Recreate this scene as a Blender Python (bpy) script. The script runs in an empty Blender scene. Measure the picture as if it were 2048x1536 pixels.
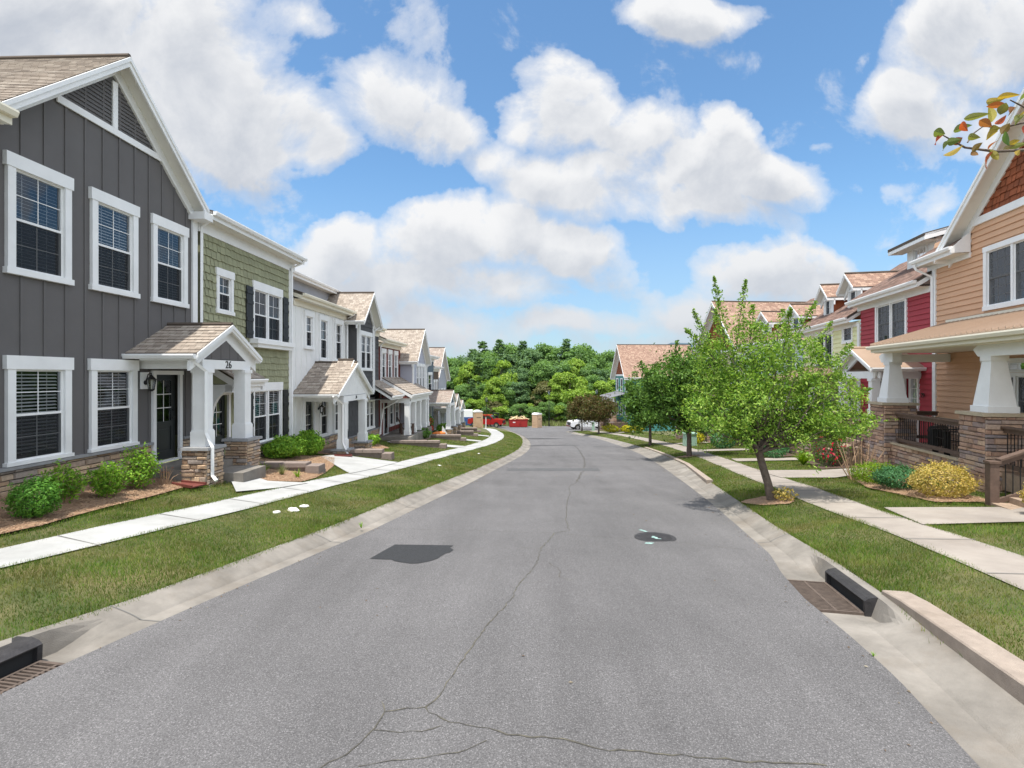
import bpy, math, random
import numpy as np
from mathutils import Vector, Matrix, noise as mnoise
from mathutils.geometry import delaunay_2d_cdt
R = random.Random(7); NR = np.random.default_rng(11)
scene = bpy.context.scene
COL = scene.collection
# ---------------------------------------------------------------- camera
cam_d = bpy.data.cameras.new("camera"); cam = bpy.data.objects.new("camera", cam_d); COL.objects.link(cam)
cam.location = (0, 0, 0); cam.rotation_euler = (math.radians(90), 0, 0)
cam_d.sensor_width = 36; cam_d.lens = 18; cam_d.shift_y = -0.0078; cam_d.clip_start = 0.05; cam_d.clip_end = 6000
scene.camera = cam
# ---------------------------------------------------------------- sun, sky, exposure
SUN = Vector((-0.10, -0.24, 1.0)).normalized()
sd = bpy.data.lights.new("sun", 'SUN'); sd.energy = 4.8; sd.angle = math.radians(0.55); sd.color = (1.0, 0.955, 0.88)
sun = bpy.data.objects.new("sun", sd); COL.objects.link(sun); sun.rotation_euler = SUN.to_track_quat('Z', 'Y').to_euler()
scene.view_settings.view_transform = 'Standard'; scene.view_settings.look = 'None'
scene.view_settings.gamma = 1; scene.view_settings.exposure = 0.38

def nodes_of(tree):
    n, l = tree.nodes, tree.links
    def add(t, **kw):
        x = n.new(t)
        for k, v in kw.items():
            if k == 'inp':
                for a, b in v.items():
                    if isinstance(b, bpy.types.NodeSocket): l.new(b, x.inputs[a])
                    else: x.inputs[a].default_value = b
            else: setattr(x, k, v)
        return x
    def math_(op, a, b=None, c=None, clamp=False):
        x = n.new('ShaderNodeMath'); x.operation = op; x.use_clamp = clamp
        for i, v in enumerate((a, b, c)):
            if v is None: continue
            if isinstance(v, bpy.types.NodeSocket): l.new(v, x.inputs[i])
            else: x.inputs[i].default_value = v
        return x.outputs[0]
    return add, math_, l

def make_world():
    w = bpy.data.worlds.new("World"); scene.world = w; w.use_nodes = True
    t = w.node_tree; t.nodes.clear(); add, m, l = nodes_of(t)
    sky = add('ShaderNodeTexSky'); sky.sky_type = 'NISHITA'; sky.sun_disc = False
    sky.sun_elevation = math.asin(SUN.z); sky.sun_rotation = math.atan2(SUN.x, SUN.y); sky.air_density = 1.0; sky.dust_density = 0.6; sky.ozone_density = 1.6
    tc = add('ShaderNodeTexCoord'); sep = add('ShaderNodeSeparateXYZ', inp={0: tc.outputs['Generated']})
    x, y, z = sep.outputs
    ya = m('MAXIMUM', m('ABSOLUTE', y), 0.12)
    u = m('DIVIDE', x, ya); v = m('DIVIDE', z, ya)
    cv = add('ShaderNodeCombineXYZ', inp={0: u, 1: v, 2: 0.0}).outputs[0]
    # warp
    nz = add('ShaderNodeTexNoise', inp={'Vector': cv, 'Scale': 3.2, 'Detail': 7.0, 'Roughness': 0.56}); nz.noise_dimensions = '3D'
    sc = add('ShaderNodeVectorMath', operation='MULTIPLY_ADD', inp={0: nz.outputs['Color'], 1: (0.26, 0.22, 0), 2: (-0.13, -0.11, 0)})
    wv = add('ShaderNodeVectorMath', operation='ADD', inp={0: cv, 1: sc.outputs[0]})
    ws = add('ShaderNodeSeparateXYZ', inp={0: wv.outputs[0]}); U, V = ws.outputs[0], ws.outputs[1]
    # heaps of cumulus: (px, py, rx, ry, weight) measured on the sky's gnomonic plane
    B = [(150,60,380,170,1),(330,170,260,170,1),(490,265,190,105,1),(560,300,130,70,.9),(60,260,250,120,.9),
         (800,215,150,95,.62),(880,250,95,75,.8),(745,160,90,60,.45),(610,20,90,35,.4),(820,60,60,90,.35),
         (1150,215,90,90,.95),(1100,150,60,45,.55),(1060,240,70,50,.7),(1240,270,110,70,.7),(1440,270,75,75,1),(1400,340,130,75,1),(1180,370,190,85,1),(1530,355,150,55,.85),(1630,370,90,45,.55),(1330,420,180,50,.8),(1010,330,90,60,.6),
         (1380,15,150,48,.85),(1520,0,80,30,.5),(1950,90,170,130,1),(1850,210,110,80,.9),(1960,260,130,90,.7),(1880,420,60,40,.5),(1800,395,50,30,.35),(1660,285,35,18,.4),(1735,110,20,28,.4),
         (870,480,125,75,1),(700,500,90,55,.95),(1150,500,120,50,.9),(1010,470,80,60,.8),(620,545,120,55,.8),(900,560,260,50,.7),(1130,640,170,38,.75),(900,650,220,45,.6),(760,600,120,40,.6),(1240,520,40,30,.5),
         (1590,540,95,70,1),(1500,560,110,65,.9),(1400,620,150,60,.7),(1600,610,110,50,.8),(1250,690,250,40,.5),
         (-300,300,350,300,.8),(2400,350,280,250,.7),(-200,640,300,80,.6),(2300,700,300,60,.6)]
    def field(U, V):
        f = None
        for (px, py, rx, ry, wgt) in B:
            cx, cy = (px-1024)/1024, (752-py)/1024
            du = m('MULTIPLY', m('SUBTRACT', U, cx), 1024/(rx*1.3)); dv = m('MULTIPLY', m('SUBTRACT', V, cy), 1024/(ry*1.3))
            g = m('MULTIPLY', m('SUBTRACT', 1.0, m('MULTIPLY_ADD', du, du, m('MULTIPLY', dv, dv)), clamp=True), wgt*1.25)
            f = g if f is None else m('SMOOTH_MAX', f, g, 0.2)
        return m('MINIMUM', f, 0.95)
    hi = add('ShaderNodeMapRange', inp={'Value': v, 'From Min': 0.78, 'From Max': 1.3, 'To Min': 0.0, 'To Max': 0.55}).outputs[0]
    def density(off):
        p = add('ShaderNodeVectorMath', operation='ADD', inp={0: wv.outputs[0], 1: (off[0], off[1], 0)})
        q = add('ShaderNodeVectorMath', operation='ADD', inp={0: cv, 1: (off[0], off[1], 0)})
        ps = add('ShaderNodeSeparateXYZ', inp={0: p.outputs[0]})
        f = m('MAXIMUM', field(ps.outputs[0], ps.outputs[1]), hi)
        n2 = add('ShaderNodeTexNoise', inp={'Vector': q.outputs[0], 'Scale': 4.5, 'Detail': 12.0, 'Roughness': 0.6, 'Distortion': 0.25}).outputs[0]
        return m('MULTIPLY_ADD', m('SUBTRACT', n2, 0.5), 2.3, f)
    dens = density((0, 0)); densB = density((-0.015, 0.05))
    mask = add('ShaderNodeMapRange', interpolation_type='SMOOTHSTEP', inp={'Value': dens, 'From Min': 0.24, 'From Max': 0.45}).outputs[0]
    thick = add('ShaderNodeMapRange', interpolation_type='SMOOTHSTEP', inp={'Value': dens, 'From Min': 0.35, 'From Max': 1.1}).outputs[0]
    shade = add('ShaderNodeMapRange', interpolation_type='SMOOTHSTEP', inp={'Value': densB, 'From Min': 0.25, 'From Max': 1.55, 'To Min': 0.0, 'To Max': 0.78}).outputs[0]
    cc = add('ShaderNodeMix', data_type='RGBA', inp={0: shade, 6: (7.9, 7.95, 8.05, 1), 7: (3.6, 4.05, 4.85, 1)}).outputs[2]
    tint = add('ShaderNodeMix', data_type='RGBA', blend_type='MULTIPLY', inp={0: 1.0, 6: sky.outputs[0], 7: (1.25, 1.62, 1.75, 1)}).outputs[2]
    # pale veil towards the horizon
    veil = add('ShaderNodeMapRange', interpolation_type='SMOOTHSTEP', inp={'Value': v, 'From Min': 0.0, 'From Max': 0.42, 'To Min': 0.62, 'To Max': 0.0}).outputs[0]
    base = add('ShaderNodeMix', data_type='RGBA', inp={0: veil, 6: tint, 7: (3.7, 4.7, 6.1, 1)}).outputs[2]
    # unseen sky to the sides, overhead and behind brightened, added fill for shaded facades
    sd1 = add('ShaderNodeMapRange', interpolation_type='SMOOTHSTEP', inp={'Value': m('DIVIDE', m('ABSOLUTE', x), m('MAXIMUM', y, 0.02)), 'From Min': 1.25, 'From Max': 1.9}).outputs[0]
    sd2 = add('ShaderNodeMapRange', interpolation_type='SMOOTHSTEP', inp={'Value': m('DIVIDE', z, m('MAXIMUM', y, 0.02)), 'From Min': 0.95, 'From Max': 1.6}).outputs[0]
    side = m('MAXIMUM', sd1, m('MULTIPLY', sd2, 0.2))
    cc = add('ShaderNodeVectorMath', operation='SCALE', inp={0: cc, 'Scale': m('ADD', 1.0, m('MULTIPLY', side, 1.7))}).outputs[0]
    mask = m('MAXIMUM', mask, m('MULTIPLY', side, 0.8))
    mk = m('MULTIPLY', mask, m('ADD', 0.38, m('MULTIPLY', thick, 0.95)), clamp=True)
    fin = add('ShaderNodeMix', data_type='RGBA', inp={0: mk, 6: base, 7: add('ShaderNodeMix', data_type='RGBA', inp={0: add('ShaderNodeMapRange', inp={'Value': v, 'From Min': 0.0, 'From Max': 0.30, 'To Min': 0.62, 'To Max': 0.0}).outputs[0], 6: cc, 7: (4.2, 4.75, 5.5, 1)}).outputs[2]}).outputs[2]
    bg = add('ShaderNodeBackground', inp={0: fin, 1: 0.09})
    out = add('ShaderNodeOutputWorld'); l.new(bg.outputs[0], out.inputs[0])
    w.cycles.sampling_method = 'MANUAL'; w.cycles.sample_map_resolution = 512
make_world()

# ---------------------------------------------------------------- materials
MATS = {}
def mat(name, col, rough=0.75, var=0.0, vscale=2.0, bump=0.0, bscale=40.0, island=0.0, metal=0.0, spec=0.4, col2=None, dirt=0.0, translucent=0.0, ramp=None, hue=0.0, dcol=(0.16, 0.12, 0.08)):
    """noise-varied surface; island = brightness spread per loose piece; ramp = colours picked per loose piece"""
    m_ = bpy.data.materials.new(name); m_.use_nodes = True; t = m_.node_tree; t.nodes.clear(); add, m, l = nodes_of(t)
    tc = add('ShaderNodeTexCoord'); P = tc.outputs['Object']
    c4 = (*col, 1)
    geo = add('ShaderNodeNewGeometry')
    if ramp:
        cr = add('ShaderNodeValToRGB', inp={0: geo.outputs['Random Per Island']}); e = cr.color_ramp.elements
        e[0].position = 0; e[0].color = (*ramp[0], 1); e[1].position = 1; e[1].color = (*ramp[-1], 1)
        for i, c in enumerate(ramp[1:-1]): q = e.new((i+1)/(len(ramp)-1)); q.color = (*c, 1)
        cur = cr.outputs[0]
    else:
        cur = add('ShaderNodeRGB'); cur.outputs[0].default_value = c4; cur = cur.outputs[0]
    if var > 0 or col2:
        nz = add('ShaderNodeTexNoise', inp={'Vector': P, 'Scale': vscale, 'Detail': 6.0, 'Roughness': 0.65}).outputs[0]
        k = add('ShaderNodeMapRange', inp={'Value': nz, 'From Min': 0.3, 'From Max': 0.7}).outputs[0]
        if col2: cur = add('ShaderNodeMix', data_type='RGBA', inp={0: k, 6: cur, 7: (*col2, 1)}).outputs[2]
        if var > 0:
            s = m('ADD', m('MULTIPLY', k, 2*var), 1-var)
            cur = add('ShaderNodeVectorMath', operation='SCALE', inp={0: cur, 'Scale': s}).outputs[0]
    if island > 0:
        s = m('ADD', m('MULTIPLY', geo.outputs['Random Per Island'], 2*island), 1-island)
        cur = add('ShaderNodeVectorMath', operation='SCALE', inp={0: cur, 'Scale': s}).outputs[0]
    if dirt > 0:
        n5 = add('ShaderNodeTexNoise', inp={'Vector': P, 'Scale': 0.9, 'Detail': 8.0, 'Roughness': 0.75}).outputs[0]
        k = add('ShaderNodeMapRange', inp={'Value': n5, 'From Min': 0.5, 'From Max': 0.75, 'To Min': 0, 'To Max': dirt}).outputs[0]
        cur = add('ShaderNodeMix', data_type='RGBA', inp={0: k, 6: cur, 7: (*dcol, 1)}).outputs[2]
    b = add('ShaderNodeBsdfPrincipled', inp={'Base Color': cur, 'Roughness': rough, 'Metallic': metal, 'Specular IOR Level': spec})
    if bump > 0:
        nb = add('ShaderNodeTexNoise', inp={'Vector': P, 'Scale': bscale, 'Detail': 4.0, 'Roughness': 0.6}).outputs[0]
        bp = add('ShaderNodeBump', inp={'Strength': bump, 'Distance': 0.01, 'Height': nb}); l.new(bp.outputs[0], b.inputs['Normal'])
    o = b.outputs[0]
    if translucent > 0:
        tr = add('ShaderNodeBsdfTranslucent', inp={0: add('ShaderNodeMix', data_type='RGBA', blend_type='MULTIPLY', inp={0: 1.0, 6: cur, 7: (1.25, 1.3, 0.6, 1)}).outputs[2]})
        o = add('ShaderNodeMixShader', inp={0: translucent, 1: o, 2: tr.outputs[0]}).outputs[0]
    out = add('ShaderNodeOutputMaterial'); l.new(o, out.inputs[0])
    MATS[name] = m_
    return m_

def shingle_mat(name, c1, c2, c3, w=0.30, h=0.125):
    m_ = bpy.data.materials.new(name); m_.use_nodes = True; t = m_.node_tree; t.nodes.clear(); add, m, l = nodes_of(t)
    uv = add('ShaderNodeTexCoord').outputs['UV']
    br = add('ShaderNodeTexBrick', inp={'Vector': uv, 'Color1': (0, 0, 0, 1), 'Color2': (1, 1, 1, 1), 'Mortar': (0.5, 0.5, 0.5, 1), 'Scale': 1.0, 'Mortar Size': 0.0045, 'Mortar Smooth': 0.1, 'Brick Width': w*0.5, 'Row Height': h}); br.offset = 0.37; br.squash = 1.5; br.squash_frequency = 3
    cr = add('ShaderNodeValToRGB', inp={0: br.outputs['Color']}); e = cr.color_ramp.elements
    e[0].color = (*c1, 1); e[1].color = (*c2, 1); q = e.new(0.5); q.color = (*c3, 1)
    nz = add('ShaderNodeTexNoise', inp={'Vector': uv, 'Scale': 1.4, 'Detail': 7.0, 'Roughness': 0.7}).outputs[0]
    fine = add('ShaderNodeTexNoise', inp={'Vector': uv, 'Scale': 120.0, 'Detail': 2.0}).outputs[0]
    s = m('ADD', 0.42, m('ADD', m('MULTIPLY', nz, 0.35), m('MULTIPLY', fine, 0.65)))
    cur = add('ShaderNodeVectorMath', operation='SCALE', inp={0: cr.outputs[0], 'Scale': s}).outputs[0]
    cur = add('ShaderNodeMix', data_type='RGBA', inp={0: br.outputs['Fac'], 6: cur, 7: (0.10, 0.08, 0.065, 1)}).outputs[2]
    b = add('ShaderNodeBsdfPrincipled', inp={'Base Color': cur, 'Roughness': 0.92, 'Specular IOR Level': 0.2})
    bp = add('ShaderNodeBump', inp={'Strength': 0.6, 'Distance': 0.01, 'Height': m('SUBTRACT', fine, br.outputs['Fac'])}); l.new(bp.outputs[0], b.inputs['Normal'])
    out = add('ShaderNodeOutputMaterial'); l.new(b.outputs[0], out.inputs[0]); MATS[name] = m_
    return m_

def glass_mat(name, tint=(0.55, 0.6, 0.63), gloss=0.75):
    m_ = bpy.data.materials.new(name); m_.use_nodes = True; t = m_.node_tree; t.nodes.clear(); add, m, l = nodes_of(t)
    nz = add('ShaderNodeTexNoise', inp={'Vector': add('ShaderNodeTexCoord').outputs['Object'], 'Scale': 1.6, 'Detail': 1.0}).outputs[0]
    bp = add('ShaderNodeBump', inp={'Strength': 0.12, 'Distance': 0.05, 'Height': nz})
    fr = add('ShaderNodeFresnel', inp={0: 1.55, 'Normal': bp.outputs[0]}).outputs[0]
    fac = m('ADD', m('MULTIPLY', fr, gloss*1.6), 0.05, clamp=True)
    tr = add('ShaderNodeBsdfTransparent', inp={0: (*tint, 1)}); gl = add('ShaderNodeBsdfGlossy', inp={0: (0.92, 0.95, 1, 1), 'Roughness': 0.02, 'Normal': bp.outputs[0]})
    mx = add('ShaderNodeMixShader', inp={0: fac, 1: tr.outputs[0], 2: gl.outputs[0]})
    out = add('ShaderNodeOutputMaterial'); l.new(mx.outputs[0], out.inputs[0]); MATS[name] = m_
    return m_

def asphalt_mat():
    m_ = bpy.data.materials.new('asphalt'); m_.use_nodes = True; t = m_.node_tree; t.nodes.clear(); add, m, l = nodes_of(t)
    P = add('ShaderNodeTexCoord').outputs['Object']
    vo = add('ShaderNodeTexVoronoi', inp={'Vector': P, 'Scale': 165.0}).outputs['Color']
    vs = add('ShaderNodeSeparateXYZ', inp={0: vo}).outputs[0]
    n1 = add('ShaderNodeTexNoise', inp={'Vector': P, 'Scale': 85.0, 'Detail': 5.0, 'Roughness': 0.75}).outputs[0]
    n2 = add('ShaderNodeTexNoise', inp={'Vector': P, 'Scale': 0.35, 'Detail': 6.0, 'Roughness': 0.6}).outputs[0]
    mp = add('ShaderNodeMapping', inp={0: P, 3: (1.6, 0.22, 1)}); mp.inputs[2].default_value = (0, 0, math.radians(12))
    n3 = add('ShaderNodeTexNoise', inp={'Vector': mp.outputs[0], 'Scale': 1.3, 'Detail': 4.0, 'Roughness': 0.6}).outputs[0]
    chip = add('ShaderNodeMapRange', inp={'Value': vs, 'From Min': 0.80, 'From Max': 1.0, 'To Min': 0, 'To Max': 0.105}).outputs[0]
    dk = add('ShaderNodeMapRange', inp={'Value': n1, 'From Min': 0.3, 'From Max': 0.7, 'To Min': 0.045, 'To Max': 0.165}).outputs[0]
    val = m('MULTIPLY', m('ADD', dk, chip), m('ADD', 0.40, m('ADD', m('MULTIPLY', n2, 0.85), m('MULTIPLY', n3, 0.5))))
    c = add('ShaderNodeVectorMath', operation='SCALE', inp={0: (.98, .945, .95), 'Scale': val}).outputs[0]
    b = add('ShaderNodeBsdfPrincipled', inp={'Base Color': c, 'Roughness': 0.9, 'Specular IOR Level': 0.3})
    bp = add('ShaderNodeBump', inp={'Strength': 0.55, 'Distance': 0.006, 'Height': m('ADD', n1, vs)}); l.new(bp.outputs[0], b.inputs['Normal'])
    out = add('ShaderNodeOutputMaterial'); l.new(b.outputs[0], out.inputs[0]); MATS['asphalt'] = m_
asphalt_mat()
white = mat('white_trim', (0.80, 0.80, 0.79), 0.55, var=0.05, vscale=2.2, dirt=.10, bump=0.05, bscale=60)
cream = mat('cream_trim', (0.76, 0.71, 0.58), 0.6, var=0.03)
soff = mat('soffit', (0.72, 0.70, 0.64), 0.6, var=0.03)
gwall = mat('grey_board', (0.125, 0.118, 0.116), 0.8, dirt=.10, var=0.06, vscale=1.5, bump=0.35, bscale=150)
green = mat('sage_shingle', (0.30, 0.305, 0.19), 0.85, dirt=.15, var=0.06, bump=0.2, bscale=90, island=0.09)
wwall = mat('white_board', (0.78, 0.78, 0.76), 0.7, dirt=.10, var=0.03, bump=0.1, bscale=90)
dwall = mat('charcoal_shingle', (0.085, 0.085, 0.088), 0.85, var=0.08, island=0.15, bump=0.2, bscale=90)
redw = mat('brick_red_board', (0.17, 0.04, 0.03), 0.75, var=0.05)
lavw = mat('lavender_lap', (0.42, 0.43, 0.49), 0.75, var=0.03, bump=0.08)
bluew = mat('slate_blue_lap', (0.11, 0.145, 0.17), 0.75, var=0.04)
brownw = mat('brown_board', (0.13, 0.095, 0.07), 0.75, var=0.05)
greyw = mat('pale_grey_lap', (0.36, 0.37, 0.40), 0.75, var=0.04)
orangew = mat('apricot_lap', (0.60, 0.36, 0.22), 0.7, dirt=.12, var=0.04, vscale=1.2, bump=0.12, bscale=70)
crimw = mat('crimson_lap', (0.34, 0.035, 0.05), 0.65, dirt=.12, var=0.04, bump=0.1, bscale=70)
yelw = mat('pale_yellow_lap', (0.72, 0.72, 0.42), 0.7, var=0.04)
palew = mat('pale_blue_lap', (0.5, 0.56, 0.58), 0.7, var=0.04)
tealw = mat('teal_lap', (0.06, 0.22, 0.20), 0.7, var=0.05)
tanw = mat('tan_lap', (0.5, 0.42, 0.3), 0.7, var=0.05)
cedar = mat('cedar_shake', (0.26, 0.075, 0.03), 0.8, var=0.2, vscale=5, island=0.35, bump=0.4, bscale=40)
tan_roof = shingle_mat('tan_shingle', (0.27, 0.225, 0.185), (0.46, 0.40, 0.335), (0.37, 0.31, 0.255))
gry_roof = shingle_mat('weathered_shingle', (0.26, 0.22, 0.19), (0.40, 0.35, 0.30), (0.33, 0.26, 0.22))
brn_roof = shingle_mat('brown_shingle', (0.11, 0.075, 0.06), (0.27, 0.18, 0.145), (0.19, 0.115, 0.09))
sal_roof = shingle_mat('salmon_shingle', (0.24, 0.15, 0.11), (0.42, 0.29, 0.215), (0.32, 0.20, 0.15))
stone = mat('ledge_stone', (0.3, 0.22, 0.16), 0.9, var=0.22, vscale=14, bump=0.8, bscale=45, ramp=[(0.26, 0.17, 0.11), (0.52, 0.38, 0.25), (0.38, 0.27, 0.18), (0.30, 0.27, 0.25), (0.58, 0.42, 0.27), (0.42, 0.28, 0.18), (0.38, 0.33, 0.29)])
stone_r = mat('brown_ledge_stone', (0.3, 0.2, 0.15), 0.9, var=0.22, vscale=14, bump=0.8, bscale=45, ramp=[(0.25, 0.155, 0.115), (0.46, 0.31, 0.22), (0.36, 0.22, 0.16), (0.28, 0.24, 0.24), (0.52, 0.36, 0.25), (0.42, 0.25, 0.18), (0.34, 0.29, 0.27)])
capst = mat('cap_stone', (0.27, 0.27, 0.27), 0.85, var=0.15, vscale=6, bump=0.5, bscale=50)
capsr = mat('buff_cap_stone', (0.40, 0.33, 0.23), 0.85, var=0.15, vscale=6, bump=0.5, bscale=50)
mortar = mat('mortar', (0.12, 0.10, 0.085), 0.95)
black = mat('black_paint', (0.018, 0.02, 0.022), 0.5, var=0.1)
door_m = mat('dark_door', (0.022, 0.026, 0.026), 0.35, var=0.1)
iron = mat('black_iron', (0.02, 0.02, 0.02), 0.45, metal=0.3)
brass = mat('dull_brass', (0.35, 0.28, 0.15), 0.35, metal=0.9)
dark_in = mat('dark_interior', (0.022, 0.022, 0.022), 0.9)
blind = mat('blind_slat', (0.85, 0.85, 0.83), 0.6)
screen_x = mat('insect_mesh', (0.05, 0.053, 0.056), 0.7)
glass = glass_mat('window_glass', (.78, .8, .82), .5); lampglass = glass_mat('lantern_glass', (0.85, 0.85, 0.82), 0.6)
def screen_mat():
    m_ = bpy.data.materials.new('insect_screen'); m_.use_nodes = True; t = m_.node_tree; t.nodes.clear(); add, m, l = nodes_of(t)
    mx = add('ShaderNodeMixShader', inp={0: .62, 1: add('ShaderNodeBsdfTransparent').outputs[0], 2: add('ShaderNodeBsdfDiffuse', inp={0: (.035, .037, .04, 1)}).outputs[0]})
    out = add('ShaderNodeOutputMaterial'); l.new(mx.outputs[0], out.inputs[0]); return m_
screen = screen_mat()
conc_new = mat('new_concrete', (0.33, 0.33, 0.32), 0.85, var=0.07, vscale=1.3, bump=0.25, bscale=60, col2=(0.41, 0.41, 0.40), dirt=.2)
conc = mat('old_concrete', (0.165, 0.15, 0.13), 0.9, var=0.14, vscale=1.6, bump=0.5, bscale=110, col2=(0.25, 0.228, 0.20), dirt=0.5)
conc_w = mat('worn_walk', (0.25, 0.218, 0.19), 0.9, var=0.10, vscale=1.0, bump=0.35, bscale=90, col2=(0.31, 0.275, 0.24), dirt=0.25)
conc_b = mat('bleached_kerb', (0.31, 0.255, 0.21), 0.9, var=0.16, vscale=9, bump=0.8, bscale=120, dirt=0.4)
block = mat('block_stone', (0.22, 0.175, 0.15), 0.9, var=0.12, vscale=8, bump=0.6, bscale=60, island=0.1)
mulch = mat('pine_mulch', (0.25, 0.14, 0.085), 0.95, var=0.35, vscale=24, bump=1.0, bscale=45, col2=(0.36, 0.24, 0.155))
mulch_d = mat('dark_mulch', (0.06, 0.04, 0.03), 0.95, var=0.4, vscale=24, bump=1.0, bscale=45, col2=(0.10, 0.06, 0.045))
soil = mat('lawn_soil', (0.06, 0.085, 0.022), 0.95, var=0.25, vscale=1.5, bump=0.8, bscale=30, col2=(0.12, 0.10, 0.045))
field = mat('meadow_ground', (0.07, 0.10, 0.025), 0.95, var=0.35, vscale=0.4, bump=0.8, bscale=8, col2=(0.16, 0.15, 0.06))
bark = mat('bark', (0.13, 0.10, 0.08), 0.9, var=0.35, vscale=14, bump=1.0, bscale=35)
twig = mat('dry_stem', (0.32, 0.21, 0.13), 0.9, var=0.2, vscale=14)
jointl = mat('joint_grey', (0.15, 0.145, 0.135), 0.95)  # plain darker grey of the expansion joints
tar = mat('fresh_tar', (0.026, 0.027, 0.029), 0.85, var=0.2, vscale=20, bump=0.6, bscale=120)
crackm = mat('crack_filler', (0.06, 0.057, 0.052), 0.95, var=0.4, vscale=9, col2=(0.11, 0.10, 0.07))
shadebandm = mat('joint_and_shade', (0.085, 0.085, 0.087), 0.95, var=0.25, vscale=7, bump=0.4, bscale=90)  # dark tone of road joints, also used to paint bands of shade
castiron = mat('cast_iron', (0.05, 0.047, 0.048), 0.6, var=0.3, vscale=10, metal=0.4, bump=0.4, bscale=60)
rust = mat('rusty_grate', (0.10, 0.075, 0.06), 0.8, var=0.3, vscale=12, bump=0.5, bscale=60)
marker = mat('marking_paint', (0.24, 0.36, 0.33), 0.85, var=0.35, vscale=16)
deckw = mat('brown_deck', (0.115, 0.075, 0.055), 0.75, var=0.25, vscale=10, bump=0.4, bscale=40)
deckl = mat('faded_tread', (0.30, 0.22, 0.16), 0.85, var=0.25, vscale=10, bump=0.4, bscale=40)
metal_t = mat('tan_metal_roof', (0.38, 0.275, 0.20), 0.42, var=0.05, metal=0.25)
metal_g = mat('grey_metal_roof', (0.32, 0.32, 0.34), 0.4, var=0.05, metal=0.3)
metal_d = mat('dark_metal_roof', (0.08, 0.085, 0.09), 0.4, var=0.05, metal=0.3)
rockm = mat('white_rock', (0.72, 0.70, 0.66), 0.85, var=0.1, vscale=9, bump=0.7, bscale=30)
tanp = mat('tan_plastic', (0.46, 0.31, 0.19), 0.55, var=0.04)
whitep = mat('white_plastic', (0.75, 0.75, 0.73), 0.5)
redp = mat('red_steel', (0.30, 0.018, 0.015), 0.5, var=0.1, vscale=3)
redcar = mat('red_car_paint', (0.30, 0.008, 0.01), 0.2, spec=0.6)
whitecar = mat('white_car_paint', (0.78, 0.78, 0.78), 0.2, spec=0.6)
tyre = mat('tyre_rubber', (0.02, 0.02, 0.02), 0.85)
chrome = mat('chrome', (0.6, 0.6, 0.6), 0.2, metal=1.0)
darkgl = mat('dark_glass', (0.012, 0.014, 0.016), 0.08, spec=0.7)
lumber = mat('pale_lumber', (0.55, 0.42, 0.24), 0.8, island=0.25)
orangep = mat('orange_plastic', (0.65, 0.18, 0.03), 0.4)
bluep = mat('blue_plastic', (0.03, 0.08, 0.22), 0.4)
utilg = mat('utility_green', (0.28, 0.42, 0.33), 0.5)
splash = mat('splash_block', (0.16, 0.045, 0.035), 0.6, var=0.15)
brnw = mat('weathered_wood', (0.10, 0.06, 0.045), 0.8, var=0.2, vscale=9)
def leafmat(n, cols, tl=0.35, var=0.15, vs=1.2, rough=0.5): return mat(n, cols[0], rough, ramp=cols, translucent=tl, var=var, vscale=vs, spec=0.15)
L_tree = leafmat('bright_leaf', [(0.10, 0.20, 0.03), (0.19, 0.34, 0.045), (0.27, 0.41, 0.065), (0.36, 0.47, 0.11), (0.15, 0.28, 0.04), (0.07, 0.15, 0.03)])
L_tree2 = leafmat('deep_leaf', [(0.06, 0.13, 0.03), (0.10, 0.20, 0.04), (0.15, 0.26, 0.05), (0.075, 0.155, 0.035)], 0.3)
L_plum = leafmat('bronze_leaf', [(0.09, 0.06, 0.03), (0.12, 0.10, 0.035), (0.07, 0.10, 0.03), (0.16, 0.08, 0.04)], 0.3)
L_shrub = leafmat('shrub_leaf', [(0.09, 0.21, 0.025), (0.19, 0.37, 0.04), (0.32, 0.50, 0.06), (0.14, 0.30, 0.035)], 0.3)
L_ball = leafmat('yew_leaf', [(0.05, 0.16, 0.025), (0.16, 0.34, 0.045), (0.08, 0.22, 0.035)], 0.25)
L_lime = leafmat('lime_leaf', [(0.13, 0.24, 0.015), (0.22, 0.34, 0.02), (0.16, 0.28, 0.02)], 0.3)
L_jun = leafmat('juniper_leaf', [(0.05, 0.15, 0.06), (0.09, 0.22, 0.09), (0.07, 0.18, 0.07)], 0.25)
L_gold = leafmat('golden_leaf', [(0.50, 0.36, 0.08), (0.62, 0.46, 0.14), (0.36, 0.30, 0.05), (0.66, 0.50, 0.20), (0.25, 0.24, 0.04)], 0.3)
L_yel = leafmat('yellow_leaf', [(0.45, 0.42, 0.03), (0.55, 0.5, 0.04), (0.3, 0.35, 0.03)], 0.3)
L_rose = leafmat('rose_petal', [(0.55, 0.01, 0.04), (0.65, 0.04, 0.10)], 0.3)
L_over = leafmat('copper_leaf', [(0.40, 0.26, 0.05), (0.32, 0.24, 0.05), (0.10, 0.17, 0.06), (0.42, 0.06, 0.03), (0.14, 0.20, 0.08), (0.42, 0.33, 0.07)], 0.45)
L_grass = mat('grass_blade', (0.1, 0.14, 0.03), 0.8, spec=.08, ramp=[(0.045, 0.12, 0.012), (0.085, 0.18, 0.02), (0.17, 0.22, 0.04), (0.06, 0.145, 0.015), (0.26, 0.22, 0.085), (0.10, 0.20, 0.022)], var=0.45, vscale=1.4, translucent=0.25, dirt=.8, dcol=(.30, .23, .09))
L_meadow = leafmat('meadow_blade', [(0.12, 0.16, 0.04), (0.22, 0.22, 0.10), (0.16, 0.22, 0.05), (0.30, 0.27, 0.15)], 0.2)
F1 = leafmat('forest_green', [(0.11, 0.20, 0.065), (0.16, 0.28, 0.085), (0.21, 0.34, 0.10)], 0.4, var=0.25, vs=0.25)
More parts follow.
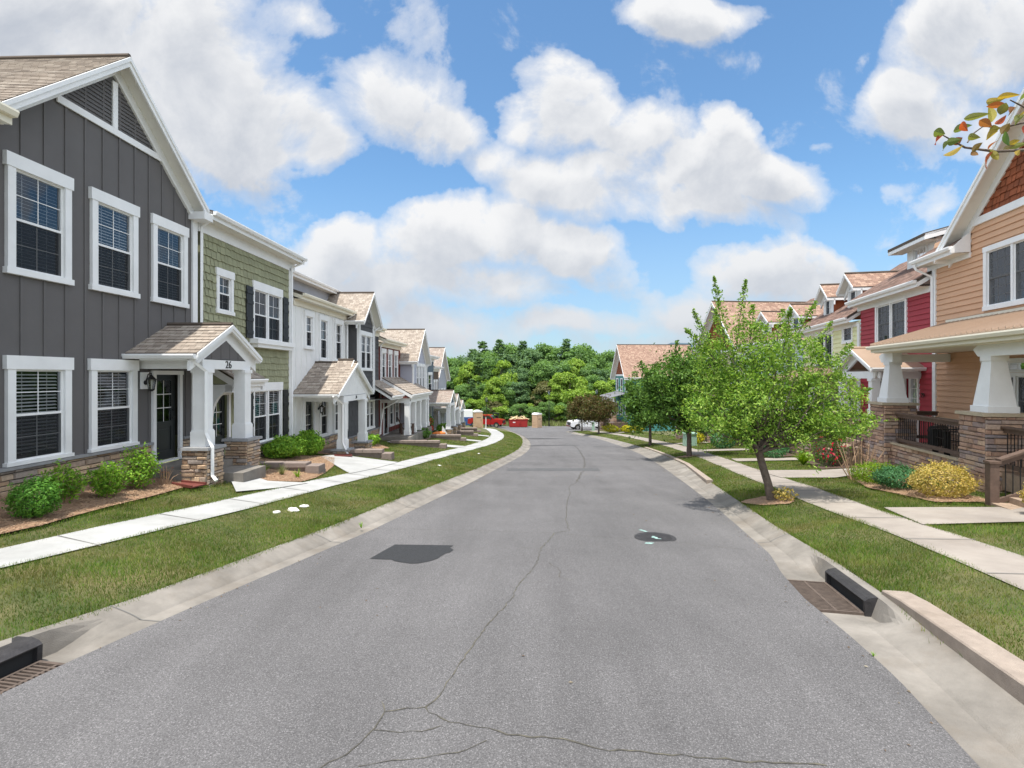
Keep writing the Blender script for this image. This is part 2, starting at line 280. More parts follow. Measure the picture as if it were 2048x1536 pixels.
F2 = leafmat('forest_yellow_green', [(0.17, 0.28, 0.045), (0.25, 0.38, 0.06), (0.34, 0.45, 0.085)], 0.4, var=0.25, vs=0.25)
F3 = leafmat('forest_dark', [(0.09, 0.17, 0.08), (0.13, 0.22, 0.095), (0.17, 0.27, 0.11)], 0.35, var=0.25, vs=0.25)
F4 = leafmat('forest_blue_green', [(0.105, 0.185, 0.105), (0.145, 0.24, 0.125), (0.18, 0.28, 0.135)], 0.35, var=0.25, vs=0.25)
F5 = leafmat('forest_bronze', [(0.10, 0.12, 0.04), (0.16, 0.15, 0.06), (0.20, 0.20, 0.09)], 0.3, var=0.25, vs=0.25)
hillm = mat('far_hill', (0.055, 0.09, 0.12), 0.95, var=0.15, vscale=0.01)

# ---------------------------------------------------------------- mesh helpers
class MB:
    """collects faces; map turns (s, t, z) of a house into its local axes"""
    def __init__(s, mp=None): s.v = []; s.f = []; s.uv = {}; s.mp = mp or (lambda a, b, c: (a, b, c))
    def q(s, pts, uv=None):
        i = len(s.v); s.v += [s.mp(*p) for p in pts]; s.f.append(tuple(range(i, i+len(pts))))
        if uv: s.uv[len(s.f)-1] = uv
        return s
    def box(s, a0, a1, b0, b1, c0, c1, taper=0.0):
        k = taper
        lo = [(a0, b0, c0), (a1, b0, c0), (a1, b1, c0), (a0, b1, c0)]; hi = [(a0+k, b0+k, c1), (a1-k, b0+k, c1), (a1-k, b1-k, c1), (a0+k, b1-k, c1)]
        i = len(s.v); s.v += [s.mp(*p) for p in lo+hi]
        for f in ((0, 3, 2, 1), (4, 5, 6, 7), (0, 1, 5, 4), (1, 2, 6, 5), (2, 3, 7, 6), (3, 0, 4, 7)): s.f.append(tuple(i+k2 for k2 in f))
        return s
    def prism(s, A, B, uvs=None):
        n = len(A); i = len(s.v); s.v += [s.mp(*p) for p in A] + [s.mp(*p) for p in B]
        s.f.append(tuple(range(i, i+n))); s.f.append(tuple(range(i+2*n-1, i+n-1, -1)))
        for k in range(n): s.f.append((i+k, i+(k+1) % n, i+n+(k+1) % n, i+n+k))
        return s
    def tz(s, pts, z0, z1): return s.prism([(a, b, z0) for a, b in pts], [(a, b, z1) for a, b in pts])
    def tube(s, pts, r, n=6, cap=True):
        pts = [Vector(s.mp(*p)) for p in pts]; rs = r if isinstance(r, (list, tuple)) else [r]*len(pts)
        i0 = len(s.v); up = None
        for k, p in enumerate(pts):
            d = (pts[min(k+1, len(pts)-1)]-pts[max(k-1, 0)]); d = d.normalized() if d.length > 1e-9 else Vector((0, 0, 1))
            if up is None: up = Vector((0, 0, 1)) if abs(d.z) < 0.9 else Vector((1, 0, 0))
            a = d.cross(up).normalized(); b = d.cross(a); up = b.cross(d) if b.length else up
            up = a.cross(d)
            for j in range(n):
                an = 2*math.pi*j/n; s.v.append(tuple(p+(a*math.cos(an)+b*math.sin(an))*rs[k]))
        for k in range(len(pts)-1):
            for j in range(n):
                a = i0+k*n; s.f.append((a+j, a+(j+1) % n, a+n+(j+1) % n, a+n+j))
        if cap: s.f.append(tuple(i0+j for j in range(n))); s.f.append(tuple(i0+(len(pts)-1)*n+j for j in range(n-1, -1, -1)))
        return s
    def slab(s, a, b, c, d, th, n=None):
        """roof slab: a-b lower edge, d-c upper edge (s,t,z), thickness down; UV in metres"""
        A, B, C_, D = [Vector(x) for x in (a, b, c, d)]
        w = (B-A).length; h = ((D+C_)/2-(A+B)/2).length
        ou = R.random()*7
        du = (D-A).dot((B-A).normalized()); cu = (C_-A).dot((B-A).normalized())
        uv = [(ou, 0), (ou+w, 0), (ou+cu, h), (ou+du, h)]
        s.q([a, b, c, d], uv)
        lo = [(p[0], p[1], p[2]-th) for p in (a, b, c, d)]
        s.q(lo[::-1])
        tp = (a, b, c, d)
        for k in range(4): s.q([tp[k], lo[k], lo[(k+1) % 4], tp[(k+1) % 4]])
        return s
    def courses(s, a, b, c, d, n, lift, th=0.03):
        """overlapping shingle courses with a real step"""
        A, B, C_, D = [Vector(x) for x in (a, b, c, d)]
        nr = (B-A).cross(D-A).normalized()
        if nr.z < 0: nr = -nr
        w = (B-A).length; h = ((D+C_)/2-(A+B)/2).length; e = (B-A).normalized(); ou = R.random()*5
        for k in range(n):
            f0, f1 = k/n, (k+1)/n
            p0, p1 = A.lerp(D, f0), B.lerp(C_, f0); p2, p3 = B.lerp(C_, f1), A.lerp(D, f1)
            P = [p0+nr*lift, p1+nr*lift, p2, p3]
            uu = [ou+(p-A).dot(e) for p in (p0, p1, p2, p3)]
            s.q([tuple(p) for p in P], [(uu[0], h*f0), (uu[1], h*f0), (uu[2], h*f1), (uu[3], h*f1)])
            s.q([tuple(p0), tuple(p1), tuple(P[1]), tuple(P[0])], [(uu[0], h*f0), (uu[1], h*f0), (uu[1], h*f0+.01), (uu[0], h*f0+.01)])
        lo = [tuple(Vector(p)-Vector((0, 0, th))) for p in (a, b, c, d)]
        s.q(lo[::-1]); tp = (a, b, c, d)
        for k in range(4): s.q([tp[k], lo[k], lo[(k+1) % 4], tp[(k+1) % 4]])
        return s
    def ball(s, c, rx, ry, rz, n=10, m=7, jit=0.0):
        i = len(s.v); cx, cy, cz = c
        for a in range(1, m):
            th = math.pi*a/m
            for b in range(n):
                ph = 2*math.pi*b/n; k = 1+R.uniform(-jit, jit)
                s.v.append(s.mp(cx+rx*k*math.sin(th)*math.cos(ph), cy+ry*k*math.sin(th)*math.sin(ph), cz+rz*k*math.cos(th)))
        s.v.append(s.mp(cx, cy, cz+rz)); s.v.append(s.mp(cx, cy, cz-rz)); T_, B_ = len(s.v)-2, len(s.v)-1
        for a in range(m-2):
            for b in range(n): p = i+a*n; s.f.append((p+b, p+(b+1) % n, p+n+(b+1) % n, p+n+b))
        for b in range(n): s.f.append((T_, i+(b+1) % n, i+b)); p = i+(m-2)*n; s.f.append((B_, p+b, p+(b+1) % n))
        return s
    def build(s, name, mtl, parent=None, smooth=False):
        me = bpy.data.meshes.new(name); me.from_pydata(s.v, [], s.f); me.materials.append(mtl)
        if s.uv:
            ul = me.uv_layers.new(name='UVMap'); k = 0
            for i, f in enumerate(s.f):
                u = s.uv.get(i)
                for j in range(len(f)):
                    ul.data[k].uv = u[j] if u else (0.01*j, 0.003); k += 1
        if smooth: me.polygons.foreach_set('use_smooth', [True]*len(me.polygons))
        o = bpy.data.objects.new(name, me); COL.objects.link(o)
        if parent is not None: o.parent = parent
        return o

def fast_mesh(name, V, F, mtl, parent=None, smooth=False):
    """V (n,3) float, F (m,k) int"""
    me = bpy.data.meshes.new(name); n, k = F.shape
    me.vertices.add(len(V)); me.vertices.foreach_set('co', V.astype(np.float32).ravel())
    me.loops.add(n*k); me.loops.foreach_set('vertex_index', F.astype(np.int32).ravel())
    me.polygons.add(n); me.polygons.foreach_set('loop_start', np.arange(0, n*k, k, dtype=np.int32))
    me.update(calc_edges=True); me.materials.append(mtl)
    if smooth: me.polygons.foreach_set('use_smooth', np.ones(n, bool))
    o = bpy.data.objects.new(name, me); COL.objects.link(o)
    if parent is not None: o.parent = parent
    return o

def tag(o, label=None, cat=None, group=None, kind=None):
    if label: o['label'] = label
    if cat: o['category'] = cat
    if group: o['group'] = group
    if kind: o['kind'] = kind
    return o
def thing(name, label, cat, loc=(0, 0, 0), rz=0, group=None):
    o = bpy.data.objects.new(name, None); COL.objects.link(o); o.location = loc; o.rotation_euler = (0, 0, rz); o.empty_display_size = 0.2
    return tag(o, label, cat, group)
def copy_tree(o, parent=None):
    c = o.copy(); COL.objects.link(c)
    if parent is not None: c.parent = parent
    for ch in list(o.children): copy_tree(ch, c)
    return c

# ---------------------------------------------------------------- terrain
ZY = [-12, 0, 4.2, 7.35, 8.87, 11.84, 15.2, 20.7, 26.8, 34.5, 41.7, 48, 59, 70, 84, 100, 125, 400, 1500]
ZZ = [-1.9, -2.2, -2.34, -2.55, -2.68, -2.90, -3.21, -3.68, -4.22, -4.85, -5.40, -5.82, -6.66, -7.40, -8.40, -9.2, -9.8, -16, -30]
zr = lambda y: np.interp(y, ZY, ZZ)
def curve(pts): a = np.array(pts, float); return lambda y: np.interp(y, a[:, 0], a[:, 1])
AL = curve([(-12,-7.2),(0,-4.65),(3.7,-3.75),(5.3,-3.36),(7.3,-2.82),(9,-2.43),(11.6,-1.92),(15,-1.34),(20.5,-.5),(27,.45),(30,.83),(33,1.1),(36,1.3),(39,1.43),(43,1.48),(46,1.44),(50,1.3),(55,1.0),(60,.6),(67,-.1),(75,-1.2),(84,-3.0),(92,-6)])
KL = curve([(-12,-7.9),(0,-5.35),(4.28,-4.28),(5.25,-3.88),(6.4,-3.56),(7.8,-3.22),(10.2,-2.76),(14.4,-2.05),(19.4,-1.2),(24,-.5),(28,.02),(31,.35),(35,.62),(39,.78),(43,.85),(46,.82),(50,.68),(55,.4),(60,0),(67,-.75),(75,-1.9),(84,-3.8),(92,-7)])
SL1 = curve([(-12,-9.3),(0,-6.95),(5.5,-5.52),(7.2,-5.02),(9,-4.65),(11,-4.28),(14,-3.82),(17.4,-3.35),(24,-2.5),(29,-1.75),(32,-1.35),(35.3,-1.03),(39,-.78),(42.3,-.68),(46,-.7),(50,-.88),(56,-1.35),(62,-1.9),(70,-2.9),(80,-4.6),(92,-8.5)])
SL2 = curve([(-12,-10.4),(0,-8.0),(6,-6.1),(7.6,-5.78),(9.5,-5.42),(11,-5.1),(14.7,-4.55),(18,-4.05),(24,-3.4),(27,-3.0),(30.5,-2.6),(34,-2.25),(38,-2.0),(42,-1.9),(46,-1.92),(50,-2.1),(56,-2.55),(62,-3.1),(70,-4.1),(80,-5.8),(92,-9.7)])
HL = lambda y: 0.0352*y-8.3
AR = curve([(-12,.2),(0,2.4),(3,2.75),(3.9,2.96),(4.7,3.09),(5.6,3.2),(6.44,3.4),(7.36,3.7),(9.24,4.08),(11.8,4.55),(15,5.15),(21,6.15),(25,6.75),(28.7,7.2),(34,7.65),(38,7.85),(42,7.95),(46,7.9),(49,7.75),(55,7.25),(61,6.9),(65,6.8),(66.5,7.3),(68,9),(69.5,14),(71,60),(92,60)])
KR = curve([(-12,1.3),(0,2.95),(3.4,3.45),(5.4,3.92),(6.6,4.15),(7.5,4.27),(8.7,4.47),(10.4,4.8),(11.6,5.03),(14.5,5.65),(20.3,6.87),(25,7.6),(29,8.1),(34,8.5),(38,8.68),(42,8.74),(46,8.6),(52,8.1),(58,7.6),(64,7.4),(65,7.8),(66.3,9.5),(67.5,14),(69,60),(92,61)])
SR1 = curve([(-12,3.7),(0,4.6),(5,5.06),(6.1,5.28),(7.6,5.53),(9,5.7),(10.3,5.87),(12.9,6.35),(18,7.33),(25.3,8.72),(30,9.35),(34,9.75),(42,10.1),(46,10.0),(50,9.75),(58,9.2),(62,9.1),(65,61),(92,62)])
SR2 = curve([(-12,4.7),(0,5.6),(6,6.12),(7.7,6.33),(9,6.55),(11.3,6.98),(13.8,7.45),(15.7,7.8),(19.8,8.6),(26.8,9.95),(30,10.4),(34,10.8),(42,11.15),(46,11.05),(50,10.75),(58,10.2),(62,10.1),(65,62),(92,63)])
HR = curve([(-12,5.8),(0,7.4),(10,9.6),(20,11.8),(26,13.0),(34,13.0),(42,12.6),(52,12.2),(62,12),(65,63),(92,64)])
hHL = curve([(-12,.7),(10,.7),(20,.76),(30,.85),(45,.95),(60,.9),(75,.5),(92,.1)])
OFF = lambda y: [hHL(y)*0+float(hHL(y)), .40*fade(y), .34*fade(y), .13, 0, 0, .12, .26*fade(y), .30*fade(y), .42*fade(y)]
def fade(y): return 1.0 if y < 62 else max(0.15, 1-(y-62)/20)
def T(x, y):
    y_ = min(max(y, -12), 91.9)
    xs = [float(HL(y_)), float(SL2(y_)), float(SL1(y_)), float(KL(y_)), float(AL(y_)), float(AR(y_)), float(KR(y_)), float(SR1(y_)), float(SR2(y_)), float(HR(y_))]
    for i in range(1, 10): xs[i] = max(xs[i], xs[i-1]+0.01)
    k = 1.0 if y < 92 else max(0, 1-(y-92)/6)
    return float(zr(y))+float(np.interp(x, xs, OFF(y_)))*k
def strip(name, fa, fb, ha, hb, ys, mtl, n=2, label=None, prof=None):
    m = MB(); rows = []
    for y in ys:
        a, b = float(fa(y)), float(fb(y)); b = max(b, a+.01); za, zb = ha(y), hb(y); row = []
        for k in range(n+1):
            f = k/n; d = prof(f, y) if prof else 0
            row.append((a+(b-a)*f, y, float(zr(y))+za+(zb-za)*f+d))
        rows.append(row)
    for i in range(len(rows)-1):
        for k in range(n): m.q([rows[i][k], rows[i][k+1], rows[i+1][k+1], rows[i+1][k]])
    o = m.build(name, mtl); o['kind'] = 'structure'; return o
YS = list(np.arange(-12, 2.5, .25))+list(np.arange(2.5, 7.5, .125))+list(np.arange(7.5, 20, .25))+list(np.arange(20, 60, .5))+list(np.arange(60, 91.6, .5))
YK = [y for y in YS if y <= 90]
c0 = lambda v: (lambda y: v)
cf = lambda v: (lambda y: v*fade(y))
strip('road', AL, AR, c0(0), c0(0), YK, MATS['asphalt'], 4)
# rolled kerb profile: pan dips, then rolls up
def kprof(side, inlet=None):
    def p(f, y):
        g = f if side > 0 else 1-f          # 0 at asphalt, 1 at back
        base = 0.13*g
        h = -0.012 if g < .02 else (-0.03+0.02*g/.45 if g < .45 else -0.01+0.14*((g-.45)/.55)**.8)
        ya_, yb_ = (5.30, 6.50) if side > 0 else (3.10, 4.35); gw = .78 if side > 0 else .74
        e = min(max((y-(ya_-.55))/.45, 0), 1)*min(max((yb_+.55-y)/.45, 0), 1)
        if e > 0: hb = -0.07 if g < gw else .13 if g > gw+.05 else .03; h = h+(hb-h)*e*e*(3-2*e)
        return h-base
    return p
YKL = [y for y in YK if y < 86]
strip('kerb_left', KL, AL, c0(.13), c0(0), YKL, conc, 20, prof=kprof(-1))
strip('kerb_right', AR, KR, c0(0), c0(.12), [y for y in YK if y <= 66.5], conc, 20, prof=kprof(1))
strip('verge_left', SL1, KL, cf(.34), c0(.12), YK, soil, 3)
strip('verge_right', KR, SR1, c0(.11), cf(.26), [y for y in YK if y <= 66], soil, 3)
strip('pavement_left', SL2, SL1, lambda y: .415*fade(y), lambda y: .36*fade(y), [y for y in YK if y < 72], conc_new, 1)
strip('pavement_right', SR1, SR2, lambda y: .275*fade(y), lambda y: .31*fade(y), [y for y in YK if y <= 62], conc_w, 1)
strip('lawn_left', lambda y: HL(y)-1.5, SL2, lambda y: float(hHL(y)), cf(.40), YK, soil, 6)
strip('lawn_right', SR2, lambda y: HR(y)+6, cf(.30), lambda y: .42*fade(y), [y for y in YK if y <= 64], soil, 6, prof=lambda f, y: 0.0)
# one big sheet under everything to the horizon
def ground():
    ys = [-60, -20, -12, 0, 10, 20, 30, 40, 50, 60, 70, 80, 88, 92, 96, 100, 110, 125, 150, 200, 300, 450, 800, 1500]
    xs = [-900, -300, -120, -60, -30, -16, -8, 0, 8, 16, 30, 60, 120, 300, 900]
    m = MB()
    def z(x, y):
        b = float(zr(y)); lo = 0.35 if y < 90 else 0.04
        if y < -20: b += 0.5
        rise = 0 if y < 120 or y > 500 else 0.0
        return b-lo+rise
    for i in range(len(ys)-1):
        for j in range(len(xs)-1):
            a, b, c, d = xs[j], xs[j+1], ys[i], ys[i+1]
            m.q([(a, c, z(a, c)), (b, c, z(b, c)), (b, d, z(b, d)), (a, d, z(a, d))])
    o = m.build('ground', field); o['kind'] = 'structure'
ground()
def hills():
    m = MB(); pts = []
    n = 60
    for i in range(n+1):
        x = -1400+2800*i/n; h = 62+26*math.sin(i*.35)+16*math.sin(i*.83+1)+10*math.sin(i*2.1)
        pts.append((x, h))
    for i in range(n):
        (a, ha), (b, hb) = pts[i], pts[i+1]
        m.q([(a, 1150, -30), (b, 1150, -30), (b, 1350, hb-14), (a, 1350, ha-14)])
        m.q([(a, 1350, ha-14), (b, 1350, hb-14), (b, 1500, -35), (a, 1500, -35)])
    o = m.build('hills', hillm); o['kind'] = 'structure'
hills()

EXCL = []   # polygons without grass
def patch(name, poly, mtl, off=0.012, step=0.35, kind='structure', thick=0.0, excl=True):
    if excl: EXCL.append(np.array(poly))
    xs = [p[0] for p in poly]; ys = [p[1] for p in poly]
    # densify edges
    ring = []
    for i, p in enumerate(poly):
        q = poly[(i+1) % len(poly)]; L = math.dist(p, q); k = max(1, int(L/step))
        ring += [(p[0]+(q[0]-p[0])*j/k, p[1]+(q[1]-p[1])*j/k) for j in range(k)]
    vs = [Vector(p) for p in ring]
    x = min(xs)+step/2
    while x < max(xs):
        y = min(ys)+step/2
        while y < max(ys):
            if inpoly(np.array([[x, y]]), np.array(poly))[0]: vs.append(Vector((x, y)))
            y += step
        x += step
    r = delaunay_2d_cdt(vs, [], [list(range(len(ring)))], 1, 1e-5)
    m = MB(); m.v = [(p.x, p.y, T(p.x, p.y)+off) for p in r[0]]; m.f = [tuple(f) for f in r[2]]
    if thick:
        n = len(ring); i0 = len(m.v); m.v += [(p[0], p[1], T(*p)+off) for p in ring]+[(p[0], p[1], T(*p)+off-thick) for p in ring]
        for k in range(n): m.f.append((i0+k, i0+(k+1) % n, i0+n+(k+1) % n, i0+n+k))
    o = m.build(name, mtl)
    if kind: o['kind'] = kind
    return o
def inpoly(P, poly):
    x, y = P[:, 0], P[:, 1]; ins = np.zeros(len(P), bool); j = len(poly)-1
    for i in range(len(poly)):
        xi, yi = poly[i]; xj, yj = poly[j]
        c = ((yi > y) != (yj > y)) & (x < (xj-xi)*(y-yi)/((yj-yi) if yj != yi else 1e-9)+xi)
        ins ^= c; j = i
    return ins
# ================================================================ houses
class House:
    def __init__(s, name, label, cat, loc, rz, sgn, group):
        s.o = thing(name, label, cat, loc, rz, group); s.sg = sgn; s.holes = []; s.loc = loc; s.rz = rz
    def mp(s, a, t, z): return (s.sg*t, a, z)
    def mb(s): return MB(s.mp)
    def W(s, a, t):
        x, y = s.sg*t, a; c, d = math.cos(s.rz), math.sin(s.rz)
        return (s.loc[0]+x*c-y*d, s.loc[1]+x*d+y*c)
    def G(s, a, t): return T(*s.W(a, t))

def box_part(H, name, mtl, *args, parent=None): return H.mb().box(*args).build(name, mtl, parent or H.o)

def limits(sL, sR, gable):
    if not gable: return (lambda z: sL), (lambda z: sR)
    ap, zE, zA = gable
    f = lambda z: min(max((z-zE)/(zA-zE), 0), 1)
    return (lambda z: sL+(ap-sL)*f(z)), (lambda z: sR+(ap-sR)*f(z))

def cells(sL, sR, rows, holes):
    """yield (za, zb, [(a at za, b at za, b at zb, a at zb)...], rowbottom, rowtop)"""
    for (ra, rb) in rows:
        cuts = sorted({ra, rb} | {z for h in holes for z in (h[2], h[3]) if ra < z < rb})
        for za, zb in zip(cuts, cuts[1:]):
            zm = (za+zb)/2
            hs = sorted((h[0], h[1]) for h in holes if h[2] < zm < h[3])
            segs = []; cur = None
            la, lb, ra_, rb_ = sL(za), sL(zb), sR(za), sR(zb)
            pa, pb = la, lb
            for (h0, h1) in hs:
                if h0 > pa: segs.append((pa, h0, h0, pb))
                pa = pb = h1
            if pa < ra_: segs.append((pa, ra_, rb_, pb))
            yield za, zb, segs, ra, rb

def wall(H, mtl, s0, s1, z0, z1, t=0.0, gable=None, style='flat', e=0.17, name='wall', holes=None, tB=-8.0, sides=True, spacing=0.42, bw=0.045):
    holes = H.holes if holes is None else holes
    sL, sR = limits(s0, s1, gable)
    m = H.mb(); top = gable[2]-.001 if gable else z1
    if style in ('lap', 'shingle'):
        n = max(1, round((top-z0)/e)); e = (top-z0)/n
        zs = [z0+i*e for i in range(n+1)]
        rows = list(zip(zs, zs[1:]))
    else:
        zs = [z0] + ([gable[1]] if gable else []) + [top]; zs = sorted(set(z for z in zs if z0 <= z <= top)); rows = list(zip(zs, zs[1:]))
    if style == 'shingle':
        for za, zb, segs, ra, rb in cells(sL, sR, rows, holes):
            for a, b, c, d in segs: m.q([(a, t, za), (b, t, za), (c, t, zb), (d, t, zb)])
            for a, b, c, d in segs:
                if za > ra+1e-6 and False: continue
                x = a-R.uniform(0, .1)
                while x < b:
                    w_ = R.uniform(.11, .24); x0, x1 = max(x, a, d), min(x+w_-.018, b, c); x += w_
                    if x1-x0 < .02: continue
                    dz = R.choice((0, .01, .025, .042)) if za <= ra+1e-6 else 0
                    fb = (za-ra)/(rb-ra); tt = t+.045-.03*fb; ft = (zb-ra)/(rb-ra); t2 = t+.045-.03*ft
                    zc = za-.0+dz*.6-.02*(za <= ra+1e-6 and za > z0)
                    m.q([(x0, tt, zc), (x1, tt, zc), (x1, t2, zb), (x0, t2, zb)]); 
                    if za <= ra+1e-6: m.q([(x0, t, zc), (x1, t, zc), (x1, tt, zc), (x0, tt, zc)])
    elif style == 'lap':
        for za, zb, segs, ra, rb in cells(sL, sR, rows, holes):
            fa, fb = (za-ra)/(rb-ra), (zb-ra)/(rb-ra); ta, tb = t+.034-.03*fa, t+.034-.03*fb
            for a, b, c, d in segs:
                m.q([(a, ta, za), (b, ta, za), (c, tb, zb), (d, tb, zb)])
                if za <= ra+1e-6: m.q([(a, t, za), (b, t, za), (b, ta, za), (a, ta, za)])
    else:
        for za, zb, segs, ra, rb in cells(sL, sR, rows, holes):
            for a, b, c, d in segs: m.q([(a, t, za), (b, t, za), (c, t, zb), (d, t, zb)])
    if style == 'batten':
        s = s0+spacing*.5
        while s < s1-.02:
            ztop = top
            if gable:
                ap, zE, zA = gable; f = (s-s0)/(ap-s0) if s < ap else (s1-s)/(s1-ap); ztop = zE+(zA-zE)*f
            segs = [(z0, ztop)]
            for h in holes:
                if h[0]-.01 < s+bw and h[1]+.01 > s-bw:
                    segs = [x for (a, b) in segs for x in ((a, min(b, h[2])), (max(a, h[3]), b)) if x[1]-x[0] > .02]
            for a, b in segs: m.box(s-bw/2, s+bw/2, t-.002, t+.02, a, b)
            s += spacing
    if sides:
        zt = gable[1] if gable else z1
        for s in (s0, s1):
            if style == 'lap':
                n = max(1, round((zt-z0)/e)); k = (zt-z0)/n; sg = -1 if s == s0 else 1
                for i in range(n):
                    za = z0+i*k
                    m.q([(s+sg*.022, t, za), (s+sg*.004, t, za+k), (s+sg*.004, tB, za+k), (s+sg*.022, tB, za)]); m.q([(s, t, za), (s+sg*.022, t, za), (s+sg*.022, tB, za), (s, tB, za)])
            else: m.q([(s, t, z0), (s, t, zt), (s, tB, zt), (s, tB, z0)])
        m.q([(s0, tB, z0), (s1, tB, z0), (s1, tB, zt), (s0, tB, zt)])
        if gable: m.q([(s0, tB, zt), (s1, tB, zt), (gable[0], tB, gable[2])])
    return m.build(name, mtl, H.o)

def window(H, s0, s1, z0, z1, t=0.0, units=1, grid=(2, 2), head=.22, side=.13, sill=.10, blinds=1.0, detail=2, mtl=None, trim_out=.06, fixed=False, transom=0, wing=.03, scr=None):
    """s0..s1, z0..z1 are the outside of the casing"""
    mtl = mtl or white
    a, b, c, d = s0+side, s1-side, z0+sill, z1-head
    H.holes.append((a-.002, b+.002, c-.002, d+.002))
    m = H.mb(); T0, T1 = t, t+trim_out
    if head: m.box(s0-wing, s1+wing, T0, T1+.012, d, z1)
    if side: m.box(s0, a, T0, T1, z0+sill, d-.001).box(b, s1, T0, T1, z0+sill, d-.001)
    if sill: m.box(s0-wing, s1+wing, T0, T1+.02, z0, c)
    mull = .07 if units > 1 else 0
    uw = (b-a-mull*(units-1))/units
    for k in range(units-1): x = a+uw*(k+1)+mull*k; m.box(x, x+mull, T0-.02, T1-.008, c, d)
    w = m.build('window', mtl, H.o)
    sm = H.mb(); pm = H.mb(); bm = H.mb(); im = H.mb(); fr = .032; g = .012 if detail == 2 else .02
    fr = .032 if detail == 2 else .04
    for k in range(units):
        x0 = a+(uw+mull)*k; x1 = x0+uw; zm = (c+d)/2 if not fixed else None
        ts = t+.012
        sm.box(x0, x0+fr, t-.05, ts, c, d).box(x1-fr, x1, t-.05, ts, c, d).box(x0+fr, x1-fr, t-.05, ts, c, c+fr).box(x0+fr, x1-fr, t-.05, ts, d-fr, d)
        if zm: sm.box(x0+fr, x1-fr, t-.045, ts-.004, zm-.02, zm+.02)
        halves = [(c+fr, zm-.02, t-.035), (zm+.02, d-fr, t-.015)] if zm else [(c+fr, d-fr, t-.015)]
        for (ha, hb, tg) in halves:
            pm.q([(x0+fr, tg, ha), (x1-fr, tg, ha), (x1-fr, tg, hb), (x0+fr, tg, hb)])
            for i in range(1, grid[0]): x = x0+fr+(uw-2*fr)*i/grid[0]; sm.box(x-g/2, x+g/2, tg-.004, tg+.006, ha, hb)
            for i in range(1, grid[1]): z = ha+(hb-ha)*i/grid[1]; sm.box(x0+fr, x1-fr, tg-.003, tg+.007, z-g/2, z+g/2)
        if detail == 2 and blinds > 0:
            tl_ = R.uniform(.006, .017); z = d-.03; zb = d-(d-c)*blinds
            while z > zb+.02:
                bm.q([(x0+.03, t-.062, z-tl_), (x1-.03, t-.062, z-tl_), (x1-.03, t-.09, z+tl_), (x0+.03, t-.09, z+tl_)]); z -= .058
            for xx in (x0+uw*.25, x0+uw*.75): bm.box(xx-.003, xx+.003, t-.076, t-.072, zb, d)
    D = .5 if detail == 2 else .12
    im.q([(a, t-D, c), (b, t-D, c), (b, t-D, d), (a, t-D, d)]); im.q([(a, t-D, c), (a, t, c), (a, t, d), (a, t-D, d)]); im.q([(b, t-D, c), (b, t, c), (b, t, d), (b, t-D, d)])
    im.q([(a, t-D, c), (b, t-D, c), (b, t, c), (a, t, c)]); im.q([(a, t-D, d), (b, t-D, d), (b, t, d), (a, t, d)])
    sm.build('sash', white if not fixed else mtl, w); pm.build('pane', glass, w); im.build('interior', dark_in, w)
    if bm.f: bm.build('blinds', blind, w)
    scr = scr or ('full' if H.sg < 0 else 'lower')
    if not fixed:
        cm = H.mb(); tq = t+.0085
        for k in range(units):
            x0 = a+(uw+mull)*k+fr; x1 = x0+uw-2*fr; cm.q([(x0, tq, c+fr), (x1, tq, c+fr), (x1, tq, d-fr if scr == 'full' else (c+d)/2-.02), (x0, tq, d-fr if scr == 'full' else (c+d)/2-.02)])
        cm.build('screen', screen, w)
    return w

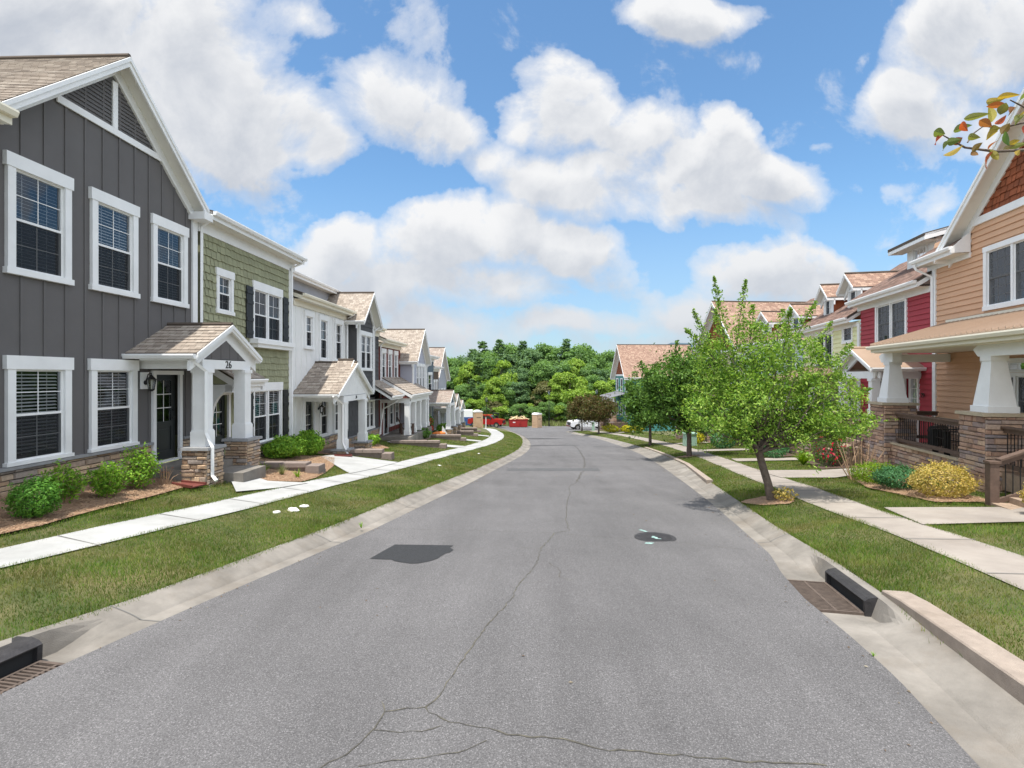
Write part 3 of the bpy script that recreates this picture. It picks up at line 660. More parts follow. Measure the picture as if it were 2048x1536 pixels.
def door(H, s0, s1, z0, z1, t=0.0, mtl=None, glasspart=(0.45, .93), grid=(2, 3), handle=1, trim=.09, mcol=None):
    m = H.mb(); mtl = mtl or door_m
    a, b, d = s0+trim, s1-trim, z1-trim
    H.holes.append((a, b, z0, d))
    m.box(s0, a, t, t+.06, z0, d).box(b, s1, t, t+.06, z0, d).box(s0-.02, s1+.02, t, t+.07, d, z1)
    m.box(a, b, t-.05, t+.03, z0-.001, z0+.04)
    w = m.build('door_frame', white, H.o)
    lf = H.mb(); T1 = t-.06; z0 += .041; h = d-z0; g0, g1 = z0+h*glasspart[0], z0+h*glasspart[1]; st = .13
    a += .004; b -= .004
    lf.box(a, a+st, T1-.04, T1, z0, d).box(b-st, b, T1-.04, T1, z0, d).box(a+st, b-st, T1-.04, T1, g1, d).box(a+st, b-st, T1-.04, T1, z0, z0+.2).box(a+st, b-st, T1-.04, T1, g0-.12, g0)
    lf.box(a+st, b-st, T1-.04, T1-.018, z0+.2, g0-.12).box(a+st+.06, b-st-.06, T1-.03, T1-.008, z0+.26, g0-.18)
    for i in range(1, grid[0]): x = a+st+(b-a-2*st)*i/grid[0]; lf.box(x-.01, x+.01, T1-.02, T1-.004, g0, g1)
    D = lf.build('door', mtl, H.o)
    mu = H.mb()
    for i in range(1, grid[0]): x = a+st+(b-a-2*st)*i/grid[0]; mu.box(x-.009, x+.009, T1-.012, T1-.003, g0, g1)
    for i in range(1, grid[1]): z = g0+(g1-g0)*i/grid[1]; mu.box(a+st, b-st, T1-.0125, T1-.0025, z-.009, z+.009)
    mu.build('muntin', white, D)
    H.mb().q([(a+st, T1-.015, g0), (b-st, T1-.015, g0), (b-st, T1-.015, g1), (a+st, T1-.015, g1)]).build('pane', glass, D)
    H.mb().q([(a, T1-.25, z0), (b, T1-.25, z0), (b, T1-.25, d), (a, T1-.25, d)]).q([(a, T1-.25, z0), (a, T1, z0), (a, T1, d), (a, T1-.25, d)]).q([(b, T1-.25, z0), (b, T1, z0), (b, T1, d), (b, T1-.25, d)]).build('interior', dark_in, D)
    hx = b-.07 if handle > 0 else a+.07
    H.mb().tube([(hx, T1, z0+.95), (hx, T1+.05, z0+.95)], .014).tube([(hx, T1+.05, z0+.95), (hx-.1*handle, T1+.055, z0+.95)], .011).tube([(hx, T1, z0+1.12), (hx, T1+.03, z0+1.12)], .028, 8).build('handle', iron, D)
    return D

def gutter_t(m, s0, s1, t, z, w=.11):      # along s, outer edge at t
    pr = [(t-w, z), (t-.006, z+.002), (t, z-.03), (t-.03, z-.095), (t-w, z-.1)]
    m.prism([(s0, a, b) for a, b in pr], [(s1, a, b) for a, b in pr])
def gutter_s(m, s, t0, t1, z, sg, w=.11):  # along t, outer edge at s (sg=-1 low side)
    pr = [(s-sg*w, z), (s-sg*.006, z+.002), (s, z-.03), (s-sg*.03, z-.095), (s-sg*w, z-.1)]
    m.prism([(a, t0, b) for a, b in pr], [(a, t1, b) for a, b in pr])
def downspout(H, pts, r=.042): return H.mb().tube(pts, r, 4).build('downspout', white, H.o)

def gable_roof(H, sL, sR, zE, zA, tF, tB, mtl, wallt=0.0, step=0, ap=None, name='roof', rake=.2, gut=(1, 1), trim=None, sof=True, gz=0.0, th=.10):
    """ridge runs away from the street"""
    ap = (sL+sR)/2 if ap is None else ap; trim = trim or white
    m = H.mb()
    for (a, sg) in ((sL, -1), (sR, 1)):
        lo0, lo1, hi1, hi0 = (a, tF, zE), (a, tB, zE), (ap, tB, zA), (ap, tF, zA)
        if step: m.courses(lo0, lo1, hi1, hi0, step, .012, th)
        else: m.slab(lo0, lo1, hi1, hi0, th)
    m.tube([(ap, tF, zA+.012), (ap, tB, zA+.012)], .05, 6)
    rf = m.build(name, mtl, H.o)
    f = H.mb()
    for a in (sL, sR):
        sl = (zA-zE)/(ap-a); P = [(a, zE-.03), (ap, zA-.03), (ap, zA-.03-rake), (a, zE-.03-rake)]
        f.prism([(s, tF-.03, z) for s, z in P], [(s, tF+.004, z) for s, z in P])
        P2 = [(a, zE-.005), (ap, zA-.005), (ap, zA-.03-.06), (a, zE-.03-.06)]
        f.prism([(s, tF+.004, z) for s, z in P2], [(s, tF+.03, z) for s, z in P2])
        sg = 1 if a > ap else -1
        f.box(min(a, a-sg*.03), max(a, a-sg*.03), tB if False else wallt-1.0, tF-.03, zE-.03-rake, zE-.05)
        # wall rake trim
        P3 = [(a, zE-.06-.02), (ap, zA-.06-.02), (ap, zA-.06-.3), (a, zE-.06-.3)]
        if sof: f.prism([(s, wallt+.004, z) for s, z in P3], [(s, wallt+.062, z) for s, z in P3])
    f.build('fascia', trim, rf)
    if sof:
        so = H.mb()
        for a in (sL, sR):
            nst = max(2, int(math.hypot(ap-a, zA-zE)/.2)); q0 = th+.02
            for k in range(nst):
                u0, u1 = k/nst, (k+1)/nst
                sa, sb = a+(ap-a)*u0, a+(ap-a)*u1; za, zb = zE+(zA-zE)*u0-q0, zE+(zA-zE)*u1-q0
                so.q([(sa, wallt, za-.012), (sa, tF-.02, za-.012), (sb, tF-.02, zb), (sb, wallt, zb)]); so.q([(sa, wallt, za), (sa, tF-.02, za), (sa, tF-.02, za-.012), (sa, wallt, za-.012)])
        so.build('soffit', soff, rf)
    for k_, s_, g_ in ((0, sL-.10, -1), (1, sR+.10, 1)):
        if gut[k_]: g = H.mb(); gutter_s(g, s_, tB, tF-.01, zE-.02+gz, g_); g.build('gutter', trim, rf)
    return rf

def eave_roof(H, s0, s1, tE, zE, tR, zR, mtl, wallt=0.0, step=0, name='roof', trim=None, frieze=.25, gut=True, sb=None, th=.10, over=0.0):
    trim = trim or white; m = H.mb(); o0, o1 = s0-over, s1+over
    if step: m.courses((o0, tE, zE), (o1, tE, zE), (o1, tR, zR), (o0, tR, zR), step, .012, th)
    else: m.slab((o0, tE, zE), (o1, tE, zE), (o1, tR, zR), (o0, tR, zR), th)
    rf = m.build(name, mtl, H.o)
    f = H.mb(); f.box(o0, o1, tE-.035, tE-.012, zE-.22, zE-.04)
    for s, d in ((o0, 1), (o1, -1)):
        P = [(tE-.035, zE-.03), (tR, zR-.03), (tR, zR-.22), (tE-.035, zE-.22)]
        f.prism([(s, a, b) for a, b in P], [(s+.025*d, a, b) for a, b in P])
    if frieze: f.box(s0, s1, wallt, wallt+.06, zE-.22-frieze, zE-.2)
    f.build('fascia', trim, rf)
    so = H.mb(); n = max(2, int((tE-wallt)/.1))
    for k in range(n):
        ta, tb = wallt+(tE-.035-wallt)*k/n, wallt+(tE-.035-wallt)*(k+1)/n
        so.q([(o0, ta, zE-.205), (o1, ta, zE-.205), (o1, tb, zE-.213), (o0, tb, zE-.213)]); so.q([(o0, tb, zE-.213), (o1, tb, zE-.213), (o1, tb, zE-.205), (o0, tb, zE-.205)])
    so.build('soffit', soff, rf)
    if gut:
        g = H.mb(); gutter_t(g, o0, o1, tE+.10, zE-.02); g.build('gutter', trim, rf)
    return rf

def stone_face(m, H_mp_face, L, z0, z1, seed, hmin=.045, hmax=.11, lmin=.12, lmax=.42, dep=.05):
    """H_mp_face(u, depth, z) -> (s,t,z)"""
    r = random.Random(seed); z = z0
    while z < z1-.01:
        h = min(r.uniform(hmin, hmax), z1-z); 
        if z1-(z+h) < hmin*.8: h = z1-z
        u = -r.uniform(0, lmin)*0
        while u < L-.005:
            l = min(r.uniform(lmin, lmax), L-u)
            if L-(u+l) < lmin*.6: l = L-u
            d = r.uniform(.012, dep); k = min(.012, h*.2); gp = .004
            hh = h if r.random() > .15 else h*.92
            a0, a1, b0, b1 = u+gp, u+l-gp, z+gp, z+hh-gp
            lo = [(a0, 0, b0), (a1, 0, b0), (a1, 0, b1), (a0, 0, b1)]; jx = [r.uniform(-.006, .006) for _ in range(8)]
            hi = [(a0+k+jx[0], d+jx[4]*.7, b0+k), (a1-k+jx[1], d+jx[5]*.7, b0+k+jx[6]*.5), (a1-k, d+jx[6]*.7, b1-k+jx[3]*.6), (a0+k, d+jx[7]*.7, b1-k)]
            lo = [H_mp_face(*p) for p in lo]; hi = [H_mp_face(*p) for p in hi]
            i = len(m.v); m.v += [m.mp(*p) for p in lo+hi]
            for f in ((4, 5, 6, 7), (0, 1, 5, 4), (1, 2, 6, 5), (2, 3, 7, 6), (3, 0, 4, 7)): m.f.append(tuple(i+q for q in f))
            u += l
        z += h

def stone_wall(H, s0, s1, t, z0, z1, name='stone_base', mtl=None, cap=True, seed=1, gaps=(), ret=None, coarse=1.0, capm=None):
    m = H.mb(); mtl = mtl or stone
    edges = [s0]+[x for g in gaps for x in g]+[s1]; segs = list(zip(edges[::2], edges[1::2]))
    if len(segs) > 1:
        for i, (a, b) in enumerate(segs): stone_wall(H, a, b, t, z0, z1, name, mtl, cap, seed+i, (), ret, coarse, capm)
        return
    for i, (a, b) in enumerate(segs): stone_face(m, lambda u, d, z, a=a: (a+u, t+d, z), b-a, z0, z1, seed+i, .05*coarse, .11*coarse, .14*coarse, .45*coarse)
    o = m.build(name, mtl, H.o)
    bk = H.mb()
    for a, b in segs: bk.box(a, b, t-.06, t+.004, z0, z1)
    bk.build('mortar', mortar, o)
    if cap:
        c = H.mb()
        for a, b in segs: c.box(a, b, t-.02, t+.085, z1, z1+.05)
        c.build('ledge', capm or capst, o)
    return o

def stone_pier(H, s0, s1, t0, t1, z0, z1, seed=1, mtl=None, capm=None, name='pier', coarse=1.0, over=.06, capz=.06, back=False):
    m = H.mb(); mtl = mtl or stone; kw = (.05*coarse, .105*coarse, .11*coarse, .34*coarse)
    stone_face(m, lambda u, d, z: (s0+u, t1+d, z), s1-s0, z0, z1, seed, *kw)
    stone_face(m, lambda u, d, z: (s0-d, t0+u, z), t1-t0, z0, z1, seed+1, *kw)
    stone_face(m, lambda u, d, z: (s1+d, t0+u, z), t1-t0, z0, z1, seed+2, *kw)
    if back: stone_face(m, lambda u, d, z: (s0+u, t0-d, z), s1-s0, z0, z1, seed+3, *kw)
    o = m.build(name, mtl, H.o)
    H.mb().box(s0, s1, t0, t1, z0, z1).build('mortar', mortar, o)
    H.mb().box(s0-over, s1+over, t0-over, t1+over, z1+.001, z1+capz, .008).build('cap', capm or capst, o)
    return o

def square_post(H, s, t, w, z0, z1, base=.35, name='column'):
    m = H.mb(); h = w/2
    m.box(s-h, s+h, t-h, t+h, z0+base, z1-.08)
    m.box(s-h-.03, s+h+.03, t-h-.03, t+h+.03, z0, z0+base-.03).box(s-h-.018, s+h+.018, t-h-.018, t+h+.018, z0+base-.03, z0+base)
    m.box(s-h-.025, s+h+.025, t-h-.025, t+h+.025, z1-.08, z1)
    return m.build(name, white, H.o)

def tapered_post(H, s, t, wb, wt, z0, z1, name='column'):
    m = H.mb(); b = wb/2; a = wt/2
    m.box(s-b-.03, s+b+.03, t-b-.03, t+b+.03, z0, z0+.13)
    lo = [(s-b, t-b), (s+b, t-b), (s+b, t+b), (s-b, t+b)]; hi = [(s-a, t-a), (s+a, t-a), (s+a, t+a), (s-a, t+a)]
    m.prism([(p, q, z0+.13) for p, q in lo], [(p, q, z1-.1) for p, q in hi])
    m.box(s-a-.025, s+a+.025, t-a-.025, t+a+.025, z1-.1, z1)
    return m.build(name, white, H.o)

def lantern(H, s, t, z, k=1.0):
    """coach lantern on a white mounting block"""
    o = H.mb().box(s-.11, s+.11, t, t+.035, z-.16, z+.2).build('lantern', white, H.o)
    m = H.mb(); c = t+.17
    m.tube([(s, t+.035, z-.02), (s, t+.06, z-.02)], .05, 8).tube([(s, t+.05, z), (s, t+.1, z+.16), (s, c, z+.18), (s, c, z+.12)], .011, 6)
    m.tube([(s, c, z+.15), (s, c, z+.12), (s, c, z+.06)], [.012, .03, .085], 8).tube([(s, c, z+.06), (s, c, z+.045)], .1, 8)
    for a in range(6):
        an = a*math.pi/3; m.tube([(s+.085*math.cos(an), c+.085*math.sin(an), z+.05), (s+.055*math.cos(an), c+.055*math.sin(an), z-.16)], .007, 4)
    m.tube([(s, c, z-.16), (s, c, z-.18), (s, c, z-.21)], [.062, .06, .015], 8)
    m.build('lantern_cage', iron, o)
    H.mb().tube([(s, c, z+.045), (s, c, z-.16)], [.08, .052], 6).build('lantern_glass', lampglass, o)
    return o

def shutters(H, s0, s1, z0, z1, t):
    m = H.mb(); n = 3; w = (s1-s0)/n
    for k in range(n): m.box(s0+w*k+.004, s0+w*(k+1)-.004, t, t+.025, z0, z1)
    for z in (z0+.12, z0+(z1-z0)*.33, z0+(z1-z0)*.66, z1-.22): m.box(s0-.0, s1, t+.025, t+.045, z, z+.1)
    return m.build('shutter', black, H.o)

def text_part(H, txt, s, t, z, size, mtl, name='house_number', parent=None):
    cu = bpy.data.curves.new(name, 'FONT'); cu.body = txt; cu.size = size; cu.extrude = .006; cu.align_x = 'CENTER'; cu.align_y = 'CENTER'
    tmp = bpy.data.objects.new(name, cu); me = bpy.data.meshes.new_from_object(tmp); bpy.data.objects.remove(tmp)
    me.materials.clear(); me.materials.append(mtl)
    # text x -> reading direction as seen from the street, y -> up
    sg = H.sg
    for v in me.vertices:
        a, b, c = v.co
        v.co = (sg*(t+.006+c), s+sg*a, z+b)
    o = bpy.data.objects.new(name, me); COL.objects.link(o); o.parent = parent or H.o
    return o

# ---------------------------------------------------------------- left row
LA = -math.atan(0.0352)
LLOC = (-8.3, 0, 0)
def L(name, label, group='attached townhouses along the left pavement'): return House(name, label, 'townhouse', LLOC, LA, 1, group)

def porch_gable(H, sL, sR, zE, zA, tF, posts, pw, z_pier, z_floor, roofm, gmat, step=8, tB=0.0, wallt=0.0, beam=.2, fill=True, pier=True, seed=5, back=-.05):
    rf = gable_roof(H, sL, sR, zE, zA, tF, wallt+back, roofm, wallt=tF-.2, step=step, name='porch_roof', rake=.12, gut=(1, 1), th=.05)
    m = H.mb(); zb0 = zE-.12-beam; tp = tF-.36
    a, b = posts[0]-pw/2-.03, posts[-1]+pw/2+.03
    m.box(a, b, tp-.02, tp+pw-.03-.0, zb0, zE-.115)                    # front beam
    for s in (posts[0], posts[-1]): m.box(s-pw/2-.01, s+pw/2+.01, wallt, tp-.02, zb0+.004, zE-.12)
    m.box(sL+.02, sR-.02, wallt+.002, tp-.03, zE-.115, zE-.10)
    m.build('porch_beam', white, rf)
    if fill:
        g = H.mb(); ap = (sL+sR)/2; k = .80
        g.prism([(ap-(ap-sL)*k, tp+pw-.1, zE-.10), (ap+(sR-ap)*k, tp+pw-.1, zE-.10), (ap, tp+pw-.1, zA-.16)], [(ap-(ap-sL)*k, tp+pw-.06, zE-.10), (ap+(sR-ap)*k, tp+pw-.06, zE-.10), (ap, tp+pw-.06, zA-.16)])
        for x in (-.5, -.17, .17, .5):
            ztop = zE-.1+(zA-zE-.06)*(1-abs(x)/k/(ap-sL)*1.0*(ap-sL)*.9) if False else zE-.1+max(.05, (zA-.16-zE+.1)*(1-abs(x)/((ap-sL)*k)))
            g.box(ap+x-.02, ap+x+.02, tp+pw-.06, tp+pw-.052, zE-.10, ztop)
        g.build('porch_gable', gmat, rf)
    for i, s in enumerate(posts):
        square_post(H, s, tp+pw/2, pw, z_pier+.06, zb0)
        if pier: stone_pier(H, s-.27, s+.27, tp+pw/2-.27, tp+pw/2+.27, H.G(s, tp)-.15, z_pier, seed=seed+i*4)
    return rf

def unit0():
    H = L('townhouse', 'white townhouse with cream gutter, cut off by the left edge of the picture')
    wall(H, wwall, 1.5, 7.3, -2.6, 3.4, t=.35, style='batten')
    eave_roof(H, 1.5, 7.46, .8, 3.86, -2.2, 5.1, tan_roof, wallt=.35, step=18, trim=cream)
    stone_wall(H, 1.5, 7.3, .35, -2.6, -1.5, seed=3)
unit0()

def unit1():
    H = L('townhouse', 'dark grey board-and-batten townhouse with steep front gable and porch numbered 26')
    for i, c in enumerate((8.655, 10.22, 11.78)): window(H, c-.565, c+.565, 1.63, 3.56, blinds=.98 if i != 1 else .97)
    for c in (8.655, 10.2): window(H, c-.565, c+.565, -1.44, .33, blinds=.95, sill=.06)
    window_door = door(H, 11.22, 12.16, -1.95, .12, grid=(2, 3), handle=1)
    wall(H, gwall, 7.75, 12.72, -1.46, 6.2, gable=(10.2, 3.95, 6.1), style='batten', spacing=.40)
    # louvred triangle above the collar trim
    f = H.mb(); f.box(8.95, 11.6, .02, .05, 4.80, 4.93); f.box(10.2-.06, 10.2+.06, .021, .052, 4.93, 5.85); f.build('gable_trim', white, H.o)
    lv = H.mb(); z = 4.93
    while z < 5.85:
        hw = (5.98-z)*1.17
        if hw > .1: lv.prism([(10.2-hw, .002, z+.07), (10.2+hw, .002, z+.07), (10.2+hw, .025, z)], [(10.2-hw, .002, z+.072), (10.2+hw, .002, z+.072), (10.2+hw, .002, z)]); lv.q([(10.2-hw, .026, z), (10.2+hw, .026, z), (10.2+max(hw-.08, .02), .006, z+.075), (10.2-max(hw-.08, .02), .006, z+.075)])
        z += .078
    lv.build('gable_louvre', gwall, H.o)
    gable_roof(H, 7.68, 12.66, 4.1, 6.33, .36, -8, tan_roof, step=30, rake=.17, gut=(0, 0))
    g = H.mb(); g.box(12.45, 12.78, .0, .4, 3.82, 4.0).box(12.55, 12.72, .0, .05, -1.5, 3.85); g.build('eave_return', white, H.o)
    gu = H.mb(); gutter_s(gu, 12.86, -8, .37, 4.1, 1); gu.build('gutter', white, H.o)
    downspout(H, [(12.85, .33, 4.0), (12.85, .3, 3.9), (12.83, .08, 3.72), (12.83, .07, -.2), (12.83, .07, -1.9)])
    stone_wall(H, 7.75, 12.72, 0, -2.75, -1.5, seed=11, gaps=[(11.2, 12.2)])
    porch_gable(H, 10.5, 13.0, .47, 1.17, 1.5, (11.04, 12.56), .27, -1.56, -1.95, tan_roof, gwall, step=9, seed=21)
    text_part(H, '26', 11.8, 1.5-.36+.24, .25, .24, iron)
    lantern(H, 10.98, .02, -.12)
    downspout(H, [(10.6, 1.36, .42), (10.62, 1.36, .3), (10.87, 1.46, .1), (10.87, 1.46, -1.2), (10.86, 1.6, -1.5), (10.86, 1.6, -2.1), (10.8, 1.72, -2.2)], .045)
    H.mb().box(10.75, 12.9, .02, 1.22, -2.45, -1.97).build('porch_slab', conc, H.o)
    H.mb().box(11.32, 12.28, 1.22, 2.0, -2.6, -2.13).build('step', conc, H.o)
    return H
unit1()

def bracket(H, s, t0, t1, z0, z1, w=.1, name='bracket'):
    """white bracket with an arched cut, in the (t, z) plane"""
    m = H.mb(); n = 10; pts = [(t0, z1), (t1, z1), (t1, z1-.16)]
    for k in range(n+1):
        an = math.pi/2*k/n; pts.append((t1-.06-(t1-t0-.26)*math.sin(an), z1-.16-(z1-z0-.3)*(1-math.cos(an))))
    pts += [(t0+.16, z0), (t0, z0)]
    m.prism([(s-w/2, a, b) for a, b in pts], [(s+w/2, a, b) for a, b in pts])
    return m.build(name, white, H.o)

def unit2():
    H = L('townhouse', 'sage green shingled townhouse with black shutters beside the dark grey one')
    window(H, 13.5, 14.26, 1.67, 2.87, head=.2, side=.11, blinds=0)
    window(H, 15.28, 17.05, 1.12, 2.86, units=2, head=.26, side=.07, sill=.02, blinds=.0)
    window(H, 15.28, 17.05, -2.08, -.2, units=2, head=.26, side=.07, sill=.06, blinds=.5)
    for z0, z1 in ((1.12, 2.64), (-2.02, -.46)):
        shutters(H, 14.88, 15.23, z0, z1, .05); shutters(H, 17.10, 17.45, z0, z1, .05)
    door(H, 13.2, 14.12, -2.55, -.42, grid=(2, 3))
    wall(H, green, 12.92, 17.72, -2.05, 3.9, style='shingle', e=.205, t=0)
    H.mb().box(15.1, 17.5, .02, .3, .97, 1.11, .0).box(15.2, 17.4, .02, .24, .86, .97).build('sill_box', white, H.o)
    eave_roof(H, 12.75, 17.95, .42, 4.12, -5, 5.4, tan_roof, frieze=.28, step=0)
    H.mb().box(17.55, 17.73, 0, .06, -2.05, 3.7).build('corner_board', white, H.o)
    downspout(H, [(17.78, .47, 4.0), (17.76, .4, 3.9), (17.66, .09, 3.72), (17.66, .09, -2.2), (17.68, .3, -2.35)])
    stone_wall(H, 12.92, 17.72, 0, -3.2, -2.09, seed=33, gaps=[(13.15, 14.15)])
    # shed hood over the door
    eave_roof(H, 12.95, 14.45, .85, -.06, 0.02, .42, tan_roof, step=5, name='hood', frieze=0, th=.05)
    H.mb().prism([(12.99, .02, -.2), (12.99, .78, -.2), (12.99, .02, .32)], [(13.03, .02, -.2), (13.03, .78, -.2), (13.03, .02, .32)]).build('hood_gable', green, H.o)
    H.mb().box(12.97, 14.43, .6, .78, -.42, -.2).build('hood_beam', white, H.o)
    bracket(H, 13.02, .02, .78, -1.3, -.22); bracket(H, 14.38, .02, .78, -1.3, -.22)
    H.mb().box(13.0, 14.6, .02, 1.2, -2.9, -2.55).build('porch_slab', conc, H.o)
    return H
unit2()

def unit3():
    H = L('townhouse', 'white board-and-batten townhouse with tan gabled porch, between the sage green and charcoal ones')
    window(H, 18.8, 19.55, 1.0, 2.42, head=.2, side=.12, blinds=0, detail=1); window(H, 20.1, 21.0, .6, 2.42, head=.2, side=.13, blinds=0, detail=1); window(H, 21.7, 22.6, .6, 2.42, head=.2, side=.13, blinds=0, detail=1)
    window(H, 20.15, 21.05, -2.45, -.7, head=.15, side=.12, blinds=0, detail=1); window(H, 21.6, 22.5, -2.45, -.7, head=.15, side=.12, blinds=0, detail=1)
    door(H, 18.75, 19.7, -3.05, -.85, grid=(2, 4), glasspart=(.2, .93))
    wall(H, wwall, 17.95, 23.2, -2.45, 2.75, style='batten', spacing=.42)
    eave_roof(H, 17.9, 23.25, .36, 2.92, -1.2, 3.45, tan_roof, step=9, trim=cream, frieze=.2)
    wall(H, greyw, 17.95, 28.0, 3.3, 4.0, t=-1.2, name='upper_wall', holes=[], sides=True)
    eave_roof(H, 17.9, 29.0, -.85, 4.1, -6, 5.1, tan_roof, wallt=-1.2, frieze=0, name='upper_roof')
    stone_wall(H, 17.95, 23.2, 0, -3.9, -2.48, seed=43, gaps=[(18.7, 19.75)], coarse=1.3)
    porch_gable(H, 17.85, 21.75, -.62, .52, 1.65, (18.85, 21.1), .27, -2.72, -3.05, tan_roof, wwall, step=12, seed=51)
    gable_roof(H, 19.2, 20.4, .1, .62, 1.5, .9, tan_roof, wallt=1.45, gut=(0, 0), name='porch_dormer', rake=.1, sof=False, th=.04)
    lantern(H, 19.95, .02, -1.25)
    text_part(H, '30', 20.0, 1.65-.36+.24, -.82, .17, iron)
    downspout(H, [(17.75, 1.5, -.7), (18.6, 1.52, -1.0), (18.6, 1.52, -2.4), (18.55, 1.75, -2.9), (18.5, 1.9, -3.1)])
    downspout(H, [(23.1, .4, 2.8), (23.05, .08, 2.55), (23.05, .08, -2.4)])
    H.mb().box(18.3, 21.6, .02, 1.7, -3.5, -3.07).build('porch_slab', conc, H.o)
    return H
unit3()

def unit4():
    H = L('townhouse', 'charcoal shingled townhouse with a narrow gabled bay, just beyond the white one')
    window(H, 23.45, 25.15, .25, 2.1, t=.5, units=2, head=.2, side=.12, blinds=0, detail=1)
    h2 = H.holes; H.holes = []
    wall(H, dwall, 23.3, 25.4, -.9, 3.7, t=.5, gable=(24.35, 2.45, 3.62), style='shingle', e=.22, name='bay_wall', holes=h2, tB=0)
    gable_roof(H, 22.95, 25.75, 2.5, 3.95, .9, -5, tan_roof, wallt=.5, step=0, rake=.16, name='bay_roof', gut=(1, 1))
    H.mb().box(23.27, 23.42, .44, .56, -.9, 2.45).build('corner_board', white, H.o); H.mb().box(25.3, 25.45, .44, .56, -.9, 2.45).build('corner_board', white, H.o)
    window(H, 26.1, 27.0, .5, 2.1, head=.2, side=.12, blinds=0, detail=1); window(H, 25.7, 27.2, -2.75, -1.1, head=.2, side=.12, units=2, blinds=0, detail=1)
    wall(H, dwall, 23.25, 28.0, -2.8, 2.45, style='shingle', e=.24)
    eave_roof(H, 25.6, 28.1, .35, 2.6, -1.2, 3.3, tan_roof, trim=cream)
    stone_wall(H, 23.25, 28.0, 0, -4.4, -2.85, seed=61, coarse=1.4)
    # low lean-to over the entrance
    eave_roof(H, 26.0, 28.3, 1.3, -1.0, 0, -.2, tan_roof, step=6, name='hood', frieze=0)
    downspout(H, [(25.7, .8, 2.45), (25.5, .55, 2.2), (25.5, .55, -.8), (25.5, .06, -1.1), (25.5, .06, -2.7)])
    downspout(H, [(28.0, 1.3, -1.1), (27.9, 1.0, -1.4), (27.9, .3, -1.8), (27.9, .1, -3.2)])
    return H
unit4()

def unit5():
    H = L('townhouse', 'brick red board-and-batten townhouse with three tall upstairs windows and a deep columned porch')
    for c in (28.95, 30.25, 31.6): window(H, c-.42, c+.42, -.3, 1.55, head=.25, side=.1, blinds=0, detail=1)
    for c in (30.6, 31.85): window(H, c-.45, c+.45, -3.0, -1.3, head=.2, side=.1, blinds=0, detail=1)
    door(H, 28.9, 29.9, -3.35, -1.35)
    wall(H, redw, 28.05, 32.7, -3.3, 1.9, style='batten', spacing=.4)
    eave_roof(H, 28.0, 32.8, .42, 2.05, -4.5, 4.1, tan_roof, trim=cream, frieze=.2)
    eave_roof(H, 28.5, 34.2, 1.75, -1.02, 0, -.05, tan_roof, step=8, name='porch_roof', frieze=0, th=.06)
    H.mb().box(28.6, 34.1, 1.3, 1.58, -1.5, -1.24).box(28.6, 28.9, .02, 1.3, -1.5, -1.24).build('porch_beam', white, H.o)
    H.mb().prism([(28.55, .02, -1.24), (28.55, 1.6, -1.24), (28.55, .02, -.25)], [(28.6, .02, -1.24), (28.6, 1.6, -1.24), (28.6, .02, -.25)]).build('porch_gable', redw, H.o)
    for s in (28.75, 30.2, 31.6, 33.2, 34.0): square_post(H, s, 1.44, .28, -3.3, -1.5, base=.28)
    H.mb().box(28.1, 34.2, .02, 1.75, -4.2, -3.35).build('porch_slab', conc, H.o)
    downspout(H, [(28.1, .45, 1.95), (28.15, .1, 1.7), (28.15, .1, -3.2)])
    text_part(H, '34', 28.75, 1.58, -1.37, .16, iron)
    return H
unit5()

def unit6():
    H = L('townhouse', 'lavender grey lap-sided townhouse with a big tan gable, beyond the brick red one')
    for c in (34.1, 35.0, 35.9): window(H, c-.36, c+.36, -1.0, .85, t=.8, head=.2, side=.09, blinds=0, detail=1)
    wall(H, lavw, 32.75, 36.7, -4.6, 2.9, t=.8, gable=(34.6, 1.1, 2.95), style='lap', e=.24)
    gable_roof(H, 32.45, 36.9, .95, 3.15, 1.2, -6, tan_roof, wallt=.8, rake=.18)
    H.mb().box(32.71, 32.95, .78, .86, -4.6, .9).build('corner_board', white, H.o); H.mb().box(36.5, 36.74, .78, .86, -4.6, .9).build('corner_board', white, H.o)
    window(H, 34.4, 35.6, -4.0, -2.2, t=.8, head=.2, side=.1, blinds=0, detail=1, units=1)
    downspout(H, [(36.8, 1.1, .85), (36.7, .9, .6), (36.7, .9, -4.2)])
    return H
unit6()

def far_unit(name, label, s0, s1, t, zb, zE, wm, rm, kind, wins, porch=None, seed=0, style='lap'):
    H = L(name, label)
    for (a, b, c, d) in wins: window(H, a, b, c, d, t=t, head=.2, side=.1, blinds=0, detail=1, grid=(1, 2))
    gab = ((s0+s1)/2, zE, zE+(s1-s0)*.45) if kind == 'gable' else None
    wall(H, wm, s0, s1, zb, zE, t=t, gable=gab, style=style, e=.26)
    if kind == 'gable': gable_roof(H, s0-.2, s1+.2, zE-.1, zE+(s1-s0)*.45+.1, t+.4, t-6, rm, wallt=t)
    else: eave_roof(H, s0-.1, s1+.1, t+.42, zE+.05, t-5, zE+2.2, rm, wallt=t, frieze=.2)
    if porch:
        a, b, pz, ez, tf = porch
        porch_gable(H, a, b, ez, pz, tf, (a+.5, b-.5), .28, zb+1.0, zb+.6, rm, wm, step=0, wallt=t, pier=True, seed=seed)
        door(H, (a+b)/2-.5, (a+b)/2+.5, zb+.7, ez-.2, t=t+.02)
    return H
far_unit('townhouse', 'slate blue lap-sided townhouse with a columned porch, beyond the lavender grey one', 37.0, 41.3, .5, -5.0, 1.5, bluew, gry_roof, 'eave', [(37.5, 38.3, -1.4, .3), (39.0, 40.6, -1.4, .3)], (38.0, 41.2, -1.1, -1.95, 2.4), 71)
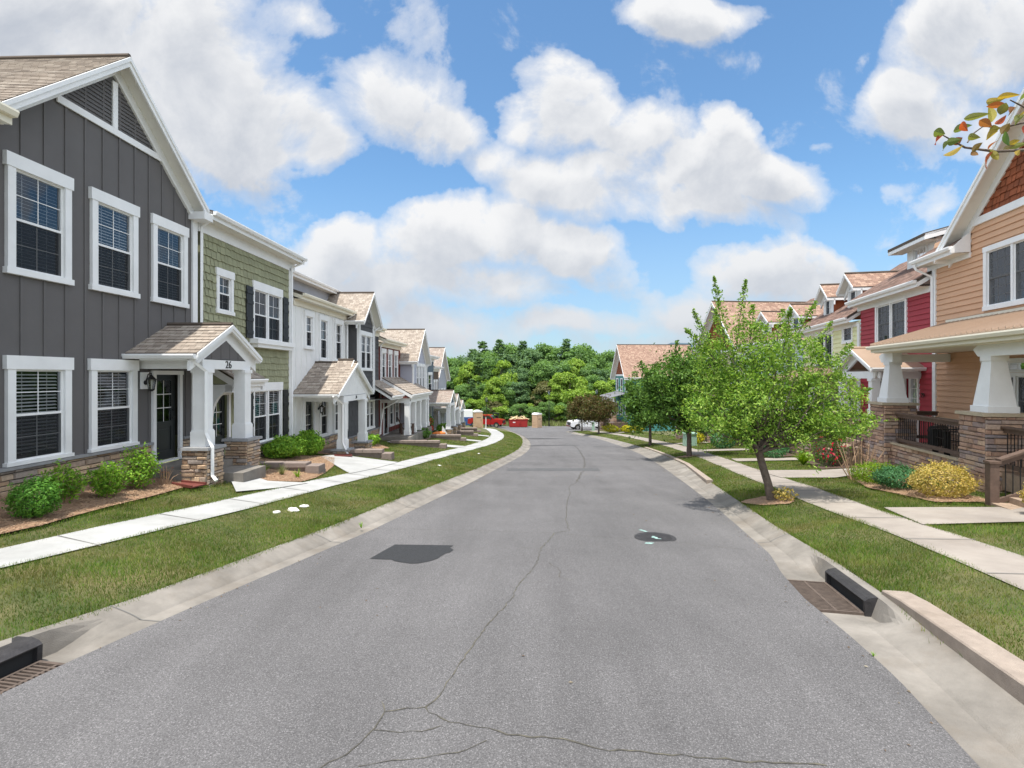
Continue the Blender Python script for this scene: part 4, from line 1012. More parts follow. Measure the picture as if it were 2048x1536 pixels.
far_unit('townhouse', 'brown-topped narrow townhouse with white windows near the far end of the left row', 41.6, 45.8, .1, -5.3, .75, brownw, gry_roof, 'eave', [(42.2, 42.9, -1.9, -.3), (43.3, 44.0, -1.9, -.3), (44.4, 45.1, -1.9, -.3)], (42.6, 46.0, -1.55, -2.6, 2.1), 81, 'batten')
far_unit('townhouse', 'pale grey gabled townhouse last in the left row, next to the construction yard', 46.2, 52.5, -.3, -5.7, -.2, greyw, gry_roof, 'gable', [(47.4, 48.3, -3.0, -1.2), (49.2, 50.2, -3.0, -1.2), (50.8, 51.6, -3.0, -1.2)], (48.6, 52.2, -2.35, -3.2, 1.7), 91)

# ---------------------------------------------------------------- right row
RA = -math.radians(12.5); cR, sR_ = math.cos(math.radians(12.5)), math.sin(math.radians(12.5))
RLOC = (9.0*cR, -9.0*sR_, 0)
def Rr(label, loc=RLOC, rz=RA): return House('townhouse', label, 'townhouse', loc, rz, -1, 'attached townhouses along the right pavement')

def railing(H, s0, t0, z0, s1, t1, z1, h=.78, name='railing', gap=.1, parent=None, mtl=None, toprail=.05):
    """balustrade from (s0,t0) with foot z0 to (s1,t1) with foot z1"""
    P = Vector((s0, t0, z0)); Q = Vector((s1, t1, z1)); d = Q-P; n = max(2, int(Vector((d.x, d.y)).length/gap)); e = Vector((d.x, d.y, 0)).normalized(); w = Vector((-e.y, e.x, 0))
    m = H.mb()
    def bar(za, zb, wd):
        m.prism([tuple(P+w*wd+Vector((0, 0, za))), tuple(P-w*wd+Vector((0, 0, za))), tuple(P-w*wd+Vector((0, 0, zb))), tuple(P+w*wd+Vector((0, 0, zb)))],
                [tuple(Q+w*wd+Vector((0, 0, za))), tuple(Q-w*wd+Vector((0, 0, za))), tuple(Q-w*wd+Vector((0, 0, zb))), tuple(Q+w*wd+Vector((0, 0, zb)))])
    bar(h-.04, h, .07); bar(h-.13, h-.04, .025); bar(.0, .09, .03)
    o = m.build(name, mtl or deckw, parent or H.o)
    b = H.mb()
    for k in range(1, n): c = P+d*(k/n); b.tube([(c.x, c.y, c.z+.09), (c.x, c.y, c.z+h-.13)], .009, 5)
    b.build('baluster', iron, o)
    return o

def metal_roof(H, s0, s1, tE, zE, tR, zR, mtl, name='porch_roof', pitch=.23):
    m = H.mb(); m.slab((s0, tE, zE), (s1, tE, zE), (s1, tR, zR), (s0, tR, zR), .04)
    s = s0+.02
    while s < s1:
        m.prism([(s, tE+.01, zE+.001), (s+.03, tE+.01, zE+.001), (s+.022, tE+.01, zE+.045), (s+.008, tE+.01, zE+.045)], [(s, tR, zR+.001), (s+.03, tR, zR+.001), (s+.022, tR, zR+.045), (s+.008, tR, zR+.045)]); s += pitch
    return m.build(name, mtl, H.o)

def orange():
    H = Rr('apricot orange townhouse with cedar shake gable and stone-piered porch at the right edge')
    window(H, 13.45, 15.42, 1.66, 3.28, units=2, head=.13, side=.11, sill=.11, grid=(3, 3), blinds=0, wing=0)
    window(H, 13.2, 15.5, -1.25, .08, units=2, head=.08, side=.1, sill=.1, grid=(3, 2), blinds=.9, wing=0)
    window(H, 13.2, 15.5, .085, .42, units=1, head=.08, side=.1, sill=.04, grid=(8, 1), fixed=True, blinds=.6, wing=0)
    # whole wall: lap below the frieze, shakes above
    wall(H, orangew, 9.0, 17.62, -1.2, 3.95, style='lap', e=.155, gable=None)
    ap, zA = 12.9, 6.75
    wall(H, cedar, 9.0, 16.6, 4.12, 6.6, style='shingle', e=.17, gable=(ap, 3.95, 6.62), name='gable_shakes', holes=[], sides=False)
    m = H.mb(); m.box(9.0, 16.7, .0, .06, 3.94, 4.13).box(17.5, 17.66, -.02, .055, -1.2, 3.4); m.build('frieze', white, H.o)
    gable_roof(H, 9.0, 16.85, 3.42, zA+.05, .42, -8, brn_roof, ap=ap, rake=.2, gut=(0, 1))
    # pent eave beyond the gable with a boxed return
    eave_roof(H, 15.95, 17.9, .45, 3.5, -.9, 4.4, brn_roof, name='eave_roof', frieze=.12)
    H.mb().prism([(15.93, .04, 3.3), (15.93, .5, 3.3), (15.93, .5, 3.42), (15.93, .04, 3.85)], [(15.97, .04, 3.3), (15.97, .5, 3.3), (15.97, .5, 3.42), (15.97, .04, 3.85)]).build('eave_return', white, H.o)
    downspout(H, [(17.72, .5, 3.35), (17.7, .45, 3.2), (17.62, .08, 2.95), (17.62, .08, 1.4)])
    # porch
    metal_roof(H, 9.0, 17.05, 1.95, .9, 0.02, 1.5, metal_t, pitch=.19)
    m = H.mb(); m.box(9.0, 17.05, 1.86, 1.93, .68, .86).box(9.0, 17.05, .0, .03, 1.5, 1.6).prism([(17.02, .0, 1.3), (17.02, 1.93, .7), (17.02, 1.93, .86), (17.02, .0, 1.47)], [(17.05, .0, 1.3), (17.05, 1.93, .7), (17.05, 1.93, .86), (17.05, .0, 1.47)]); gutter_t(m, 9.0, 17.1, 2.05, .86); m.build('porch_fascia', cream, H.o)
    H.mb().box(9.0, 17.0, .03, 1.86, .66, .70).build('porch_ceiling', cream, H.o)
    m = H.mb()
    m.prism([(9.0, 1.33, .66), (12.98, 1.33, .66), (13.14, 1.33, .58), (12.98, 1.33, .42), (9.0, 1.33, .42)], [(9.0, 1.57, .66), (12.98, 1.57, .66), (13.14, 1.57, .58), (12.98, 1.57, .42), (9.0, 1.57, .42)])
    m.build('porch_beam', white, H.o); m = H.mb()
    m.prism([(16.6, 1.33, .66), (17.25, 1.33, .66), (17.4, 1.33, .58), (17.25, 1.33, .40), (16.6, 1.33, .40)], [(16.6, 1.57, .66), (17.25, 1.57, .66), (17.4, 1.57, .58), (17.25, 1.57, .40), (16.6, 1.57, .40)])
    m.build('porch_beam', white, H.o); H.mb().box(16.8, 17.04, .04, 1.33, .40, .62).build('porch_beam', white, H.o)
    for s, sd_ in ((12.72, 101), (16.92, 111)):
        tapered_post(H, s, 1.42, .5, .28, -.76, .42)
        stone_pier(H, s-.4, s+.4, 1.02, 1.82, H.G(s, 1.8)-.2, -.83, seed=sd_, mtl=stone_r, capm=capsr, coarse=1.25, over=.07, capz=.07, back=True)
    o = stone_wall(H, 13.1, 16.55, 1.6, H.G(15, 1.6)-.25, -1.92, seed=121, mtl=stone_r, capm=capsr, coarse=1.2, name='porch_wall')
    H.mb().box(9.0, 17.3, .02, 1.55, -2.3, -1.95).build('porch_deck', deckl, H.o)
    railing(H, 13.14, 1.5, -1.83, 16.5, 1.5, -1.83, h=.8)
    railing(H, 11.0, 1.55, -1.86, 12.3, 1.5, -1.86, h=.84)
    railing(H, 17.3, .1, -1.83, 17.3, 1.0, -1.83, h=.8)
    # wainscot of stone along the house front
    stone_wall(H, 9.0, 17.6, .02, -1.95, -1.25, seed=131, mtl=stone_r, capm=capsr, coarse=1.3, name='stone_base')
    # wooden stairs
    for k in range(5):
        st = H.mb(); t1 = 2.95-k*.3; z = -2.36+k*.105
        st.box(9.0, 10.82, t1-.34, t1, -2.75, z)
        st.build('stair', deckl if k else deckw, H.o)
    H.mb().box(10.74, 10.88, 2.52, 2.66, -2.5, -1.56).box(10.72, 10.9, 2.5, 2.68, -1.56, -1.52).build('newel_post', deckw, H.o)
    railing(H, 10.81, 2.5, -2.28, 10.81, 1.5, -1.86, h=.8, name='stair_rail', gap=.11)
    # things on the porch are pieces of furniture of their own, below
    return H
HO = orange()

def crimson():
    H = Rr('crimson lap-sided townhouse with a flat-topped dormer, behind the apricot one')
    window(H, 19.1, 21.25, 1.12, 2.62, units=2, head=.1, side=.1, sill=.08, grid=(3, 3), blinds=0, wing=0, detail=1)
    door(H, 18.4, 19.3, -2.1, .1, mtl=white, glasspart=(.5, .95)); window(H, 20.2, 21.4, -1.5, .2, head=.1, side=.1, blinds=0, detail=1)
    wall(H, crimw, 17.66, 22.5, -2.4, 2.75, style='lap', e=.165)
    eave_roof(H, 17.75, 22.7, .42, 2.92, -4.2, 5.9, brn_roof, frieze=.16, trim=white)
    text_part(H, '29', 18.15, .05, -.6, .2, iron)
    # shed dormer
    wall(H, white, 19.7, 21.5, 3.6, 4.65, t=-1.1, name='dormer_wall', holes=[(20.2, 21.0, 4.05, 4.5)], tB=-3.5)
    h = H.holes; H.holes = []; window(H, 20.15, 21.05, 4.0, 4.55, t=-1.1, head=.05, side=.05, sill=.05, grid=(3, 1), fixed=True, blinds=0, wing=0, detail=1); H.holes = h
    eave_roof(H, 19.4, 21.8, -.6, 4.72, -3.4, 5.45, brn_roof, wallt=-1.1, frieze=0, gut=False, name='dormer_roof')
    H.mb().tube([(19.6, -2.3, 5.0), (19.6, -2.3, 5.35)], .06, 10).tube([(19.6, -2.3, 5.35), (19.6, -2.3, 5.42)], .1, 10).build('vent_pipe', iron, H.o)
    # small gabled porch
    rf = gable_roof(H, 18.1, 21.1, .28, .95, 1.5, 0.02, metal_t, wallt=1.2, rake=.13, name='porch_roof', gut=(1, 1), th=.05)
    m = H.mb(); m.box(18.3, 20.9, 1.15, 1.35, -.08, .15).box(18.3, 18.5, .02, 1.15, -.08, .15); m.build('porch_beam', white, rf)
    for s in (18.45, 20.8): square_post(H, s, 1.25, .24, -1.3, -.08, base=.25); stone_pier(H, s-.25, s+.25, 1.0, 1.5, H.G(s, 1.3)-.2, -1.36, seed=int(s*9), mtl=stone_r, capm=capsr, coarse=1.3)
    H.mb().box(18.0, 21.3, .02, 1.5, -3.0, -2.15).build('porch_deck', deckl, H.o)
    downspout(H, [(18.15, 1.35, .2), (18.3, 1.3, -.05), (18.55, 1.1, -.25), (18.55, 1.1, -1.6)])
    lantern(H, 19.6, .03, -.4)
    for k in range(3): H.mb().box(18.6, 19.9, 1.5, 2.5-k*.3, -3.1, -2.68+k*.17).build('stair', deckl if k else deckw, H.o)
    H.mb().box(18.5, 18.62, 2.3, 2.42, -2.9, -1.75).build('newel_post', deckw, H.o)
    railing(H, 18.56, 2.36, -2.6, 18.56, 1.5, -2.15, h=.8, name='stair_rail')
    railing(H, 19.95, 2.36, -2.6, 19.95, 1.5, -2.15, h=.8, name='stair_rail')
    return H
crimson()

def gable_dormer(H, s, t, w, zb, zE, zA, rm, cheek):
    h = H.holes; H.holes = []
    window(H, s-w*.28, s+w*.28, zb+.15, zE-.05, t=t, head=.06, side=.06, sill=.06, blinds=0, wing=0, detail=1, grid=(2, 1))
    wall(H, white, s-w/2, s+w/2, zb, zA-.15, t=t, gable=(s, zE, zA-.12), name='dormer_wall', tB=t-2.5, sides=False); H.holes = h
    m = H.mb(); m.q([(s-w/2, t-.001, zb), (s-w/2, t-.001, zE), (s-w/2, t-2.5, zE), (s-w/2, t-2.5, zb)]).q([(s+w/2, t-.001, zb), (s+w/2, t-.001, zE), (s+w/2, t-2.5, zE), (s+w/2, t-2.5, zb)]); m.build('dormer_cheek', cheek, H.o)
    gable_roof(H, s-w/2-.22, s+w/2+.22, zE-.05, zA+.05, t+.35, t-3.2, rm, wallt=t, rake=.13, name='dormer_roof', gut=(0, 0), th=.06)

def yellow():
    H = Rr('pale yellow lap-sided townhouse with two small gabled dormers, beyond the crimson one')
    window(H, 23.2, 24.2, 1.35, 2.1, head=.08, side=.08, blinds=0, detail=1, wing=0); window(H, 25.2, 27.3, .1, 2.0, units=2, head=.1, side=.1, blinds=0, detail=1, wing=0)
    window(H, 25.2, 27.3, -2.4, -.6, units=2, head=.1, side=.1, blinds=0, detail=1, wing=0); door(H, 23.2, 24.2, -2.9, -.8)
    wall(H, yelw, 22.55, 29.0, -3.4, 2.2, style='lap', e=.19)
    eave_roof(H, 22.75, 29.2, .42, 2.35, -4.4, 5.6, brn_roof, frieze=.16)
    H.mb().box(22.56, 22.74, 0, .055, -2.8, 2.1).build('corner_board', white, H.o)
    for s in (24.6, 27.4): gable_dormer(H, s, -.55, 1.25, 2.75, 3.75, 4.35, sal_roof, cedar)
    metal_roof(H, 22.6, 28.8, 2.1, -.2, 0.02, .45, metal_t, pitch=.3)
    H.mb().box(22.8, 28.6, 1.55, 1.8, -.55, -.25).build('porch_beam', white, H.o)
    for s in (23.1, 25.7, 28.3): tapered_post(H, s, 1.65, .42, .26, -1.55, -.55); stone_pier(H, s-.33, s+.33, 1.3, 2.0, H.G(s, 1.8)-.2, -1.6, seed=int(s*7), mtl=stone_r, capm=capsr, coarse=1.5)
    stone_wall(H, 23.4, 28.0, 1.75, H.G(25, 1.7)-.2, -2.55, seed=141, mtl=stone_r, coarse=1.5, capm=capsr, name='porch_wall')
    H.mb().box(22.7, 28.8, .02, 1.7, -3.2, -2.6).build('porch_deck', deckw, H.o)
    railing(H, 23.4, 1.65, -2.5, 25.4, 1.65, -2.5, h=.8, gap=.13); railing(H, 26.0, 1.65, -2.5, 28.0, 1.65, -2.5, h=.8, gap=.13)
    return H
yellow()

def behind(label, loc, rz, w, zb, zE, wm, rm, kind, seed, gz=None, dorm=()):
    H = Rr(label, loc, rz)
    n = int(w/1.9)
    for k in range(n):
        c = w*(k+.5)/n
        window(H, c-.55, c+.55, zE-1.9, zE-.35, head=.1, side=.1, blinds=0, detail=1, wing=0); window(H, c-.55, c+.55, zE-4.7, zE-3.2, head=.1, side=.1, blinds=0, detail=1, wing=0)
    g = (w/2, zE, gz) if kind == 'gable' else None
    wall(H, wm, 0, w, zb, zE, gable=None, style='lap', e=.2)
    if g:
        wall(H, cedar, 0, w, zE+.01, gz, gable=(w/2, zE, gz), style='shingle', e=.22, name='gable_shakes', holes=[], sides=False)
        H.mb().box(0, w, .0, .06, zE-.1, zE+.1).build('frieze', white, H.o)
        gable_roof(H, -.3, w+.3, zE-.25, gz+.1, .6, -8, rm, rake=.26)
    else: eave_roof(H, -.1, w+.1, .45, zE+.1, -4.4, zE+3.1, rm, frieze=.16)
    for s in dorm: gable_dormer(H, s, -.6, 1.2, zE+.5, zE+1.4, zE+2.0, sal_roof, cedar)
    metal_roof(H, .2, w-.2, 2.1, zE-2.5, .02, zE-1.95, metal_g, pitch=.35)
    H.mb().box(.4, w-.4, 1.55, 1.8, zE-2.85, zE-2.56).build('porch_beam', white, H.o)
    for s in (.6, w-.6):
        tapered_post(H, s, 1.65, .42, .26, zE-4.3, zE-2.85); stone_pier(H, s-.33, s+.33, 1.3, 2.0, H.G(s, 1.8)-.2, zE-4.35, seed=seed+int(s), mtl=stone_r, capm=capsr, coarse=1.6)
    H.mb().box(.2, w-.2, .02, 1.7, zE-6.2, zE-5.25).build('porch_deck', deckw, H.o)
    railing(H, .95, 1.65, zE-5.2, w-1.0, 1.65, zE-5.2, h=.85, gap=.16)
    return H
behind('pale blue lap-sided townhouse half hidden behind the big street tree', (15.1, 26.6, 0), math.radians(1), 6.4, -4.4, 1.9, palew, brn_roof, 'eave', 201, dorm=(1.6, 4.8))
behind('tan townhouse with a tall cedar gable rising behind the middle street tree', (15.0, 33.1, 0), math.radians(4), 6.6, -4.9, 1.75, tanw, sal_roof, 'gable', 221, gz=5.2)
def teal():
    H = behind('teal townhouse with a salmon roof and cedar gable, alone at the far right bend', (12.9, 56.5, 0), math.radians(2), 6.2, -6.9, .1, tealw, sal_roof, 'gable', 241, gz=3.55)
    return H
HT = teal()
# ================================================================ paths and beds
patch('mulch_bed', [(-8.3,5.5),(-6.6,5.6),(-6.42,7.0),(-6.5,8.3),(-6.5,9.4),(-6.55,10.25),(-6.35,10.7),(-6.45,11.2),(-7.9,11.3),(-8.0,8)], mulch, .02)
patch('mulch_bed', [(-7.0,12.55),(-5.6,11.75),(-5.0,12.1),(-4.95,12.9),(-5.1,14.0),(-5.4,15.5),(-6.1,17.6),(-7.4,17.8),(-7.75,13.0)], mulch, .02)
patch('mulch_bed', [(-6.0,18.3),(-6.6,20.9),(-5.9,22.2),(-5.6,23.4),(-6.4,24.8),(-7.3,24.8),(-7.6,18.3)], mulch, .02)
patch('mulch_bed', [(-6.4,30.2),(-5.2,30.5),(-5.4,38),(-6.6,38)], mulch_d, .02)
patch('garden_path', [(-6.2,11.3),(-5.55,10.3),(-5.05,11.1),(-4.75,12.0),(-5.6,11.72),(-6.35,12.4)], conc_new, .03)
patch('garden_path', [(-6.6,17.6),(-4.5,14.2),(-4.2,16.0),(-4.0,18.0),(-6.3,18.6)], conc_new, .028, excl=True)
patch('garden_path', [(-6.6,26.9),(-2.9,27.6),(-2.6,29.2),(-6.5,28.5)], conc_new, .028)
patch('garden_path', [(-6.2,34.2),(-2.2,34.6),(-2.1,36.0),(-6.2,35.6)], conc_new, .028)
patch('garden_path', [(-6.3,42.2),(-1.9,42.4),(-1.95,43.8),(-6.3,43.6)], conc_new, .028)
patch('garden_path', [(6.75,9.3),(6.3,7.85),(7.7,7.75),(10.5,7.2),(10.6,8.4),(8.3,8.95)], conc_w, .022)
patch('garden_path', [(7.75,16.2),(7.4,14.05),(8.6,13.6),(9.3,14.0),(10.9,14.6),(10.9,15.8),(9.5,15.6)], conc_w, .022)
patch('garden_path', [(8.95,20.9),(8.6,19.6),(10.8,19.2),(11.6,20.2)], conc_w, .022)
patch('garden_path', [(10.05,27.6),(9.85,26.2),(12.4,25.8),(12.6,27.0)], conc_w, .022)
patch('garden_path', [(10.85,34.4),(10.75,33.2),(13.0,33.2),(13.0,34.3)], conc_w, .022)
patch('garden_path', [(10.6,53.4),(10.8,52.2),(13.0,52.2),(13.0,53.4)], conc_w, .022)
patch('mulch_bed', [(7.95,9.6),(8.05,11.6),(8.5,12.6),(9.5,13.4),(9.9,13.2),(9.2,11.0),(8.9,9.4)], mulch, .02)
patch('mulch_bed', [(9.6,15.9),(10.6,18.6),(11.4,18.4),(10.9,15.9)], mulch_d, .02)
patch('mulch_bed', [(10.6,21.0),(11.9,25.2),(12.8,25.0),(11.9,21.0)], mulch_d, .02)
for (tx, ty, tr) in ((5.42, 10.75, .5), (8.2, 23.7, .55)):
    patch('mulch_ring', [(tx+tr*(1+.15*math.sin(3*a))*math.cos(a), ty+tr*(1+.1*math.cos(5*a))*math.sin(a)) for a in [k*math.pi/7 for k in range(14)]], mulch, .018, step=.2)

# ================================================================ leaves
def leaf_mesh(C, size, flat=0.0, up=0.3, aspect=0.42, out=None):
    """C (n,3) centres -> rhombus leaves; out = preferred normal directions"""
    n = len(C); nr = NR.normal(size=(n, 3)); nr[:, 2] += up
    if out is not None: nr += out*1.6
    nr /= np.linalg.norm(nr, axis=1)[:, None]+1e-9
    a = NR.normal(size=(n, 3)); a[:, 2] -= flat; a -= (a*nr).sum(1)[:, None]*nr; a /= np.linalg.norm(a, axis=1)[:, None]+1e-9
    b = np.cross(nr, a); s = (size*NR.uniform(.65, 1.35, n))[:, None]
    P0 = C-a*s*.5; P2 = C+a*s*.5-nr*s*.12; P1 = C+b*s*aspect*.5+nr*s*.07; P3 = C-b*s*aspect*.5+nr*s*.07
    V = np.stack([P0, P1, P2, P3], 1).reshape(-1, 3); F = np.arange(n*4).reshape(n, 4)
    return V, F

def street_tree(label, group, base, lobes, shoots, fork, lean, r0, nleaf, lsize, lmat, seed, nbr=26, name='street_tree', cat='tree'):
    global NR
    NR = np.random.default_rng(seed); rr = random.Random(seed)
    o = thing(name, label, cat, base, 0, group)
    m = MB(); fx, fy = lean
    tp = [(0, 0, -.15), (0, 0, 0), (fx*.3, fy*.3, fork*.35), (fx*.7, fy*.7, fork*.7), (fx, fy, fork)]
    m.tube(tp, [r0*1.35, r0*1.15, r0*.95, r0*.9, r0*.85], 9)
    C = []; O = []
    W = np.array([l[3]*l[4]*l[5] for l in lobes])**(2/3); W = W/W.sum()
    cl = []
    for li, l in enumerate(lobes):
        c = np.array(l[:3]); rad = np.array(l[3:6]); k = max(2, int(nbr*W[li]))
        for j in range(k):
            d = NR.normal(size=3); d /= np.linalg.norm(d); e = c+rad*d*rr.uniform(.75, .98)
            p0 = np.array([fx, fy, fork]) + np.array([0, 0, rr.uniform(-.1, .5*fork)])
            mid = (p0+e)/2+np.array([0, 0, -.12*np.linalg.norm(e-p0)])+NR.normal(size=3)*.08
            m.tube([tuple(p0), tuple((p0*.6+mid*.4)), tuple(mid), tuple(e)], [r0*.42, r0*.3, r0*.2, r0*.05], 5, cap=False)
            for q in range(5):
                f = rr.uniform(.45, 1); a = p0+(mid-p0)*min(1, f*2) if f < .5 else mid+(e-mid)*(f-.5)*2
                t_ = a+NR.normal(size=3)*rad*.38; cl.append((a, t_))
    for (a, b) in shoots:
        a = np.array(a); b = np.array(b); m.tube([tuple(a), tuple((a+b)/2+NR.normal(size=3)*.02), tuple(b)], [r0*.14, r0*.09, r0*.03], 4, cap=False)
    m.build('trunk', bark, o, smooth=True)
    # leaves: sprays along twigs, plus lobes' rims
    n1 = int(nleaf*.62); idx = NR.integers(0, len(cl), n1); A = np.array([c[0] for c in cl]); Bq = np.array([c[1] for c in cl])
    f = NR.uniform(.15, 1.1, n1)[:, None]; P = A[idx]+(Bq[idx]-A[idx])*f+NR.normal(size=(n1, 3))*.075*max(1, lsize/.075)
    C.append(P)
    n2 = nleaf-n1; li = NR.choice(len(lobes), n2, p=W); Lc = np.array([l[:3] for l in lobes])[li]; Lr = np.array([l[3:6] for l in lobes])[li]
    # clumps on the rim
    K = 22; cd = NR.normal(size=(len(lobes)*K, 3)); cd /= np.linalg.norm(cd, axis=1)[:, None]
    ck = NR.integers(0, K, n2)+li*K; dirs = cd[ck]+NR.normal(size=(n2, 3))*.2; dirs /= np.linalg.norm(dirs, axis=1)[:, None]
    P2 = Lc+Lr*dirs*(NR.uniform(.62, 1.08, n2)**.7)[:, None]
    C.append(P2)
    for (a, b) in shoots:
        a = np.array(a); b = np.array(b); k = int(np.linalg.norm(b-a)/lsize*22); f = NR.uniform(0, 1.05, k)[:, None]
        C.append(a+(b-a)*f+NR.normal(size=(k, 3))*(.12*(1.15-f)*max(1, lsize/.085)))
    C = np.concatenate(C)
    V, F = leaf_mesh(C, lsize, up=.5)
    fast_mesh('crown', V, F, lmat, o)
    return o
S1 = [((-1.0,-.1,3.2),(-1.28,-.2,4.62)),((-.75,0,3.2),(-.6,-.1,4.58)),((-1.2,0,2.9),(-1.6,.1,4.0)),((-1.1,.1,2.9),(-1.75,.1,3.6)),((-.45,0,3.4),(-.35,.1,4.1)),((.1,0,3.3),(.28,.1,4.0)),((.35,0,3.2),(.85,-.1,4.15)),((.8,0,3.0),(1.25,0,3.75)),((1.2,0,2.7),(1.75,.1,3.3)),((1.4,0,2.2),(2.05,0,2.35)),((1.4,0,1.9),(2.0,-.2,1.75)),((-1.2,0,2.2),(-1.85,0,2.4)),((.0,-.4,3.0),(-.1,-.9,3.9)),((.6,.4,3.0),(.7,.8,3.8)),((-.8,.5,3.0),(-.9,.7,4.1))]
street_tree('bright green street tree with leaning trunk and upright shoots, largest on the right verge', 'street trees on the right verge', (5.48, 10.8, T(5.48, 10.8)),
            [(.15,0,2.2,1.5,1.35,.80),(-.85,.1,2.8,.75,.8,.7),(1.2,.1,2.2,.68,.8,.55),(.2,0,2.95,.8,.8,.6),(-1.15,-.1,1.9,.75,.75,.45),(1.2,-.2,1.72,.70,.75,.36),(-.4,0,3.3,.55,.5,.5),(.85,0,2.65,.6,.6,.5)],
            S1, 1.05, (-.28, 0), .085, 27000, .072, L_tree, 5, nbr=60)
S2 = [((0,0,4.2),(.3,0,5.2)),((-.6,0,4),(-.5,0,5.0)),((.9,0,4),(1.3,0,4.9)),((-1.2,0,3.2),(-1.9,0,3.9)),((.5,.2,4.2),(.9,.2,5.3))]
street_tree('dense deep green street tree with dark shade beneath, second along the right verge', 'street trees on the right verge', (8.2, 23.7, T(8.2, 23.7)),
            [(0,0,3.0,1.75,1.7,1.25),(-.8,0,3.3,1.1,1.1,1.1),(.8,0,3.2,1.1,1.1,1.1),(.2,0,4.0,1.1,1.1,.8),(-.5,0,1.9,1.3,1.2,.55),(.9,0,2.0,1.1,1.1,.6)], S2, 1.3, (0, 0), .10, 24000, .15, L_tree2, 6, nbr=46).scale = (1.14, 1.14, 1.06)
street_tree('small dark green street tree, third along the right verge', 'street trees on the right verge', (9.15, 33.9, T(9.15, 33.9)),
            [(0,0,2.9,1.35,1.3,1.2),(-.4,0,3.9,.9,.9,.9),(.5,0,3.7,.8,.8,.8),(0,0,1.9,1.2,1.1,.5)], [((-.4,0,4.4),(-.5,0,5.3)),((.3,0,4.2),(.5,0,5.0))], 1.3, (0, 0), .085, 13000, .18, L_tree2, 7, nbr=30).scale = (1.2, 1.2, 1.05)
t4 = street_tree('bronze leaved small street tree in front of the white pickup, right of its twin', 'bronze leaved street trees', (8.95, 52.8, T(8.95, 52.8)),
            [(0,0,2.5,1.9,1.8,1.2),(-.9,0,2.6,1.0,1.2,.9),(.9,0,2.6,1.1,1.2,.9),(0,0,3.3,1.2,1.2,.7)], [], 1.25, (0, 0), .09, 7000, .22, L_plum, 8, nbr=26)
c = copy_tree(t4); c.location = (8.5, 62.2, T(8.5, 62.2)); c.rotation_euler = (0, 0, 2.0); c.scale = (.98, .98, 1.08)
c['label'] = 'bronze leaved small street tree by the white pickup bonnet, left of its twin'
